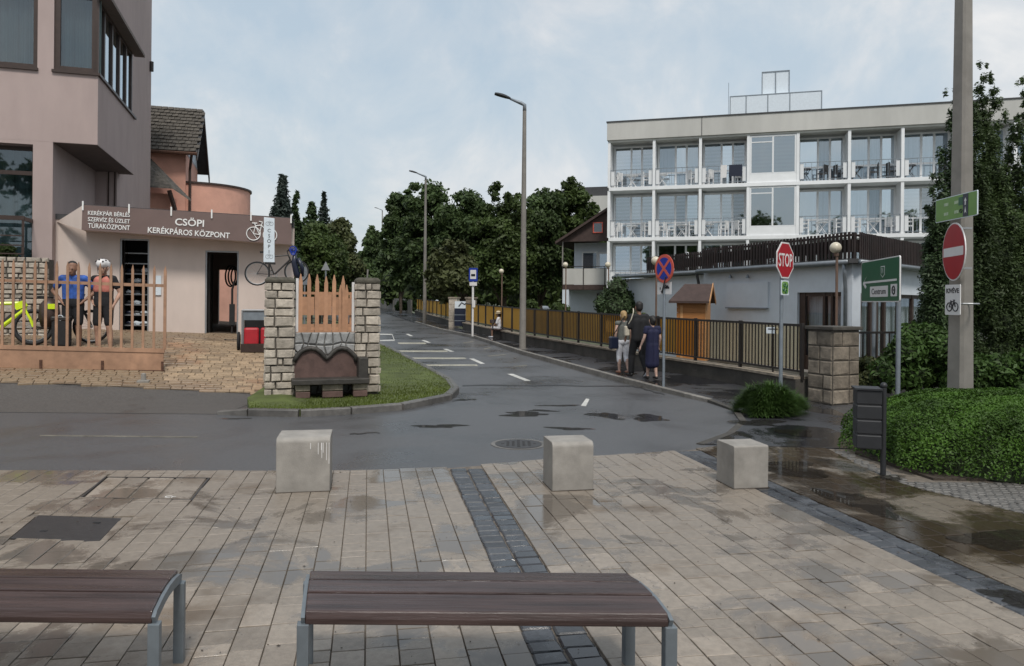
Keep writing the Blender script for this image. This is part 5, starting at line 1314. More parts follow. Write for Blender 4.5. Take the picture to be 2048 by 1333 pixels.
def fence_run(pts, label, wpanel, bars, maxbars=999, hh=.92):
    f = thing('street_fence', label, 'fence', (0, 0, 0)); first = [None, None]; nb = 0
    for a, b in zip(pts, pts[1:]):
        L = (b - a).length; n = max(1, round(L / wpanel)); d = (b - a) / n; u = d.normalized(); s = Vector((-u.y, u.x, 0)); s = s if s.x < 0 else -s; ang = math.atan2(u.y, u.x); dl = d.length
        for i in range(n):
            p = a + d * i; q = p + d; zp, zq = H(p.y) + .46, H(q.y) + .46
            MB().box(p + Vector((0, 0, zp + hh / 2 - .03)), (.055, .055, hh + .1), ang).build('post', 'black_metal', f)
            for z, t in ((.06, .035), (hh - .04, .045)):
                MB().extr([p + Vector((0, 0, zp + z)), q + Vector((0, 0, zq + z)), q + s * .03 + Vector((0, 0, zq + z)), p + s * .03 + Vector((0, 0, zp + z))], (0, 0, t)).build('rail', 'black_metal', f)
            MB().extr([p + u * .03 - s * .03 + Vector((0, 0, zp + .1)), q - u * .03 - s * .03 + Vector((0, 0, zq + .1)), q - u * .03 - s * .034 + Vector((0, 0, zq + .1)), p + u * .03 - s * .034 + Vector((0, 0, zp + .1))], (0, 0, hh - .14)).build('amber_panel', 'amber_clear' if p.y < 15.4 else 'amber_sheet' if p.y < 19.5 else 'amber_far', f)
            if bars and nb < maxbars:
                k = int(dl / .105)
                for j in range(1, k):
                    c = p.lerp(q, j / k); z = H(c.y) + .46 + .06 + (hh - .1) / 2 + .02
                    if first[0] is None: first[0] = MB().box((0, 0, 0), (.022, .016, hh - .1)).build('bar', 'black_metal', f, loc=c + s * .014 + Vector((0, 0, z)), rz=ang)
                    else: inst(first[0], f, c + s * .014 + Vector((0, 0, z)), ang)
                    nb += 1
    return f
fence_run(fw_pts[:5], 'black barred fence with amber see-through panels along the near pavement', 1.36, True)
fence_run([fw_pts[4], fw_pts[5]], 'black fence with amber panels behind the seated person', 1.5, False)
fence_run(fw2, 'far stretch of amber panelled fence left of the dark blue gate', 1.9, False)
# end pillar of limestone blocks
EP = A(1676, 810, 12.75); EP.z = 0.0
ep = thing('gate_pillar', 'squat stained limestone pillar at the near end of the fence', 'pillar', EP + Vector((.05, .32, 0)), R(24))
eh = 1.30; MB().b2((-.31, -.27, -.05), (.31, .27, eh)).build('core', 'mortar', ep)
random.seed(17)
for u, n, w in ((Vector((1, 0, 0)), Vector((0, -1, 0)), .62), (Vector((0, 1, 0)), Vector((-1, 0, 0)), .54), (Vector((0, 1, 0)), Vector((1, 0, 0)), .54)):
    off_ = .27 if n.y else .31
    for r_ in range(5):
        cuts = [0, random.choice((.35, .5, .62)), 1]
        for a, b in zip(cuts, cuts[1:]):
            m = MB(); stone(m, n * off_ + u * (-w / 2 + (a + b) / 2 * w) + Vector((0, 0, .02 + (r_ + .5) * (eh - .05) / 5)), u, (0, 0, 1), n, (b - a) * w - .012, (eh - .05) / 5 - .012, .022, .006); m.build('stone', 'limestone_grey', ep)
MB().b2((-.36, -.32, eh), (.36, .32, eh + .06)).build('cap', 'concrete_old', ep, bevel=.01)
# short fence right of the pillar
sf = thing('garden_fence', 'short black garden fence between the squat pillar and the laurel bush', 'fence', EP + Vector((.5, .5, 0)), R(18))
for z in (.35, 1.22): MB().b2((0, 0, z), (1.9, .03, z + .04)).build('rail', 'black_metal', sf)
for k in range(13): MB().b2((.05 + k * .15, .006, .39), (.07 + k * .15, .024, 1.22)).build('bar', 'black_metal', sf)
# far pedestrian gate: two stone posts, dark blue gate leaf with a panel
for px, lab in ((908, 'pale stone gate post left of the dark blue gate'), (942, 'grey stone gate post right of the dark blue gate')):
    p = A(px, 655, 38.5 if px < 920 else 37.0); p.z = H(38) + .1
    g = thing('gate_post', lab, 'gate post', p, R(-17), 'gate posts'); hz = 1.5
    for k in range(5): MB().b2((-.22, -.22, k * .3), (.22, .22, k * .3 + .293)).build('stone', 'limestone' if px < 920 else 'limestone_grey', g, bevel=.015)
    MB().b2((-.25, -.25, hz), (.25, .25, hz + .08)).build('cap', 'limestone_grey', g)
p = A(925, 652, 37.9); p.z = H(38) + .1
g = thing('garden_gate', 'dark blue garden gate with a poster between the stone gate posts', 'gate', p, R(-17) + R(90) - R(70))
MB().b2((-.42, 0, .1), (.42, .04, 1.0)).build('leaf', 'paint_navy', g); MB().b2((-.4, -.012, 1.0), (.4, .03, 1.36)).build('poster', 'sign_white', g)
m = MB(); m.tube([(-.2, -.015, 1.1), (-.05, -.015, 1.3), (.1, -.015, 1.2), (.25, -.015, 1.32)], .03, 5); m.build('poster_mark', 'letter_black', g)
for k in range(2): MB().b2((-.42, -.01, .35 + k * .3), (.42, -.001, .38 + k * .3)).build('cross_bar', 'galvanised', g)
# beige boundary fence further up the street
bf = thing('boundary_wall', 'pale beige panelled boundary wall far up the street', 'wall')
pts = [Vector((-8.2, 60.5, 0)), Vector((-10.0, 68, 0)), Vector((-15.0, 84, 0)), Vector((-20, 97, 0))]
for a, b in zip(pts, pts[1:]):
    n = 3
    for i in range(n):
        p, q = a.lerp(b, i / n + .01), a.lerp(b, (i + 1) / n - .01); d = (q - p).normalized(); s = Vector((-d.y, d.x, 0)) * .06
        MB().extr([p - s + Vector((0, 0, H(p.y))), q - s + Vector((0, 0, H(q.y))), q + s + Vector((0, 0, H(q.y))), p + s + Vector((0, 0, H(p.y)))], (0, 0, 1.25 - .15 * (i % 2))).build('panel', 'kerb', bf)
# ------------------------------------------------------------------ bollards
def bollard(label, c, rz, w=.40, d=.40, h=.50, r=.05):
    b = thing('concrete_block', label, 'bollard', c, rz, 'concrete cube bollards')
    n = 6; prof = [(-d / 2, 0), (d / 2, 0), (d / 2, h - .012)] + [(d / 2 - .012, h)] + [(-d / 2 + r - r * math.sin(a * math.pi / 2 / n), h - r + r * math.cos(a * math.pi / 2 / n)) for a in range(n + 1)]
    MB().extr([(-w / 2, y, z) for y, z in prof], (w, 0, 0)).build('block', 'concrete', b, smooth='auto', bevel=.006)
    MB().b2((-w / 2 - .006, -d / 2 - .006, -.004), (w / 2 + .006, d / 2 + .006, .006)).build('base_joint', 'soil', b)
    return b
zp_ = .021
c = A(596, 990, 6.62); bo1_ = bollard('left concrete cube bollard at the plaza edge, streaked with white drips', Vector((c.x, c.y + .22, zp_)), R(11), .47, .42, .49)
m = MB()
random.seed(2)
for k in range(7):
    x = random.uniform(.05, .23); l = random.uniform(.04, .2); m.b2((x, -.2135, .44 - l), (x + .005, -.2105, .44))
tag(m.build('drip_marks', 'paint_white', bo1_), kind='stuff')
c = A(1143, 988, 6.75); bollard('middle concrete cube bollard beside the dark sett strip', Vector((c.x - .02, c.y + .2, zp_)), R(11), .39, .36, .445)
c = A(1500, 983, 6.9); bollard('right concrete cube bollard at the edge of the brown puddle', Vector((c.x - .02, c.y + .18, zp_)), R(11), .35, .35, .40, .02)

# ------------------------------------------------------------------ benches
def plaza_bench(label, x0, x1, y0, y1, rz):
    """three curved-set dark planks on steel frames"""
    b = thing('plaza_bench', label, 'bench', Vector((x0, y0, 0)), rz, 'plaza benches'); L = x1 - x0; D = y1 - y0
    
    pl = [((.005, .452), (.145, .472)), ((.158, .474), (.292, .474)), ((.305, .473), (D - .005, .455))]
    for (a, za), (c, zc) in pl:
        t = .035
        sec = [(a, za), (c, zc), (c, zc - t), (a, za - t)]
        if a < .01: sec = [(a - .01, za - .03), (a, za), (c, zc), (c, zc - t), (a + .01, za - t - .02), (a - .01, za - t - .02)]
        MB().extr([(0.009, y, z) for y, z in sec], (L - .018, 0, 0)).build('plank', 'bench_wood', b, bevel=.006)
    for x, s in ((0.0, 1), (L, -1)):
        pts = [(y, z) for y, z in ((-.012, .0), (-.012, .43), (.02, .446), (.14, .462), (.24, .465), (.34, .459), (D - .02, .443), (D + .012, .43), (D + .012, 0))]
        m = MB(); w = .016; up = [(y, z) for y, z in pts[1:-1]]; lo = [(y + (.02 if y < D / 2 else -.02), z - .04) for y, z in up]
        m.extr([(x - w / 2, y, z) for y, z in up] + [(x - w / 2, y, z) for y, z in lo[::-1]], (w, 0, 0)); m.build('arm_plate', 'bench_steel', b)
        for y in (-.012, D - .028): MB().b2((x - .025, y, 0), (x + .025, y + .045, .40)).build('leg', 'bench_steel', b, bevel=.004)
    for x in (.35, L - .35): MB().b2((x - .02, .02, .395), (x + .02, D - .02, .415)).build('cross_bar', 'bench_steel', b)
    for o_ in b.children:
        for v in o_.data.vertices: v.co.x -= 0.22 * v.co.y
    return b
fA, fB = A(606, 1222, 3.08), A(1342, 1222, 3.08)
plaza_bench('dark brown slatted bench on grey steel frames in the centre foreground', fA.x, fB.x, 3.08, 3.54, R(.2))
fC = A(310, 1222, 3.08)
plaza_bench('dark brown slatted bench at left, cut off by the picture edge', fC.x - 1.48, fC.x, 3.08, 3.54, R(-.3))

# ------------------------------------------------------------------ lamps, poles, signs
def street_lamp(label, base, h, arm=.75, r0=.10, r1=.055, yaw=R(100), mat='concrete_pole'):
    l = thing('street_lamp', label, 'street lamp', base, 0, 'street lamps')
    MB().tube([(0, 0, 0), (0, 0, h * .5), (0, 0, h - .1)], [r0, (r0 + r1) / 2, r1], 12).build('pole', mat, l, smooth='auto')
    d = Vector((math.sin(-yaw), math.cos(yaw), 0))
    MB().tube([(0, 0, h - .25), (0, 0, h - .06), d * .12 + Vector((0, 0, h)), d * (arm * .62) + Vector((0, 0, h + .12))], [r1 * 1.05, r1 * 1.05, r1 * 1.0, r1 * .55], 10).build('arm', 'galvanised', l, smooth=True)
    a, b = d * (arm * .6) + Vector((0, 0, h + .115)), d * (arm * 1.25) + Vector((0, 0, h + .24)); s = Vector((-d.y, d.x, 0))
    m = MB(); n = 6; v = []
    for i in range(n + 1):
        f = i / n; p = a.lerp(b, f); w = .05 + .085 * math.sin(min(1, f * 1.6 + .15) * math.pi / 2) * (1 if f < .9 else .7); th = .04 + .03 * math.sin(math.pi * f)
        v += [p - s * w, p + s * w, p + s * w * .6 + Vector((0, 0, th)), p - s * w * .6 + Vector((0, 0, th))]
    f_ = [(4 * i + j, 4 * i + (j + 1) % 4, 4 * i + 4 + (j + 1) % 4, 4 * i + 4 + j) for i in range(n) for j in range(4)] + [(0, 1, 2, 3), tuple(4 * n + j for j in range(4))]
    m.add(v, f_).build('lamp_head', 'bin_grey', l, smooth='auto')
    return l
for (px, py, ty, dz, lab) in ((1045, 699, 207, .11, 'tall near street lamp on the right pavement in front of the trees'), (849, 646, 352, .11, 'middle street lamp beside the far amber fence'), (763, 612, 420, .11, 'farthest clearly seen street lamp at the bend of the street')):
    b = G(px, py, dz); h = A(px, ty, b.y).z - b.z
    street_lamp(lab, b, h, .78, .115, .06)
    if px == 1045: MB().lathe([(.18, -.02), (.18, .015), (.13, .03)], 14).build('base_plate', 'kerb_dark', COL.objects[-1].parent)
# big concrete pole at right with signs
Pp = A(1921, 700, 9.5); Pp.z = 0; ptop = A(1936, -40, 9.5)
bp = thing('concrete_pole', 'tall square concrete utility pole carrying road signs at the right', 'pole', Pp, R(20))
lean = (ptop.x - Pp.x) / (ptop.z)*0.35
w0, w1, hh_ = .125, .075, 6.4
m = MB(); v = []
for z, w in ((-.1, w0), (hh_, w1)):
    ch = w * .3; v += [(x, y, z) for x, y in ((-w + ch, -w), (w - ch, -w), (w, -w + ch), (w, w - ch), (w - ch, w), (-w + ch, w), (-w, w - ch), (-w, -w + ch))]
m.add(v, [tuple(range(8))[::-1], tuple(range(8, 16))] + [(i, (i + 1) % 8, 8 + (i + 1) % 8, 8 + i) for i in range(8)]).build('shaft', 'concrete_pole', bp)
def disc_pts(r, n=40): return [(r * math.cos(2 * math.pi * i / n), r * math.sin(2 * math.pi * i / n)) for i in range(n)]
def plate(m, pts, y, t): return m.extr([(x, y, z) for x, z in pts], (0, t, 0))
def rrect(w, h, r=.03, n=4):
    out = []
    for cx, cz, a0 in ((w / 2 - r, h / 2 - r, 0), (-w / 2 + r, h / 2 - r, 90), (-w / 2 + r, -h / 2 + r, 180), (w / 2 - r, -h / 2 + r, 270)):
        out += [(cx + r * math.cos(R(a0 + 90 * i / n)), cz + r * math.sin(R(a0 + 90 * i / n))) for i in range(n + 1)]
    return out
def facing(px0, px1, ):
    pass
def sign_yaw(true_w, px_w, Y, X):
    """yaw (about Z, 0 = facing -Y) so a plate of true_w spans px_w at depth Y; turned towards the left"""
    c = min(1, px_w * Y / F / true_w); view = math.atan2(X, Y)     # angle of the line of sight
    return view * -1, math.acos(c)
# no-entry sign
cN = A(1907, 504, 9.28); dN = (562 - 446) / F * 9.28
ne = thing('no_entry_sign', 'round red no entry sign with white bar on the concrete pole', 'sign', cN, R(-101))
rN = dN / 2
plate(MB(), disc_pts(rN), .0, .012).build('rim', 'paint_white', ne); plate(MB(), disc_pts(rN * .955), -.003, .004).build('red_disc', 'paint_red', ne)
plate(MB(), rrect(rN * 1.72, rN * .31, .01), -.006, .004).build('white_bar', 'paint_white', ne)
for z in (.28, -.22): MB().b2((-.03, .012, z), (.03, .2, z + .025)).build('clamp', 'steel', ne)
# green guide board above
cg = A(1911, 415, 9.25); gb = thing('guide_board', 'green cycle route board fixed on the concrete pole above the no entry sign', 'sign', cg, R(-92))
wg, hg = .92, .30
plate(MB(), rrect(wg, hg, .015), 0, .012).build('board', 'sign_white', gb); plate(MB(), rrect(wg - .02, hg - .02, .01), -.003, .004).build('green_field', 'paint_lime', gb)
m = MB(); plate(m, [(x + .225, z) for x, z in rrect(.11, hg - .024, .005)], -.006, .004); m.build('dark_field', 'paint_navy', gb)
m = MB(); plate(m, [(x + .12, z + .06) for x, z in rrect(.09, .1, .005)], -.006, .004); m.build('dark_field', 'paint_green', gb)
for zc in (.06, -.06):                                                   # rows of small unreadable lettering as plain bars
    for x0, w in ((-.235, .1), (.0, .095)):
        MB().b2((x0 - wg * .02, -.0055, zc - .02), (x0 + w * .8, -.0035, zc + .018)).build('small_print', 'leaf_print', gb) if 'leaf_print' in MAT else None
m = MB(); plate(m, [(.225, .09), (.2, .05), (.215, .05), (.215, .0), (.235, .0), (.235, .05), (.25, .05)], -.009, .003); m.build('arrow', 'paint_white', gb)
m = MB(); plate(m, [(.225, -.02), (.205, -.1), (.225, -.08), (.245, -.1)], -.009, .003); m.build('arrow', 'paint_white', gb)
MB().torus((.13, -.006, -.06), .022, .006, (0, 1, 0), 16, 5).build('wheel_mark', 'paint_navy', gb)
MB().b2((-.02, .012, -.12), (.02, .12, .12)).build('clamp', 'steel', gb)
# supplementary plate: except bicycles
ck = A(1905, 600, 9.28); kv = thing('supplement_plate', 'small white plate with bicycle symbol below the no entry sign', 'sign', ck, R(-88))
plate(MB(), rrect(.30, .38, .012), 0, .01).build('board', 'paint_white', kv)
text_obj('KIVÉVE', .082, 'letter_black', kv, (0, -.002, .085), (R(90), 0, 0), .001, align='CENTER', bold=.002)
def bike_icon(r, lw, mat, parent, c=(0, 0, 0), y=-.003):
    m = MB(); c = Vector(c); w = [c + Vector((-r * 1.15, y, 0)), c + Vector((r * 1.15, y, 0))]
    for q in w: m.torus(q, r, lw, (0, 1, 0), 20, 4)
    bb, st, hd = c + Vector((-.1 * r, y, 0)), c + Vector((-.5 * r, y, 1.3 * r)), c + Vector((.7 * r, y, 1.25 * r))
    for a, b in ((w[0], bb), (w[0], st), (bb, st), (bb, hd), (st, hd), (hd, w[1]), (hd, hd + Vector((-.05 * r, 0, .35 * r))), (st, st + Vector((-.05 * r, 0, .3 * r)))): m.tube([a, b], lw, 4)
    m.tube([hd + Vector((-.35 * r, 0, .4 * r)), hd + Vector((.25 * r, 0, .4 * r))], lw, 4); m.build('bicycle_symbol', mat, parent)
bike_icon(.052, .008, 'letter_black', kv, (0, 0, -.09), -.002)
m = MB(); m.torus((0, .16, -.05), .15, .012, (0, 0, 1), 18, 5); m.build('clamp', 'steel', kv)
# stop sign
cS = A(1571, 521, 12.0); zS = 0.0; rS = (72 / 2) / F * 12.0
st = thing('stop_sign', 'red octagonal stop sign on a grey pole rising from the low bush', 'sign', Vector((A(1562, 700, 12.05).x, 12.05, 0)), R(44))
sz = cS.z
oc = lambda r: [(r / math.cos(math.pi / 8) * math.cos(math.pi / 8 + i * math.pi / 4), sz + r / math.cos(math.pi / 8) * math.sin(math.pi / 8 + i * math.pi / 4)) for i in range(8)]
MB().tube([(0, 0, 0), (0, 0, sz + .2)], .03, 12).build('pole', 'galvanised', st, smooth='auto')
pn = MB(); plate(pn, oc(rS), -.06, .012).build('rim', 'paint_white', st); plate(MB(), oc(rS * .92), -.063, .004).build('red_panel', 'paint_red', st)
tx = text_obj('STOP', 1, 'paint_white', st, (0, -.066, sz - rS * .34), (R(90), 0, 0), .001, bold=.01)
xs_ = [v.co.x for v in tx.data.vertices]; k = (rS * 1.62) / (max(xs_) - min(xs_)); mnx = (max(xs_) + min(xs_)) / 2
for v in tx.data.vertices: v.co.x = (v.co.x - mnx) * k; v.co.y *= rS * .72 / .70
gp0 = A(1570, 576, 12.0).z
gp = plate(MB(), [(x, gp0 + z) for x, z in rrect(.26, .24, .01)], -.06, .01).build('green_plate', 'sign_white', st)
m = MB(); plate(m, [(x, gp0 + z) for x, z in rrect(.22, .20, .05)], -.063, .004); m.build('green_field', 'paint_lime', st)
for x, z, r in ((-.03, .045, .04), (.05, .02, .035), (.02, -.055, .04), (-.06, -.03, .03)): MB().torus((x, -.065, gp0 + z), r * .7, .009, (0, 1, 0), 14, 5).build('emblem', 'paint_green', st)
# no stopping sign
c0 = A(1334, 538, 14.2); rn = (57 / 2) / F * 14.2
nsB = G(1327, 774, .09, slope=False); nsB = A(1327, 774, (EYE - .09) / -ray(1327, 774).z)
ns = thing('no_stopping_sign', 'round blue and red no stopping sign on a pole at the pavement edge', 'sign', nsB, R(-62)); Yn = nsB.y
cz = A(1334, 538, Yn).z - nsB.z; rn = (57 / 2) / F * Yn
MB().tube([(0, 0, 0), (0, 0, cz - rn - .12)], .028, 12).build('pole', 'galvanised', ns, smooth='auto'); MB().tube([(0, .01, cz - rn - .14), (.01, .0, cz + .2)], .02, 8).build('pole_top', 'galvanised', ns)
MB().tube([(-.05, -.02, cz - rn - .2), (.02, -.05, cz - rn - .1), (.1, -.05, cz - rn + .12)], .014, 6).build('bent_bracket', 'black_metal', ns)
of = .035
plate(MB(), [(x + of, z + cz) for x, z in disc_pts(rn)], -.04, .012).build('rim', 'paint_orange_red', ns); plate(MB(), [(x + of, z + cz) for x, z in disc_pts(rn * .97)], -.042, .004).build('red_ring', 'paint_orange_red', ns)
plate(MB(), [(x + of, z + cz) for x, z in disc_pts(rn * .78)], -.045, .004).build('blue_disc', 'paint_blue', ns)
for sgn in (1, -1):
    m = MB(); a = Vector((math.cos(R(45)) * sgn, 0, math.sin(R(45)))); n = Vector((-a.z, 0, a.x)); L = rn * .86; w = rn * .10
    m.extr([Vector((of, -.049 - .001 * sgn, cz)) + a * s1 * L + n * s2 * w for s1, s2 in ((-1, -1), (1, -1), (1, 1), (-1, 1))], (0, .003, 0)); m.build('red_bar', 'paint_orange_red', ns)
tpz = A(1332, 577, Yn).z - nsB.z
plate(MB(), [(x - .01, z + tpz) for x, z in rrect(.42, .24, .01)], -.0, .01).build('tow_plate', 'paint_white', ns)
m = MB(); m.b2((.03, -.006, tpz - .01), (.15, -.001, tpz + .03)); m.b2((.05, -.0065, tpz + .03), (.12, -.0012, tpz + .055)); m.tube([(-.1, -.003, tpz - .06), (-.02, -.003, tpz - .06), (.04, -.003, tpz + .07)], .008, 5); m.b2((-.13, -.006, tpz - .03), (-.115, -.001, tpz + .02)); m.build('tow_symbol', 'letter_black', ns)
# green direction board on two poles
g1, g2 = A(1742, 690, 13.75), A(1789, 820, 12.45); g1.z = 0; g2.z = 0
gdir = (g2 - g1); gy = math.atan2(gdir.y, gdir.x)
db = thing('direction_board', 'large green road direction board with white arrow on two grey poles', 'sign', (g1 + g2) / 2, gy)
ax = gdir.normalized(); Ob = (g1 + g2) / 2
def dl(px, py):
    t, z = on_line(px, py, Ob - Vector((-ax.y, ax.x, 0)) * -.0, ax); return t, z
cor = [dl(*p) for p in ((1725, 606), (1801, 603), (1803, 513), (1725, 523))]
tl0 = (cor[0][0] + cor[3][0]) / 2; tr0 = (cor[1][0] + cor[2][0]) / 2; zlo = (cor[0][1] + cor[1][1]) / 2; zhi = (cor[2][1] + cor[3][1]) / 2
cw_, chh = (tl0 + tr0) / 2, (zlo + zhi) / 2; Wd, Hd = tr0 - tl0, zhi - zlo
for e in (-1, 1): MB().tube([(e * gdir.length / 2, .05, 0), (e * gdir.length / 2, .05, zhi - .05)], .038, 12).build('pole', 'galvanised', db, smooth='auto')
T_ = lambda pts: [(x + cw_, z + chh) for x, z in pts]
plate(MB(), T_(rrect(Wd, Hd, .05)), -.02, .02).build('rim', 'paint_white', db); plate(MB(), T_(rrect(Wd - .05, Hd - .04, .04)), -.023, .004).build('green_panel', 'paint_green', db)
U = lambda fx, fz: (cw_ - Wd / 2 + fx * Wd, chh + Hd / 2 - fz * Hd)
m = MB(); a, b = U(.07, .525), U(.94, .515); plate(m, [(a[0], a[1] - .018), (b[0], b[1] - .018), (b[0], b[1] + .018), (a[0], a[1] + .018)], -.027, .004); m.build('arrow_shaft', 'paint_white', db)
for s_ in (-1, 1):
    m = MB(); a, b = U(.055, .525), U(.13, .525 + s_ * .125); plate(m, [(a[0], a[1] - .018), (b[0], b[1] - .018), (b[0] + .07, b[1] + .018), (a[0] + .07, a[1] + .018)], -.0275, .004); m.build('arrow_head', 'paint_white', db)
c = U(.60, .30); sh_ = [(-.10, .085), (.10, .085), (.10, -.05), (0, -.10), (-.10, -.05)]
plate(MB(), [(c[0] + x * 1.1, c[1] + z * 1.1) for x, z in sh_], -.026, .003).build('shield', 'paint_white', db); plate(MB(), [(c[0] + x * .92, c[1] + z * .92) for x, z in sh_], -.029, .003).build('shield', 'paint_green', db)
text_obj('71', .13, 'paint_white', db, (c[0], -.031, c[1] - .035), (R(90), 0, 0), .001, align='CENTER')
c = U(.50, .755); plate(MB(), [(c[0] + x, c[1] + z) for x, z in rrect(Wd * .47, Hd * .25, .015)], -.026, .003).build('name_field', 'paint_white', db)
tx = text_obj('Centrum', 1, 'letter_black', db, (c[0], -.029, c[1] - Hd * .06), (R(90), 0, 0), .001)
xs_ = [v.co.x for v in tx.data.vertices]; k = Wd * .37 / (max(xs_) - min(xs_)); mnx = (max(xs_) + min(xs_)) / 2
for v in tx.data.vertices: v.co.x = (v.co.x - mnx) * k; v.co.y *= Hd * .135 / .7
c = U(.875, .74); plate(MB(), [(c[0] + x, c[1] + z) for x, z in rrect(Wd * .15, Hd * .27, .012)], -.026, .003).build('symbol_field', 'paint_white', db)
MB().torus((c[0], -.027, c[1]), .065, .014, (0, 1, 0), 20, 5).build('ring_symbol', 'letter_black', db); plate(MB(), [(c[0] + x, c[1] + z) for x, z in disc_pts(.02, 14)], -.029, .003).build('dot_symbol', 'letter_black', db)
# bus stop
bsB = G(945, 673, .11)
bs = thing('bus_stop_sign', 'blue bus stop sign with timetable on a pale pole at the kerb', 'sign', bsB, R(-15)); Yb = bsB.y; bz_ = lambda py: A(947, py, Yb).z - bsB.z
MB().tube([(0, 0, 0), (0, 0, bz_(545))], .045, 10).build('pole', 'paint_white', bs, smooth='auto')
wb = 18 / F * Yb
plate(MB(), [(x + .03, z + bz_(550)) for x, z in rrect(wb, (bz_(537) - bz_(564)), .03)], -.07, .02).build('blue_panel', 'paint_blue', bs)
plate(MB(), [(x + .03, z + bz_(549.5)) for x, z in rrect(wb * .68, (bz_(541) - bz_(559)), .02)], -.074, .005).build('white_field', 'paint_white', bs)
m = MB(); zb0 = bz_(551); plate(m, [(x + .03, z + zb0) for x, z in rrect(wb * .48, .1, .02)], -.078, .005); m.build('bus_symbol', 'letter_black', bs)
plate(MB(), [(x + .03, z + bz_(568.5)) for x, z in rrect(wb * .85, (bz_(565) - bz_(572)), .01)], -.07, .02).build('name_plate', 'paint_white', bs)
plate(MB(), [(x + .06, z + bz_(608)) for x, z in rrect(.13, .3, .01)], -.07, .02).build('timetable', 'paint_white', bs)
MB().b2((-.35, .02, 0), (-.2, .12, .62)).build('litter_bin', 'frame_brown', bs) if False else None
# warning sign seen from behind, a blue plate and a thin pole behind the picket gate
wp = A(651, 600, 30); ws = thing('warning_sign_back', 'grey triangular road sign seen from behind above the picket gate', 'sign', Vector((wp.x, wp.y, .2)), R(10))
zt1, zb1 = A(651, 523, 30).z - .2, A(651, 541, 30).z - .2; MB().tube([(0, 0, 0), (0, 0, zt1 - .1)], .03, 8).build('pole', 'galvanised', ws); hw = 8.5 / F * 30
plate(MB(), [(-hw, zb1), (hw, zb1), (0, zt1)], -.05, .01).build('plate', 'steel', ws)
wp = A(609, 600, 24); pb2 = thing('parking_sign', 'small grey-blue sign plate behind the hanging bicycle', 'sign', Vector((wp.x, wp.y, .3)), 0)
z0, z1 = A(609, 570, 24).z - .3, A(609, 534, 24).z - .3; plate(MB(), [(x, z + (z0 + z1) / 2) for x, z in rrect(.22, z1 - z0, .02)], -.04, .01).build('plate', 'galvanised', pb2); MB().tube([(0, 0, 0), (0, 0, z1)], .025, 8).build('pole', 'galvanised', pb2)
wp = A(672, 600, 40); tag(MB().tube([(0, 0, 0), (0, 0, A(672, 510, 40).z - .3)], .045, 8).build('timber_pole', 'lamp_post_brown', loc=(wp.x, wp.y, .3)), 'thin brown pole in front of the left trees', 'pole')
# globe garden lamps
def globe_lamp(label, px, py_ball, Y, zb, mat='lamp_post_brown', r=.13):
    p = A(px, py_ball, Y); l = thing('globe_lamp', label, 'garden lamp', Vector((p.x, p.y, zb)), 0, 'globe garden lamps'); h = p.z - zb
    MB().tube([(0, 0, 0), (0, 0, h - r * .8)], .03, 8).build('post', mat, l); MB().ball((-.03, 0, h), r, 14, 9).build('globe', 'globe', l, smooth=True)
    MB().lathe([(.05, 0), (.06, .05), (.03, .08)], 8, (-.01, 0, h - r - .06)).build('holder', mat, l)
globe_lamp('globe lamp on a brown post behind the squat stone pillar', 1674, 496, 16.2, 0, r=.125)
globe_lamp('globe lamp beside the left end of the roof terrace', 1313, 522, 23.5, 0, r=.14)
globe_lamp('globe lamp in front of the gabled house balcony', 1132, 530, 36, 0, r=.13)
globe_lamp('globe lamp above the round clipped bush', 1217, 530, 33, 0, r=.13)
globe_lamp('globe lamp in the dark trees behind the seated person', 1004, 543, 36, 0, r=.12)
# litter bin
bnP = A(1766, 955, 7.52); bnP.z = zp_
bi = thing('litter_bin', 'dark grey rectangular litter bin on a post beside the hedge', 'litter bin', bnP, R(-16))
zz1, zz0 = A(1745, 780, 7.5).z - zp_, A(1745, 898, 7.5).z - zp_
MB().tube([(0, 0, 0), (0, 0, zz1 + .02)], .028, 10).build('post', 'bin_grey', bi, smooth='auto'); MB().ball((0, 0, zz1 + .04), .035, 10, 6).build('finial', 'bin_grey', bi, smooth=True)
for k in range(4): z = zz0 + k * (zz1 - zz0) / 4; MB().b2((-.27, -.12, z + .004), (-.035, .12, z + (zz1 - zz0) / 4 - .004)).build('panel', 'bin_grey', bi, bevel=.012)
MB().b2((-.262, -.112, zz0 + .01), (-.045, .112, zz1 - .01)).build('body', 'bin_grey', bi); MB().b2((-.285, -.135, zz1), (-.03, .135, zz1 + .018)).build('lid', 'bin_grey', bi)
# small notice on the fence
np_ = A(1546, 700, 14.1); fn = thing('fence_notice', 'small white notice on a black stake by the fence', 'sign', Vector((np_.x, np_.y, .3)), R(-30))
MB().tube([(0, 0, 0), (0, 0, 1.02)], .018, 6).build('stake', 'black_metal', fn); plate(MB(), [(x, z + .94) for x, z in rrect(.24, .12, .01)], -.03, .008).build('plate', 'sign_white', fn); MB().b2((-.09, -.034, .955), (.09, -.0305, .975)).build('print_line', 'letter_black', fn)

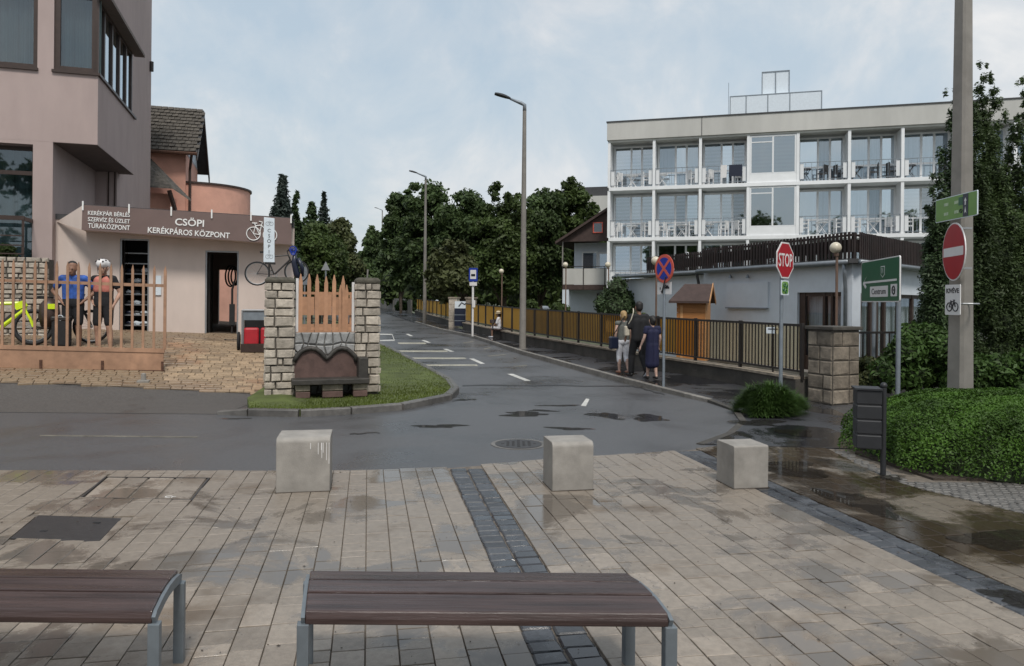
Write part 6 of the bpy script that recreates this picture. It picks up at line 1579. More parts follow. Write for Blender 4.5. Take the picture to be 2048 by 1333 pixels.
# ------------------------------------------------------------------ bicycles
def bicycle(label, loc, rz, frame='black_metal', lean=0.0, pitch=0.0, scale=1.0, fat=1.0, extra=None, group='bicycles'):
    b = thing('bicycle', label, 'bicycle', loc, rz, group); b.rotation_euler = (lean, pitch, rz); b.scale = (scale,) * 3
    r = .335; W = [Vector((-.52, 0, r)), Vector((.52, 0, r))]
    for w in W:
        ob = MB().torus(w, r - .02, .02 * fat, (0, 1, 0), 32, 6).build('wheel', 'rubber', b, smooth=True)
        MB().torus(w, r - .045, .01, (0, 1, 0), 28, 5).build('rim', 'steel' if frame != 'paint_yellow' else 'black_metal', ob)
        m = MB()
        for k in range(14): a = k * math.pi / 7; m.tube([w + Vector((0, (-1) ** k * .02, 0)), w + Vector((math.cos(a) * (r - .045), 0, math.sin(a) * (r - .045)))], .0022, 3)
        tag(m.build('spokes', 'steel', ob), kind='stuff'); MB().lathe([(.02, -.04), (.028, 0), (.02, .04)], 10, w, (0, 1, 0)).build('hub', 'steel', ob)
    bb = Vector((-.08, 0, .28)); st = Vector((-.24, 0, .78)); hd = Vector((.33, 0, .80)); hl = Vector((.37, 0, .68)); m = MB(); t = .018 * fat
    for a, c, q in ((bb, st, t), (st, hd, t), (bb, hl, t * 1.3), (hd, hl, t * 1.2)): m.tube([a, c], q, 8)
    for s in (-1, 1):
        o = Vector((0, s * .045, 0)); m.tube([W[0] + o, bb + o * .5], .009 * fat, 6); m.tube([W[0] + o, st + o * .4], .008 * fat, 6)
    m.build('frame', frame, b, smooth='auto')
    m = MB()
    for s in (-1, 1): m.tube([hl + Vector((0, s * .03, 0)), Vector((.46, s * .05, .5)), W[1] + Vector((0, s * .05, 0))], .012 * fat, 6)
    m.tube([hl + Vector((0, -.035, 0)), hl + Vector((0, .035, 0))], .016, 6); m.build('fork', frame, b)
    m = MB(); m.tube([hd, hd + Vector((-.03, 0, .12))], .014, 6); m.tube([hd + Vector((-.0, -.28, .16)), hd + Vector((.03, -.12, .13)), hd + Vector((-.03, 0, .12)), hd + Vector((.03, .12, .13)), hd + Vector((0, .28, .16))], .012, 6); m.build('handlebar', 'black_metal', b)
    m = MB(); m.tube([st, st + Vector((-.04, 0, .12))], .013, 6); m.build('seat_post', 'black_metal', b)
    m = MB(); sp = st + Vector((-.05, 0, .14)); m.add([sp + Vector(p) for p in ((-.13, -.07, .02), (-.13, .07, .02), (.0, .03, .015), (.15, .012, .0), (.15, -.012, 0), (.0, -.03, .015), (-.12, -.06, -.03), (-.12, .06, -.03), (.14, 0, -.025))], [(0, 1, 2, 5), (5, 2, 3, 4), (0, 5, 6), (5, 4, 8, 6), (1, 7, 2), (2, 7, 8, 3), (3, 8, 4), (0, 6, 7, 1), (6, 8, 7)]); m.build('saddle', 'rubber', b)
    m = MB(); m.torus(bb, .085, .008, (0, 1, 0), 20, 5); m.tube([bb + Vector((0, -.05, 0)), bb + Vector((.1, -.06, -.12))], .01, 6); m.tube([bb + Vector((0, .05, 0)), bb + Vector((-.1, .06, .12))], .01, 6)
    m.build('crankset', 'steel', b)
    for p in (Vector((.1, -.1, -.12)), Vector((-.1, .1, .12))): MB().box(bb + p, (.09, .08, .02)).build('pedal', 'rubber', b)
    m = MB(); m.tube([bb + Vector((0, -.04, .08)), W[0] + Vector((0, -.04, .035))], .005, 4); m.tube([bb + Vector((0, -.04, -.08)), W[0] + Vector((0, -.04, -.035))], .005, 4); tag(m.build('chain', 'black_metal', b), kind='stuff')
    return b
# hanging on the shop's wall, left wheel at px 535,540
hb = A(556, 540, 16.4); bicycle('black bicycle hung on the shop wall under the brown fascia', hb - Vector((0, 0, .33)), RZ, 'black_metal', 0, R(-4), .80)
hel = A(588, 503, 16.3); he = thing('bike_helmet', 'dark blue helmet hanging at the handlebar of the wall bicycle', 'helmet', hel, RZ); MB().ball((0, 0, 0), .10, 12, 8, (1, .8, .75)).build('shell', 'paint_navy', he, smooth=True)
for k in range(3): MB().torus((-.02, -.10 - .006 * k, .03 - .04 * k), .07 - .015 * k, .012, (0, 1, 0), 14, 5).build('vent', 'paint_blue', he)
jk = thing('dark_jacket', 'dark blue jacket hanging on the front of the wall bicycle', 'jacket', A(590, 535, 16.25), RZ); MB().tube([(0, 0, .32), (-.02, 0, .1), (.04, 0, -.15), (.08, 0, -.3)], [.04, .06, .07, .03], 10).build('cloth', 'paint_navy', jk, smooth=True); MB().tube([(.06, -.02, .2), (.15, -.02, 0), (.16, 0, -.2)], [.04, .045, .03], 8).build('sleeve', 'paint_navy', jk, smooth=True)
def at_ramp(px, Y): p = A(px, 700, Y); return Vector((p.x, p.y, rampz(p.x, p.y) + .03))
yb = bicycle('fluorescent yellow electric mountain bicycle behind the orange gate', at_ramp(2, 14.1), R(24), 'paint_yellow', R(-6), 0, 1.0, 1.9)
MB().extr([(.02, -.035, .36), (.2, -.035, .5), (.3, -.035, .66), (.24, -.035, .70), (.08, -.035, .52), (-.05, -.035, .40)], (0, .07, 0)).build('battery', 'black_metal', yb)
MB().box((.3, 0, .76), (.2, .09, .13), 0, 0, R(-25)).build('head_cover', 'paint_yellow', yb)
bicycle('black bicycle with bags standing by the blue cyclist', at_ramp(125, 14.75), R(14), 'black_metal', R(4), 0, 1.0, 1.3)
pn_ = thing('pannier_bag', 'black pannier bag in front of the blue cyclist behind the gate', 'bag', at_ramp(123, 14.35) + Vector((0, 0, .0)), RZ); MB().b2((-.16, -.1, .0), (.16, .1, .55)).build('body', 'rubber', pn_, bevel=.05); MB().b2((-.17, -.11, .5), (.17, .11, .6)).build('flap', 'black_metal', pn_, bevel=.03); MB().torus((0, -.1, .57), .05, .008, (0, 1, 0), 12, 5).build('handle', 'sign_white', pn_)
bk = thing('backpack', 'dark loaded backpack with yellow patch on the bicycle behind the gate', 'bag', at_ramp(98, 14.5) + Vector((0, 0, .35)), RZ); MB().tube([(0, 0, 0), (0, 0, .2), (0, 0, .42), (.02, 0, .55)], [.14, .19, .17, .08], 10).build('body', 'frame_brown', bk, smooth=True); MB().box((.08, -.15, .4), (.12, .06, .1)).build('patch', 'paint_yellow', bk)
for k, (px, Y, a) in enumerate(((625, 15.2, 80), (665, 15.4, 72), (690, 15.8, 85))):
    p = A(px, 690, Y); b_ = bicycle(('left', 'middle', 'right')[k] + ' one of the parked bicycles behind the orange picket panel', Vector((p.x, p.y, .33)), RZ + R(a), 'black_metal', R(6), 0, 1.0, 1.6)
# child trailer with red bags
tr = at_ramp(517, 15.6); tl_ = thing('bike_trailer', 'red and black bicycle child trailer beside the shop door', 'bike trailer', tr, RZ)
m = MB()
for x in (-.32, .38):
    for y in (-.2, .35): m.tube([(x, y, .05), (x, y, .86)], .016, 6)
for z in (.05, .86):
    m.tube([(-.32, -.2, z), (.38, -.2, z)], .016, 6); m.tube([(-.32, .35, z), (.38, .35, z)], .016, 6); m.tube([(-.32, -.2, z), (-.32, .35, z)], .016, 6); m.tube([(.38, -.2, z), (.38, .35, z)], .016, 6)
m.build('tube_frame', 'steel', tl_)
MB().b2((-.3, -.15, .1), (.36, .33, .12)).build('floor', 'rubber', tl_); MB().b2((-.3, .3, .12), (.36, .33, .84)).build('back', 'dark_room', tl_)
for x in (-.14, .19): MB().b2((x - .15, -.12, .13), (x + .15, .1, .50)).build('red_seat', 'red_bag', tl_, bevel=.04)
MB().b2((-.3, -.19, .66), (.36, -.17, .84)).build('top_panel', 'galvanised', tl_); MB().b2((-.34, -.24, .0), (.4, -.2, .17)).build('lower_panel', 'frame_brown', tl_)
for s in (-.4, .46): MB().torus((s, .1, .2), .18, .03, (1, 0, 0), 22, 6).build('wheel', 'rubber', tl_)
# inside the shop door: hanging wheel and floor pump
for k in range(3):
    iw = tag(MB().torus((k * .05 - .05, k * .12, 0), .26 - .02 * k, .02, (1, .6, 0), 24, 6).build('tyre_ring', 'rubber', loc=S0 + E2 * (da1 - .2) + E1 * 1.0 + Vector((0, 0, 1.45)), rz=RZ), ('front', 'middle', 'back')[k] + ' one of three tyres hanging inside the shop doorway', 'tyre', 'tyres in the doorway')
rp = thing('repair_stand', 'black bicycle repair stand with round foot inside the shop doorway', 'repair stand', S0 + E2 * (da1 - .15) + E1 * .15 + Vector((0, 0, dab)), RZ); MB().tube([(0, 0, .02), (0, 0, 1.1), (.05, 0, 1.3)], .025, 8).build('post', 'black_metal', rp)
MB().box((.0, 0, .5), (.12, .1, .5)).build('tool_box', 'rubber', rp)
hp = thing('hose_ring', 'thin black hose lying in a loop before the shop door', 'hose', on_ramp(465, 683) + Vector((0, 0, .04)), 0); MB().torus((0, 0, 0), .17, .008, (0, 0, 1), 22, 5).build('loop', 'rubber', hp)

# ------------------------------------------------------------------ silver car parked behind the amber fence
cp = A(1083, 640, 58); cr = thing('parked_car', 'silver hatchback parked beyond the amber fence, seen from behind', 'car', Vector((cp.x, cp.y, -.02)), R(4))
prof = [(-.72, .3), (-.78, .55), (-.74, .88), (-.60, 1.36), (-.5, 1.42), (.5, 1.42), (.60, 1.36), (.74, .88), (.78, .55), (.72, .3)]
def loft(stations):
    m = MB(); n = len(prof); v = []
    for y, sx, zs_, zb0 in stations: v += [(x * sx, y, zb0 + (z - .3) * zs_ + .0) for x, z in prof]
    f = [(i * n + j, i * n + (j + 1) % n, (i + 1) * n + (j + 1) % n, (i + 1) * n + j) for i in range(len(stations) - 1) for j in range(n)] + [tuple(range(n)), tuple((len(stations) - 1) * n + j for j in range(n))]
    return m.add(v, f)
loft([(0, .98, .78, .3), (.06, 1.0, .86, .3), (.5, 1.0, 1.0, .3), (1.8, 1.0, 1.0, .3), (2.6, 1.0, .72, .3), (2.75, 1, .58, .3), (3.7, .95, .5, .3), (3.85, .9, .35, .3)]).build('body', 'plastic_white', cr, smooth='auto')
MB().extr([(-.55, -.0, .82), (.55, -.0, .82), (.48, .28, 1.22), (-.48, .28, 1.22)], (0, -.02, .01)).build('rear_window', 'black_metal', cr)
for s in (-1, 1): MB().b2((s * .72 - .08, -.03, .6), (s * .72 + .08, .05, .82)).build('tail_lamp', 'paint_red', cr)
MB().b2((-.78, -.08, .3), (.78, .1, .52)).build('bumper', 'galvanised', cr, bevel=.03); MB().b2((-.26, -.09, .38), (.26, -.081, .48)).build('number_plate', 'paint_white', cr)
for x in (-.72, .72):
    for y in (.7, 3.0): w_ = MB().torus((x, y, .3), .22, .09, (1, 0, 0), 20, 8).build('wheel', 'rubber', cr); MB().lathe([(.2, -.05), (.2, .05)], 14, (x, y, .3), (1, 0, 0)).build('hubcap', 'steel', w_)
# ------------------------------------------------------------------ trees
def tree(name, label, px, Y, ytop, ybot, hw, mat, n=6500, size=None, seed=0, zb=0.0, lobes=46, core=True, group=None, trunk_px=None, shape='round'):
    rng = np.random.default_rng(seed + 100); p = A(px, 600, Y); base = Vector((p.x, p.y, zb))
    t = thing(name, label, 'tree', base, 0, group)
    zt, z0 = A(px, ytop, Y).z - zb, A(px, ybot, Y).z - zb; rx = hw / F * Y; hc = (zt - z0) / 2; zc = (zt + z0) / 2
    size = size or 0.0029 * Y; n = int(n * 3.4)
    C, Rc = [], []
    for i in range(lobes):
        while True:
            d = rng.uniform(-1, 1, 3)
            if np.linalg.norm(d) < 1: break
        f = (d[2] + 1) / 2
        w = 1.0 if shape == 'round' else (1 - .55 * f)
        k = .78
        C.append((d[0] * rx * k * w, d[1] * rx * k * w, zc + d[2] * hc * .8)); Rc.append(rx * rng.uniform(.16, .40))
    for a in np.linspace(0, 2 * math.pi, 7)[:-1]: C.append((math.cos(a) * rx * .5, math.sin(a) * rx * .5, zc - hc * .2)); Rc.append(rx * .45)
    for i in range(60):
        d = rng.normal(size=3); d /= np.linalg.norm(d)
        if d[2] < -.35: continue
        f = (d[2] + 1) / 2; w = 1.0 if shape == 'round' else (1 - .6 * f); q = rng.uniform(.80, .99)
        C.append((d[0] * rx * q * w, d[1] * rx * q * w, zc + d[2] * hc * q)); Rc.append(rx * rng.uniform(.07, .17))
    C = np.array(C); Rc = np.array(Rc); C[:, 2] = np.minimum(C[:, 2], zt - Rc * .6)
    V, Q = leaf_cards(C, Rc, n, size, .85, .30, .35, .52, rng, .22)
    cr = npmesh('crown', V, Q, mat, t)
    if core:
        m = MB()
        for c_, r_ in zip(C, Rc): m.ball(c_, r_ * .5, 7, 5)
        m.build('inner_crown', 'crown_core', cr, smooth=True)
    h0 = max(z0, .6); tr_ = max(.09, rx * .075)
    MB().tube([(0, 0, -.1), (.05 * rx, 0, h0 * .6), (0, .05, zc)], [tr_ * 1.25, tr_, tr_ * .5], 9).build('trunk', 'bark', t, smooth=True)
    for i in range(5):
        c_ = C[rng.integers(len(C))]; MB().tube([(0, 0, max(.8, z0 * .7 + .2)), ((c_[0]) * .45, c_[1] * .45, (z0 + c_[2]) / 2), tuple(c_)], [tr_ * .6, tr_ * .4, tr_ * .15], 6).build('limb', 'bark', t, smooth=True)
    return t
GT = 'trees beyond the amber fence'
for i, (px, Y, yt, yb_, hw, mt, n, lab) in enumerate((
    (800, 62, 372, 610, 40, 'leaf_dark', 6500, 'dark broadleaf tree leftmost of the row behind the second street lamp'),
    (856, 54, 344, 615, 62, 'leaf_dark', 10000, 'tallest dark tree rising just behind the second street lamp'),
    (930, 52, 368, 615, 66, 'leaf_dark', 10000, 'dark rounded tree standing left behind the bus stop sign'),
    (1006, 50, 360, 612, 66, 'leaf_mid', 10000, 'green topped tree directly behind the near street lamp'),
    (1078, 53, 366, 612, 62, 'leaf_dark', 9000, 'dark tree between the near street lamp and the gabled house'),
    (1142, 55, 347, 600, 48, 'leaf_mid', 8000, 'pointed top tree just left of the hotel'),
    (1185, 60, 395, 600, 34, 'leaf_mid', 5000, 'small tree squeezed between pointed tree and brown gable'))):
    tree('broadleaf_tree', lab, px, Y, yt, yb_, hw, mt, n, seed=i, group=GT)
tree('acacia_tree', 'lighter olive tree hanging over the far amber fence beside the bus stop', 903, 41, 478, 612, 48, 'leaf_olive', 8000, size=.16, seed=20, core=True)
tree('broadleaf_tree', 'small far tree at the end of the street left of the farthest lamp', 745, 92, 445, 600, 26, 'leaf_dark', 4500, seed=21)
tree('broadleaf_tree', 'dark far tree closing the street behind the farthest lamp', 778, 84, 470, 606, 34, 'leaf_dark', 5000, seed=22)
tree('broadleaf_tree', 'low dark far tree behind the left lawn', 716, 96, 505, 604, 30, 'leaf_dark', 4500, seed=23)
tree('linden_tree', 'olive green linden tree with pointed crown behind the picket gate', 682, 58, 432, 604, 46, 'leaf_olive', 9000, seed=24, shape='cone')
tree('feathery_tree', 'soft feathery green tree behind the picket gate', 636, 40, 448, 600, 60, 'leaf_mid', 15000, size=.10, seed=25)
tree('broadleaf_tree', 'dark tree low behind the picket gate on the left', 592, 47, 500, 604, 40, 'leaf_dark', 6000, seed=26)
tree('broadleaf_tree', 'dark shady tree right behind the right pillar', 725, 70, 520, 604, 32, 'leaf_dark', 5000, seed=27)
def conifer(label, px, Y, ytop, ybot, hw, mat, levels=16, n=5000, seed=0, droop=.25, name='spruce_tree', size=None, zb=0.0, slim=1.0, sparse=.12):
    rng = np.random.default_rng(seed + 300); p = A(px, 600, Y); t = thing(name, label, 'tree', (p.x, p.y, zb)); zt, z0 = A(px, ytop, Y).z - zb, max(.5, A(px, ybot, Y).z - zb); rx = hw / F * Y
    C, Rc = [], []
    for l in range(levels):
        f = l / (levels - 1); z = z0 + (zt - z0) * f; r = rx * (1 - f) ** slim * rng.uniform(.85, 1.1) + .03 * rx
        k = max(3, int(9 * (1 - f)) + 2)
        for j in range(k):
            a = 2 * math.pi * (j + rng.random() * .7) / k
            for q in (.35, .65, .95): C.append((math.cos(a) * r * q, math.sin(a) * r * q, z - droop * r * q * q + rng.normal(0, (zt - z0) / levels * .45))); Rc.append(max(rx * sparse, r * .16) * (1.15 - .5 * q))
    V, Q = leaf_cards(C, Rc, n, size or .0032 * Y, .8, .1, .5, .35, rng); npmesh('crown', V, Q, mat, t)
    MB().tube([(0, 0, -.1), (0, 0, zt * .97)], [max(.06, rx * .06), .015], 7).build('trunk', 'bark', t)
    return t
conifer('tall blue spruce above the right end of the brown fascia', 563, 46, 358, 505, 44, 'leaf_bluespruce', 26, 11000, 1, sparse=.2)
conifer('dark fir with spreading branches behind the picket gate', 622, 48, 410, 530, 66, 'leaf_conifer', 15, 9000, 2, .1, 'fir_tree', sparse=.10)
conifer('thin spired fir behind the feathery tree', 646, 60, 390, 520, 30, 'leaf_bluespruce', 20, 4500, 3, .1, 'fir_tree', sparse=.10)
# narrow cypress
def column_tree(label, spindles, Y, mat, n, size, name='cypress_tree', zb=0.0, wob=.38, seed=0):
    rng = np.random.default_rng(seed + 500); C, Rc = [], []; p0 = A(spindles[0][0], 600, Y); t = thing(name, label, 'tree', (p0.x, p0.y, zb))
    for px, yt, yb_, hw, dy in spindles:
        p = A(px, 600, Y + dy); zt, z0 = A(px, yt, Y + dy).z - zb, A(px, yb_, Y + dy).z - zb; r = hw / F * Y
        for k in range(26):
            f = k / 26.5; prof = (min(1, .55 + f * 1.6)) * (1 - f) ** .55 + .04
            for j in range(2): C.append((p.x - p0.x + rng.normal(0, r * wob * (1 - f * .6)), p.y - p0.y + rng.normal(0, r * wob * (1 - f * .6)), z0 + (zt - z0) * f)); Rc.append(r * prof * rng.uniform(.45, .9))
    V, Q = leaf_cards(C, Rc, n, size, 1.6, .2, .9, .36, rng); cr = npmesh('crown', V, Q, mat, t)
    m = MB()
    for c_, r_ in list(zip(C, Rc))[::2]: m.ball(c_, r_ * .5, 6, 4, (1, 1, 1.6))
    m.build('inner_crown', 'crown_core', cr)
    MB().tube([(0, 0, -.1), (0, 0, 1.0)], .08, 8).build('trunk', 'bark', t); return t
column_tree('narrow dark cypress at the right end of the shop fascia', [(592, 372, 600, 13, 0)], 33, 'leaf_conifer', 4500, .12, seed=1)
column_tree('tall columnar tree behind the concrete pole, its spires showing left of it', [(1926, 88, 720, 34, 0), (1903, 150, 720, 34, .2), (1878, 330, 720, 40, -.2), (1862, 400, 740, 34, .1)], 13.6, 'leaf_conifer', 60000, .036, 'columnar_tree', seed=2)
column_tree('tall columnar tree right of the concrete pole', [(1964, 96, 720, 36, 0), (1985, 130, 720, 36, .2), (1950, 180, 720, 40, -.3)], 13.9, 'leaf_dark', 52000, .036, 'columnar_tree', seed=3)
column_tree('columnar tree at the right picture edge', [(2046, 105, 720, 34, 0), (2020, 210, 720, 36, .2), (2062, 150, 720, 40, .1), (2000, 330, 720, 40, -.2)], 14.2, 'leaf_dark', 52000, .036, 'columnar_tree', seed=4)
# ------------------------------------------------------------------ shrubs and hedges
def bush(name, label, c, rad, n, size, mat, seed=0, lobes=18, squash=.8, cat='bush', aspect=.5, group=None, shell=.6, flat=1.0):
    rng = np.random.default_rng(seed + 700); t = thing(name, label, cat, c, 0, group); C, Rc = [], []
    for i in range(lobes):
        d = rng.normal(size=3); d /= np.linalg.norm(d); d[2] = abs(d[2]); q = rng.uniform(.35, .72)
        C.append((d[0] * rad[0] * q, d[1] * rad[1] * q, rad[2] * (.25 + .55 * d[2] * q / .72))); Rc.append(min(rad) * rng.uniform(.38, .52) * flat)
    C = np.array(C); Rc = np.array(Rc)
    V, Q = leaf_cards(C, Rc, n, size, squash, shell, .3, aspect, rng); V[:, 2] = np.maximum(V[:, 2], .0)
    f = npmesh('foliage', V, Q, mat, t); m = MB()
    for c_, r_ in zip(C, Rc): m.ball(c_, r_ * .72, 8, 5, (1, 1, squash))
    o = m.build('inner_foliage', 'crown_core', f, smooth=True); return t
def dome_hedge(label, poly_c, rx, ry, h, n, size, mat, seed=1):
    """clipped rounded hedge: leaves on a superellipsoid skin with clumpy unevenness"""
    rng = np.random.default_rng(seed); t = thing('clipped_hedge', label, 'hedge', poly_c)
    u = rng.uniform(0, 2 * math.pi, n); w = rng.random(n) ** .75; ph = w * math.pi / 2
    e = .66; cu, su = np.cos(u), np.sin(u); sg = lambda a, e: np.sign(a) * np.abs(a) ** e
    x = sg(cu, .8) * np.cos(ph) ** e; y = sg(su, .8) * np.cos(ph) ** e; z = np.sin(ph) ** .8
    bumpy = 1 + .022 * np.sin(7 * u + 4 * ph) + .018 * np.sin(11 * u - 5 * ph) + .012 * np.sin(23 * u + 9 * ph)
    k = bumpy * (1 - .10 * rng.random(n) ** 2) 
    P = np.column_stack([x * rx * k, y * ry * k, z * h * k + .01])
    nn = np.column_stack([x / rx, y / ry, z / h + .2]); nn /= np.linalg.norm(nn, axis=1)[:, None]; nn = nn * .8 + rng.normal(size=(n, 3)) * .55; nn /= np.linalg.norm(nn, axis=1)[:, None]
    a = np.cross(nn, rng.normal(size=(n, 3))); a /= np.linalg.norm(a, axis=1)[:, None]; b = np.cross(nn, a); s = size * (.6 + .8 * rng.random(n))[:, None]
    V = np.stack([P - a * s, P - b * s * .5, P + a * s, P + b * s * .5], 1).reshape(-1, 3)
    f = npmesh('foliage', V, np.arange(4 * n).reshape(-1, 4), mat, t)
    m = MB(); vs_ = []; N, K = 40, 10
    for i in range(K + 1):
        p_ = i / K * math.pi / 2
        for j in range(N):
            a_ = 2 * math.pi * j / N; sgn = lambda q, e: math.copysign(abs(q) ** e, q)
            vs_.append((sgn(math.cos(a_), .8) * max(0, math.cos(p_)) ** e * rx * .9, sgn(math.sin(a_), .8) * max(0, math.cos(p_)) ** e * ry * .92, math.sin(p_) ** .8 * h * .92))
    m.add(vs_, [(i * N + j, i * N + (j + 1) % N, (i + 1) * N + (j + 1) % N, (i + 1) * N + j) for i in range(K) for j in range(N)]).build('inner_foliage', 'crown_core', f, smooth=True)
    return t
tag(MB().extr([Vector((4.2, 7.35, 0)), Vector((14, 7.1, 0)), Vector((16, 16, 0)), Vector((7.2, 16, 0)), Vector((6.4, 13.4, 0)), Vector((4.75, 9.9, 0)), Vector((4.0, 8.6, 0))], (0, 0, .03)).build('planting_bed', 'soil'), kind='structure')
dome_hedge('big clipped green hedge dome beside the litter bin and concrete pole', Vector((6.12, 8.40, .02)), 2.2, 1.45, .72, 130000, .016, 'leaf_hedge')
bush('laurel_bush', 'glossy laurel bush behind the green direction board', A(1822, 800, 13.2).xy.to_3d() + Vector((0, 0, 0)), (.85, .7, 1.75), 16000, .05, 'leaf_laurel', 1, 26, .9, aspect=.42)
bush('laurel_bush', 'dark laurel bush right of the concrete pole', A(1960, 800, 12.4).xy.to_3d(), (.9, .6, 1.25), 14000, .05, 'leaf_laurel', 2, 22, .9, aspect=.42)
bush('laurel_bush', 'laurel bush at the far right behind the hedge dome', A(2055, 800, 12.2).xy.to_3d(), (.8, .6, 1.3), 11000, .05, 'leaf_laurel', 3, 20, .9, aspect=.42)
bush('round_bush', 'small light green round bush at the right picture edge', A(2062, 830, 10.3).xy.to_3d() + Vector((0, 0, .15)), (.32, .32, .42), 5000, .02, 'leaf_bush', 4, 16, .95)
bush('mixed_shrub', 'thin brownish shrub between the pillar and the direction board', A(1748, 760, 13.2).xy.to_3d(), (.42, .4, 1.0), 3500, .04, 'leaf_olive', 5, 14, .9, flat=1.0)
bush('garden_hedge', 'light green hedge behind the fence above the walking people', A(1278, 640, 21.5).xy.to_3d() + Vector((0, 0, .3)), (.85, .5, 1.42), 9000, .035, 'leaf_bush', 6, 26, .9, cat='hedge', flat=1.1)
bush('clipped_bush', 'large dark clipped round bush in front of the hotel corner', A(1232, 620, 28).xy.to_3d() + Vector((0, 0, .8)), (.86, .8, 2.1), 9000, .055, 'leaf_conifer', 7, 26, .95, flat=1.15)
bush('garden_shrub', 'low green shrub behind the amber fence near the parked car', A(1120, 620, 40).xy.to_3d(), (1.1, .8, 1.9), 4000, .09, 'leaf_mid', 8, 16)
bush('garden_shrub', 'green shrub behind the amber fence right of the near street lamp', A(1060, 620, 44).xy.to_3d(), (1.3, .8, 2.1), 4000, .10, 'leaf_mid', 9, 16)
bush('street_shrub', 'bright green shrub on the pale boundary wall far up the street', A(808, 600, 64).xy.to_3d() + Vector((0, 0, .5)), (1.1, .8, 1.9), 3000, .12, 'leaf_laurel', 10, 14)
bush('balcony_plant', 'dark leafy plant in the ground floor balcony box', Cn + E2 * (x65 - .55) - E1 * .25 + Vector((0, 0, 2.3)), (.75, .25, .75), 3500, .04, 'leaf_mid', 11, 14)
for i, (px, Y, w, h, lab) in enumerate(((700, 95, 9, 5, 'dense dark thicket closing the far end of the street'), (560, 70, 10, 7, 'dark thicket behind the shop and the cypress'), (960, 75, 14, 8.5, 'dark thicket in the shade behind the trees'), (1110, 72, 12, 8, 'dark thicket behind the gabled house'))):
    bush('far_thicket', lab, A(px, 600, Y).xy.to_3d(), (w, 4, h), 9000, .3, 'leaf_mid', 30 + i, 40, cat='thicket', flat=1.0)
# arching grass-like bush round the stop sign
sb = A(1540, 838, 11.6); rng = np.random.default_rng(77); n = 15000
t = thing('low_bush', 'low spreading feathery green bush at the foot of the stop sign', 'bush', (sb.x, sb.y, .02))
a = rng.uniform(0, 6.283, n); rr = np.sqrt(rng.random(n)); L = .22
wob = 1 + .18 * np.sin(3 * a + 1) + .12 * np.sin(5 * a); bx, by = np.cos(a) * rr * .47 * wob, np.sin(a) * rr * .36 * wob; bz = .40 * np.sqrt(np.clip(1 - rr ** 2, 0, 1)) * (.5 + .5 * rng.random(n) + .16 * np.sin(4 * a + 7 * rr)) + .02
d = np.column_stack([np.cos(a) * (.4 + .6 * rr), np.sin(a) * (.4 + .6 * rr), rng.uniform(-.25, .8, n)]) + rng.normal(0, .3, (n, 3)); d /= np.linalg.norm(d, axis=1)[:, None]
s = np.cross(d, [0, 0, 1.0]); s /= np.linalg.norm(s, axis=1)[:, None] + 1e-9; P = np.column_stack([bx, by, bz]); l = (.07 + .12 * rng.random(n) ** 2)[:, None]
V = np.stack([P - s * .010, P + s * .010, P + d * l + np.array([0, 0, -.02])], 1).reshape(-1, 3); V[:, 2] = np.maximum(V[:, 2], .0)
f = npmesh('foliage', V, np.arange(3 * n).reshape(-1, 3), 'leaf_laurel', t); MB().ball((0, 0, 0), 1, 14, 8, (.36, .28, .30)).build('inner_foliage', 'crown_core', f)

# trees on the near side of the square, behind the viewer and to the right: seen only in window glass and wet ground
for i, (x, y, h, r) in enumerate(((-16, -30, 15, 5.5), (-6, -34, 17, 6), (5, -31, 15, 5.5), (15, -33, 17, 6), (26, -28, 15, 6), (27, 22, 10, 4.5), (32, 15, 11, 5), (36, 30, 9, 4))):
    rng = np.random.default_rng(900 + i); t = thing('broadleaf_tree', ('first', 'second', 'third', 'fourth', 'fifth', 'sixth', 'seventh', 'eighth')[i] + ' broadleaf tree of the square, outside the picture, mirrored in window glass', 'tree', (x, y, 0), 0, 'trees outside the picture')
    d = rng.normal(size=(40, 3)); d /= np.linalg.norm(d, axis=1)[:, None]; q = rng.uniform(.2, .85, 40)[:, None]
    C = d * q * np.array([r, r, h * .38]) + np.array([0, 0, h * .6]); V, Q = leaf_cards(C, np.full(40, r * .33), 4000, .38, .85, .35, .35, .62, rng)
    npmesh('crown', V, Q, 'leaf_mid', t); MB().tube([(0, 0, 0), (0, 0, h * .6)], [.3, .18], 8).build('trunk', 'bark', t)
# ------------------------------------------------------------------ people
for nm, c, r_ in (('skin', (.42, .245, .175), .6), ('skin_tan', (.24, .125, .08), .6), ('skin_pale', (.52, .34, .27), .6), ('hair_dark', (.012, .010, .009), .6), ('hair_blond', (.36, .235, .105), .6),
                  ('cloth_black', (.012, .012, .014), .85), ('cloth_navy', (.010, .012, .045), .8), ('cloth_grey', (.115, .120, .110), .85), ('cloth_white', (.66, .66, .70), .8), ('cloth_blue', (.025, .085, .33), .7),
                  ('cloth_coral', (.50, .17, .13), .7), ('leather_black', (.016, .014, .013), .5), ('sandal', (.30, .14, .09), .6), ('straw', (.62, .52, .36), .8), ('strap_cream', (.5, .45, .36), .7)):
    M(nm, c, r_, .55 if nm == 'cloth_blue' else .2, 9 if 'cloth' in nm else 16, bump=.002 if 'cloth' in nm else 0, bscale=24)
def cap_mesh(m, a, b, ra, rb, n=12):
    a, b = Vector(a), Vector(b); d = b - a; L = d.length; u = d.normalized() if L > 1e-6 else Vector((0, 0, 1))
    pts, rs = [], []
    for i in range(1, 5): t_ = math.pi / 2 * (1 - i / 4.0); pts.append(a - u * ra * math.sin(t_)); rs.append(max(.002, ra * math.cos(t_)))
    for i in range(0, 4): t_ = math.pi / 2 * i / 4.0; pts.append(b + u * rb * math.sin(t_)); rs.append(max(.002, rb * math.cos(t_)))
    pts.append(b + u * rb); rs.append(.002); pts.insert(0, a - u * ra); rs.insert(0, .002)
    m.tube(pts, rs, n)
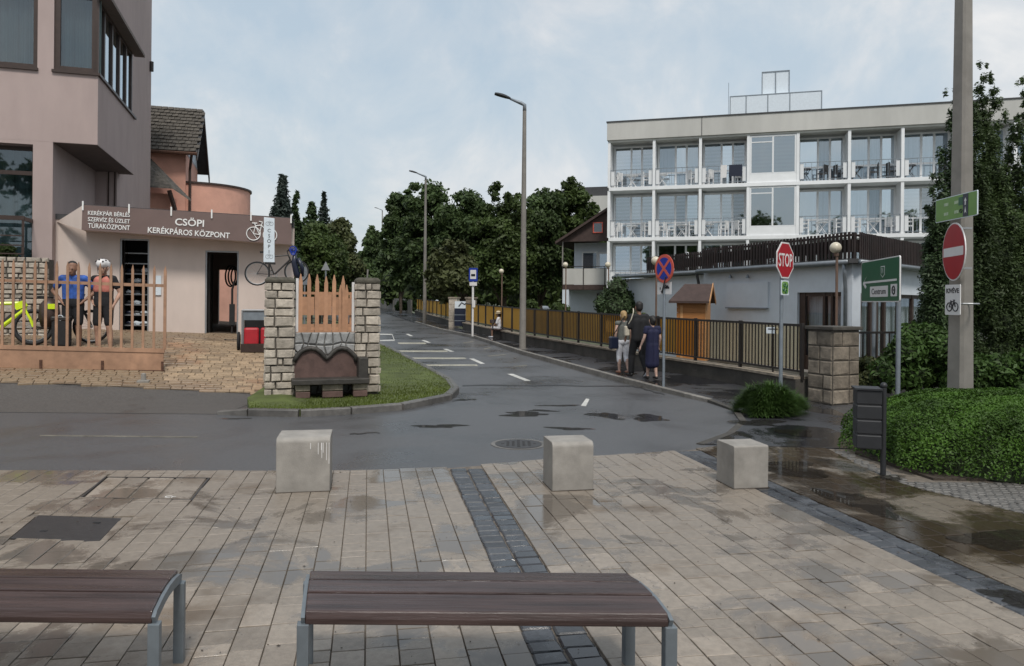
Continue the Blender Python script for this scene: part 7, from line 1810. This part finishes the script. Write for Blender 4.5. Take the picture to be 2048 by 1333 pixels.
def blob(name, caps, mat, parent, voxel=.013, smooth_it=4, inflate=0.0):
    m = MB()
    for a, b, ra, rb in caps: cap_mesh(m, a, b, ra + inflate, rb + inflate)
    me = bpy.data.meshes.new('t'); me.from_pydata(m.v, [], m.f)
    o = bpy.data.objects.new('t', me); COL.objects.link(o)
    r = o.modifiers.new('r', 'REMESH'); r.mode = 'VOXEL'; r.voxel_size = voxel
    if smooth_it: s = o.modifiers.new('s', 'SMOOTH'); s.factor = .5; s.iterations = smooth_it
    me2 = bpy.data.meshes.new_from_object(o.evaluated_get(bpy.context.evaluated_depsgraph_get())); bpy.data.objects.remove(o)
    me2.name = name; me2.materials.clear(); return link(me2, name, mat, parent, smooth=True)
V3 = lambda *a: Vector(a)
def skeleton(**k):
    """joints for a 1.75 m figure facing +Y, x to its right"""
    J = dict(pel=V3(0, 0, .95), chest=V3(0, .0, 1.30), neck=V3(0, -.01, 1.47), head=V3(0, .02, 1.62),
             shL=V3(-.185, 0, 1.41), shR=V3(.185, 0, 1.41), elL=V3(-.24, -.02, 1.13), elR=V3(.24, -.02, 1.13), wrL=V3(-.25, .06, .88), wrR=V3(.25, .06, .88),
             hiL=V3(-.09, 0, .92), hiR=V3(.09, 0, .92), knL=V3(-.10, .02, .50), knR=V3(.10, .02, .50), anL=V3(-.10, -.02, .085), anR=V3(.10, -.02, .085), face=V3(0, 1, 0), toeL=V3(0, 1, 0), toeR=V3(0, 1, 0))
    for a, b in k.items(): J[a] = Vector(b)
    return J
def person(label, loc, rz, J, skin, build=1.0, scale=1.0):
    p = thing('person', label, 'person', loc, rz); p.scale = (scale,) * 3; X = V3(1, 0, 0); f = J['face'].normalized(); b = build
    caps = [(J['pel'] - X * .07 * b, J['chest'] - X * .085 * b, .105 * b, .105 * b), (J['pel'] + X * .07 * b, J['chest'] + X * .085 * b, .105 * b, .105 * b),
            (J['shL'], J['shR'], .062, .062), (J['chest'], J['neck'], .085, .05), (J['neck'], J['head'], .05, .055),
            (J['head'] + V3(0, 0, .045) - f * .015, J['head'] + V3(0, 0, -.02), .092, .082), (J['head'] + f * .035 + V3(0, 0, -.075), J['head'] + f * .03, .05, .07),
            (J['head'] + f * .09 + V3(0, 0, .0), J['head'] + f * .108 + V3(0, 0, -.03), .012, .016)]
    s = f.cross(V3(0, 0, 1)).normalized()
    for e in (-1, 1): caps.append((J['head'] + s * e * .088 + V3(0, 0, .015), J['head'] + s * e * .09 + V3(0, 0, -.025), .016, .012))
    for e, S in ((-1, 'L'), (1, 'R')):
        sh, el, wr, hi, kn, an, toe = (J[q + S] for q in ('sh', 'el', 'wr', 'hi', 'kn', 'an', 'toe'))
        caps += [(sh, el, .052 * b, .040), (el, el.lerp(wr, .35), .040, .040), (el.lerp(wr, .35), wr, .040, .026)]
        d = J.get('hand' + S, (wr - el)).normalized(); side_ = d.cross(V3(0, 1, 0)); side_ = side_.normalized() if side_.length > .1 else X
        pl = wr + d * .085; w = d.cross(side_).normalized()
        caps += [(wr, pl - w * .018, .024, .022), (wr, pl + w * .018, .024, .022)]
        for k, l in enumerate((.062, .075, .07, .055)):
            r0 = pl + w * (.03 - .02 * k); mid = r0 + d * l * .6 + side_ * .006; caps += [(r0, mid, .010, .009), (mid, mid + (d - side_ * .4 * e).normalized() * l * .5, .009, .008)]
        th = wr + d * .03 + w * .026; caps += [(th, th + (d + w * 1.0).normalized() * .045, .012, .011), (th + (d + w).normalized() * .045, th + (d * 1.6 + w).normalized() * .08, .011, .009)]
        calf = kn.lerp(an, .3) - V3(0, .018, 0)
        caps += [(hi, kn, .088 * b, .056), (kn, calf, .056, .056), (calf, an, .056, .036)]
        ft = an + V3(0, 0, -.045); caps += [(an, ft - toe * .03, .036, .036), (ft - toe * .02, ft + toe * .15 + V3(0, 0, -.008), .038, .028)]
    blob('body', caps, skin, p)
    for e in (-1, 1): MB().ball(J['head'] + s * e * .034 + f * .088 + V3(0, 0, .018), .011, 8, 5).build('eye', 'hair_dark', p)
    MB().ball(J['head'] + f * .092 + V3(0, 0, -.058), .016, 8, 5, (1.3, .6, .4)).build('mouth', 'sandal', p)
    return p
def torso(J, b=1.0, z0=None, low=None):
    X = V3(1, 0, 0); lo = low or J['pel']
    return [(lo - X * .07 * b, J['chest'] - X * .085 * b, .107 * b, .108 * b), (lo + X * .07 * b, J['chest'] + X * .085 * b, .107 * b, .108 * b), (J['shL'], J['shR'], .064, .064), (J['chest'], J['chest'].lerp(J['neck'], .6), .09, .062)]
def limb(J, a, b, f0, f1, ra, rb): A0, B0 = J[a], J[b]; return (A0.lerp(B0, f0), A0.lerp(B0, f1), ra, rb)
def shoes(p, J, mat, h=.0, name='shoe'):
    for S in 'LR':
        an, toe = J['an' + S], J['toe' + S]; ft = an + V3(0, 0, -.045)
        blob(name, [(an + V3(0, 0, -.02), ft - toe * .03, .042 + h, .044), (ft - toe * .03, ft + toe * .16 + V3(0, 0, -.008), .044, .034)], mat, p, .014)
def face_dir(x, y, z=0): return V3(x, y, z).normalized()

# cyclist in blue jersey, hands on hips, behind the gate
def on_gate(px, Y, z): p = A(px, 650, Y); return Vector((p.x, p.y, z))
J = skeleton(elL=(-.37, -.10, 1.17), wrL=(-.20, .04, .99), elR=(.37, -.10, 1.17), wrR=(.20, .04, .99), handL=(.5, .3, -.6), handR=(-.5, .3, -.6), face=(.15, 1, -.45), head=(.01, .05, 1.60))
c1 = person('cyclist in blue jersey and black shorts with hands on hips behind the gate', on_gate(146, 14.55, .67), R(196), J, 'skin_tan', .96, 1.03)
blob('jersey', torso(J, .98) + [limb(J, 'shL', 'elL', 0, .62, .064, .058), limb(J, 'shR', 'elR', 0, .62, .064, .058)], 'cloth_blue', c1, inflate=.008)
blob('shorts', [(V3(-.07, 0, .93), V3(-.07, 0, 1.0), .115, .112), (V3(.07, 0, .93), V3(.07, 0, 1.0), .115, .112), limb(J, 'hiL', 'knL', 0, .82, .10, .075), limb(J, 'hiR', 'knR', 0, .82, .10, .075)], 'cloth_black', c1, inflate=.006)
shoes(c1, J, 'leather_black'); blob('hair', [(J['head'] + V3(0, -.02, .06), J['head'] + V3(0, -.04, .02), .092, .088)], 'hair_dark', c1)
# cyclist with white helmet
J = skeleton(elL=(-.30, -.05, 1.14), wrL=(-.26, .08, .92), elR=(.36, -.12, 1.16), wrR=(.20, .05, 1.0), handR=(-.5, .3, -.6), face=(-.25, 1, -.25), head=(-.02, .06, 1.61), hiL=(-.09, 0, .92), anL=(-.13, -.02, .085), knL=(-.12, .02, .5), anR=(.13, -.03, .085), knR=(.12, .02, .5))
c2 = person('cyclist with white helmet and coral and black kit behind the gate', on_gate(207, 14.75, .66), R(176), J, 'skin', .92, 1.04)
blob('jersey', torso(J, .94) + [limb(J, 'shL', 'elL', 0, .55, .062, .056), limb(J, 'shR', 'elR', 0, .55, .062, .056)], 'cloth_black', c2, inflate=.008)
blob('coral_band', [(V3(-.078, .012, 1.21), V3(-.078, .012, 1.36), .104, .10), (V3(.078, .012, 1.21), V3(.078, .012, 1.36), .104, .10)], 'cloth_coral', c2, inflate=.008)
blob('shorts', [(V3(-.07, 0, .93), V3(-.07, 0, 1.02), .112, .11), (V3(.07, 0, .93), V3(.07, 0, 1.02), .112, .11), limb(J, 'hiL', 'knL', 0, .85, .097, .073), limb(J, 'hiR', 'knR', 0, .85, .097, .073)], 'cloth_black', c2, inflate=.006)
shoes(c2, J, 'cloth_white')
hl_ = blob('helmet', [(J['head'] + V3(0, -.05, .075), J['head'] + V3(0, .05, .085), .096, .088)], 'paint_white', c2, .013, inflate=.008)
for a in (-.05, 0, .05):
    for y in (-.06, .02, .09): MB().ball(J['head'] + V3(0, -.0 + y * .6, .08) + V3(a * 1.2, y * .55, .085 - abs(a) * .45 - abs(y) * .25).normalized() * .098, .02, 8, 5, (.6, 1.3, .8)).build('vent', 'rubber', hl_)
MB().tube([J['head'] + V3(-.1, .02, .03), J['head'] + V3(-.06, .06, -.1), J['head'] + V3(.06, .06, -.1), J['head'] + V3(.1, .02, .03)], .006, 5).build('chin_strap', 'rubber', hl_)
# three pedestrians walking away up the pavement
def foot_at(px, py): r = ray(px, py); Y = (EYE + .192 - .1) / (.012 - r.z) if False else (1.62) / -r.z; p = A(px, py, Y); return Vector((p.x, p.y, .125))
UP = R(17)
def ped_scale(px, ytop, yfoot, Y, h): return (yfoot - ytop) / F * Y / h
base = foot_at(1246, 747); s1 = ped_scale(1246, 624, 747, base.y, 1.73)
J = skeleton(knL=(-.09, .08, .50), anL=(-.09, .06, .085), knR=(.09, .02, .50), anR=(.09, -.14, .10), elL=(-.25, -.04, 1.14), wrL=(-.24, .05, .90))
w1 = person('blond person in grey sleeveless top and white trousers walking up the pavement', base, UP, J, 'skin_pale', .92, s1)
blob('top', torso(J, .95), 'cloth_grey', w1, inflate=.012); blob('trousers', [(V3(-.065, 0, .90), V3(-.06, 0, .98), .113, .10), (V3(.065, 0, .90), V3(.06, 0, .98), .113, .10), limb(J, 'hiL', 'knL', 0, 1, .092, .068), limb(J, 'hiR', 'knR', 0, 1, .092, .068), limb(J, 'knL', 'anL', 0, .35, .068, .06), limb(J, 'knR', 'anR', 0, .35, .068, .06)], 'cloth_white', w1, inflate=.008)
blob('hair', [(J['head'] + V3(0, -.03, .06), J['head'] + V3(0, -.05, -.03), .096, .088), (J['head'] + V3(0, -.085, .04), J['head'] + V3(0, -.11, .0), .05, .045)], 'hair_blond', w1)
shoes(w1, J, 'sandal', -.004, 'sandal')
bgp = thing('shoulder_bag', 'dark grey shoulder bag hanging at the blond walker\'s hip', 'bag', base + Vector((-.24, -.06, .72 * s1)), UP); MB().b2((-.10, -.06, -.02), (.12, .05, .26)).build('pouch', 'paint_navy', bgp, bevel=.03); MB().tube([(-.02, 0, .25), (.06, -.13, .48), (.22, -.12, .72), (.30, -.0, .72)], .01, 6).build('strap', 'leather_black', bgp)
base = foot_at(1277, 753); s2 = ped_scale(1277, 605, 753, base.y, 1.75)
J = skeleton(knL=(-.10, .16, .52), anL=(-.11, .17, .085), knR=(.10, .02, .50), anR=(.09, -.22, .17), toeR=(0, .75, -.62), elL=(-.26, .02, 1.14), wrL=(-.26, .16, .93), elR=(.27, -.07, 1.14), wrR=(.30, -.06, .88))
w2 = person('tall dark haired person in black shirt and trousers between the two other walkers', base, UP, J, 'skin_tan', .95, s2)
blob('shirt', torso(J, .98, low=V3(0, 0, .9)) + [limb(J, 'shL', 'elL', 0, .85, .068, .062), limb(J, 'shR', 'elR', 0, .85, .068, .062)], 'cloth_black', w2, inflate=.014)
blob('trousers', [(V3(-.07, 0, .90), V3(-.07, 0, 1.0), .112, .11), (V3(.07, 0, .90), V3(.07, 0, 1.0), .112, .11), limb(J, 'hiL', 'knL', 0, 1, .098, .078), limb(J, 'hiR', 'knR', 0, 1, .098, .078), limb(J, 'knL', 'anL', 0, .96, .078, .062), limb(J, 'knR', 'anR', 0, .96, .078, .062)], 'cloth_black', w2, inflate=.008)
blob('hair', [(J['head'] + V3(0, -.025, .07), J['head'] + V3(0, -.04, .0), .096, .086)], 'hair_dark', w2); shoes(w2, J, 'leather_black')
sole = J['anR'] + V3(0, -.0, -.08); MB().tube([sole + V3(0, -.05, .02), sole + V3(0, .10, -.075)], [.035, .03], 8).build('sole', 'cloth_white', w2)
sb_ = thing('sling_bag', 'pale sling bag at the left side of the person in black', 'bag', base + Vector((-.28, -.05, .98 * s2)), UP); MB().b2((-.05, -.05, -.02), (.06, .05, .2)).build('pouch', 'strap_cream', sb_, bevel=.025); MB().tube([(0, -.02, .18), (.05, -.12, .34), (.1, -.13, .5), (.13, -.06, .58)], .012, 6).build('strap', 'strap_cream', sb_)
base = foot_at(1304, 758); s3 = ped_scale(1304, 636, 758, base.y, 1.70)
J = skeleton(knL=(-.08, .10, .50), anL=(-.08, .12, .085), knR=(.08, .02, .50), anR=(.09, -.08, .09), elL=(-.27, -.03, 1.14), wrL=(-.33, .05, .92), elR=(.24, .0, 1.14), wrR=(.25, .1, .9))
w3 = person('dark haired person in long navy dress walking beside the no stopping sign', base, UP, J, 'skin_pale', .94, s3)
dz_ = [(V3(-.07, 0, .95), V3(-.07, 0, .42), .115, .125), (V3(.07, 0, .95), V3(.07, 0, .42), .115, .125)]
blob('dress', torso(J, .97) + dz_ + [limb(J, 'shL', 'elL', 0, .4, .066, .062), limb(J, 'shR', 'elR', 0, .4, .066, .062)], 'cloth_navy', w3, inflate=.010)
blob('hair', [(J['head'] + V3(0, -.03, .06), J['head'] + V3(0, -.05, -.04), .096, .085), (J['head'] + V3(0, -.10, .03), J['head'] + V3(0, -.11, .0), .05, .05)], 'hair_dark', w3); shoes(w3, J, 'leather_black', -.002)
# person seated on the wayside bench
sp_ = G(1000, 676, .11); sY = sp_.y; ssc = (54 / F * sY) / 1.36
J = skeleton(pel=(0, 0, .52), chest=(0, .04, .86), neck=(0, .06, 1.03), head=(0, .10, 1.17), shL=(-.18, .04, .97), shR=(.18, .04, .97), elL=(-.22, .12, .72), elR=(.22, .12, .72), wrL=(-.12, .34, .62), wrR=(.12, .34, .62), hiL=(-.09, .0, .50), hiR=(.09, 0, .50), knL=(-.09, .42, .50), knR=(.09, .42, .48), anL=(-.09, .40, .085), anR=(.09, .44, .085), face=(0, 1, -.15))
sd_ = person('seated person in white with straw hat waiting on the wayside bench', Vector((sp_.x, sp_.y, H(sY) + .11)), R(74), J, 'skin', 1.0, ssc)
blob('shirt', torso(J, 1.05) + [limb(J, 'shL', 'elL', 0, .9, .066, .06), limb(J, 'shR', 'elR', 0, .9, .066, .06)], 'cloth_white', sd_, inflate=.012)
blob('shorts', [(V3(-.07, 0, .5), V3(.07, 0, .5), .12, .12), limb(J, 'hiL', 'knL', 0, .85, .10, .08), limb(J, 'hiR', 'knR', 0, .85, .10, .08)], 'cloth_white', sd_, inflate=.008)
blob('hair', [(J['head'] + V3(0, -.03, .05), J['head'] + V3(0, -.05, -.05), .095, .088)], 'hair_dark', sd_); shoes(sd_, J, 'cloth_white')
ht = thing('straw_hat', 'pale straw hat on the seated person\'s head', 'hat', Vector(sd_.location) + Matrix.Rotation(R(74), 3, 'Z') @ (J['head'] + V3(0, -.01, .06)) * ssc, R(74)); ht.scale = (ssc,) * 3
MB().lathe([(.20, -.005), (.205, .005), (.12, .02), (.115, .09), (.08, .125), (.01, .13)], 20).build('crown', 'straw', ht, smooth=True); MB().lathe([(.122, .022), (.121, .055)], 20).build('band', 'hair_dark', ht)
wb_ = thing('wayside_bench', 'low dark wayside bench against the fence wall under the seated person', 'bench', Vector((sp_.x + .1, sp_.y, H(sY) + .11)), R(74) - R(180))
for y in (-.18, .0, .16): MB().b2((-.75, y - .07, .33), (.75, y + .07, .37)).build('slat', 'bench_wood', wb_)
for x in (-.6, .6): MB().b2((x - .03, -.2, 0), (x + .03, .2, .33)).build('leg', 'black_metal', wb_)
for x in (-.6, .6): MB().tube([(x, -.2, .34), (x, -.3, .75)], .02, 6).build('back_post', 'black_metal', wb_)
MB().b2((-.72, -.31, .6), (.72, -.27, .74)).build('backrest', 'bench_wood', wb_)
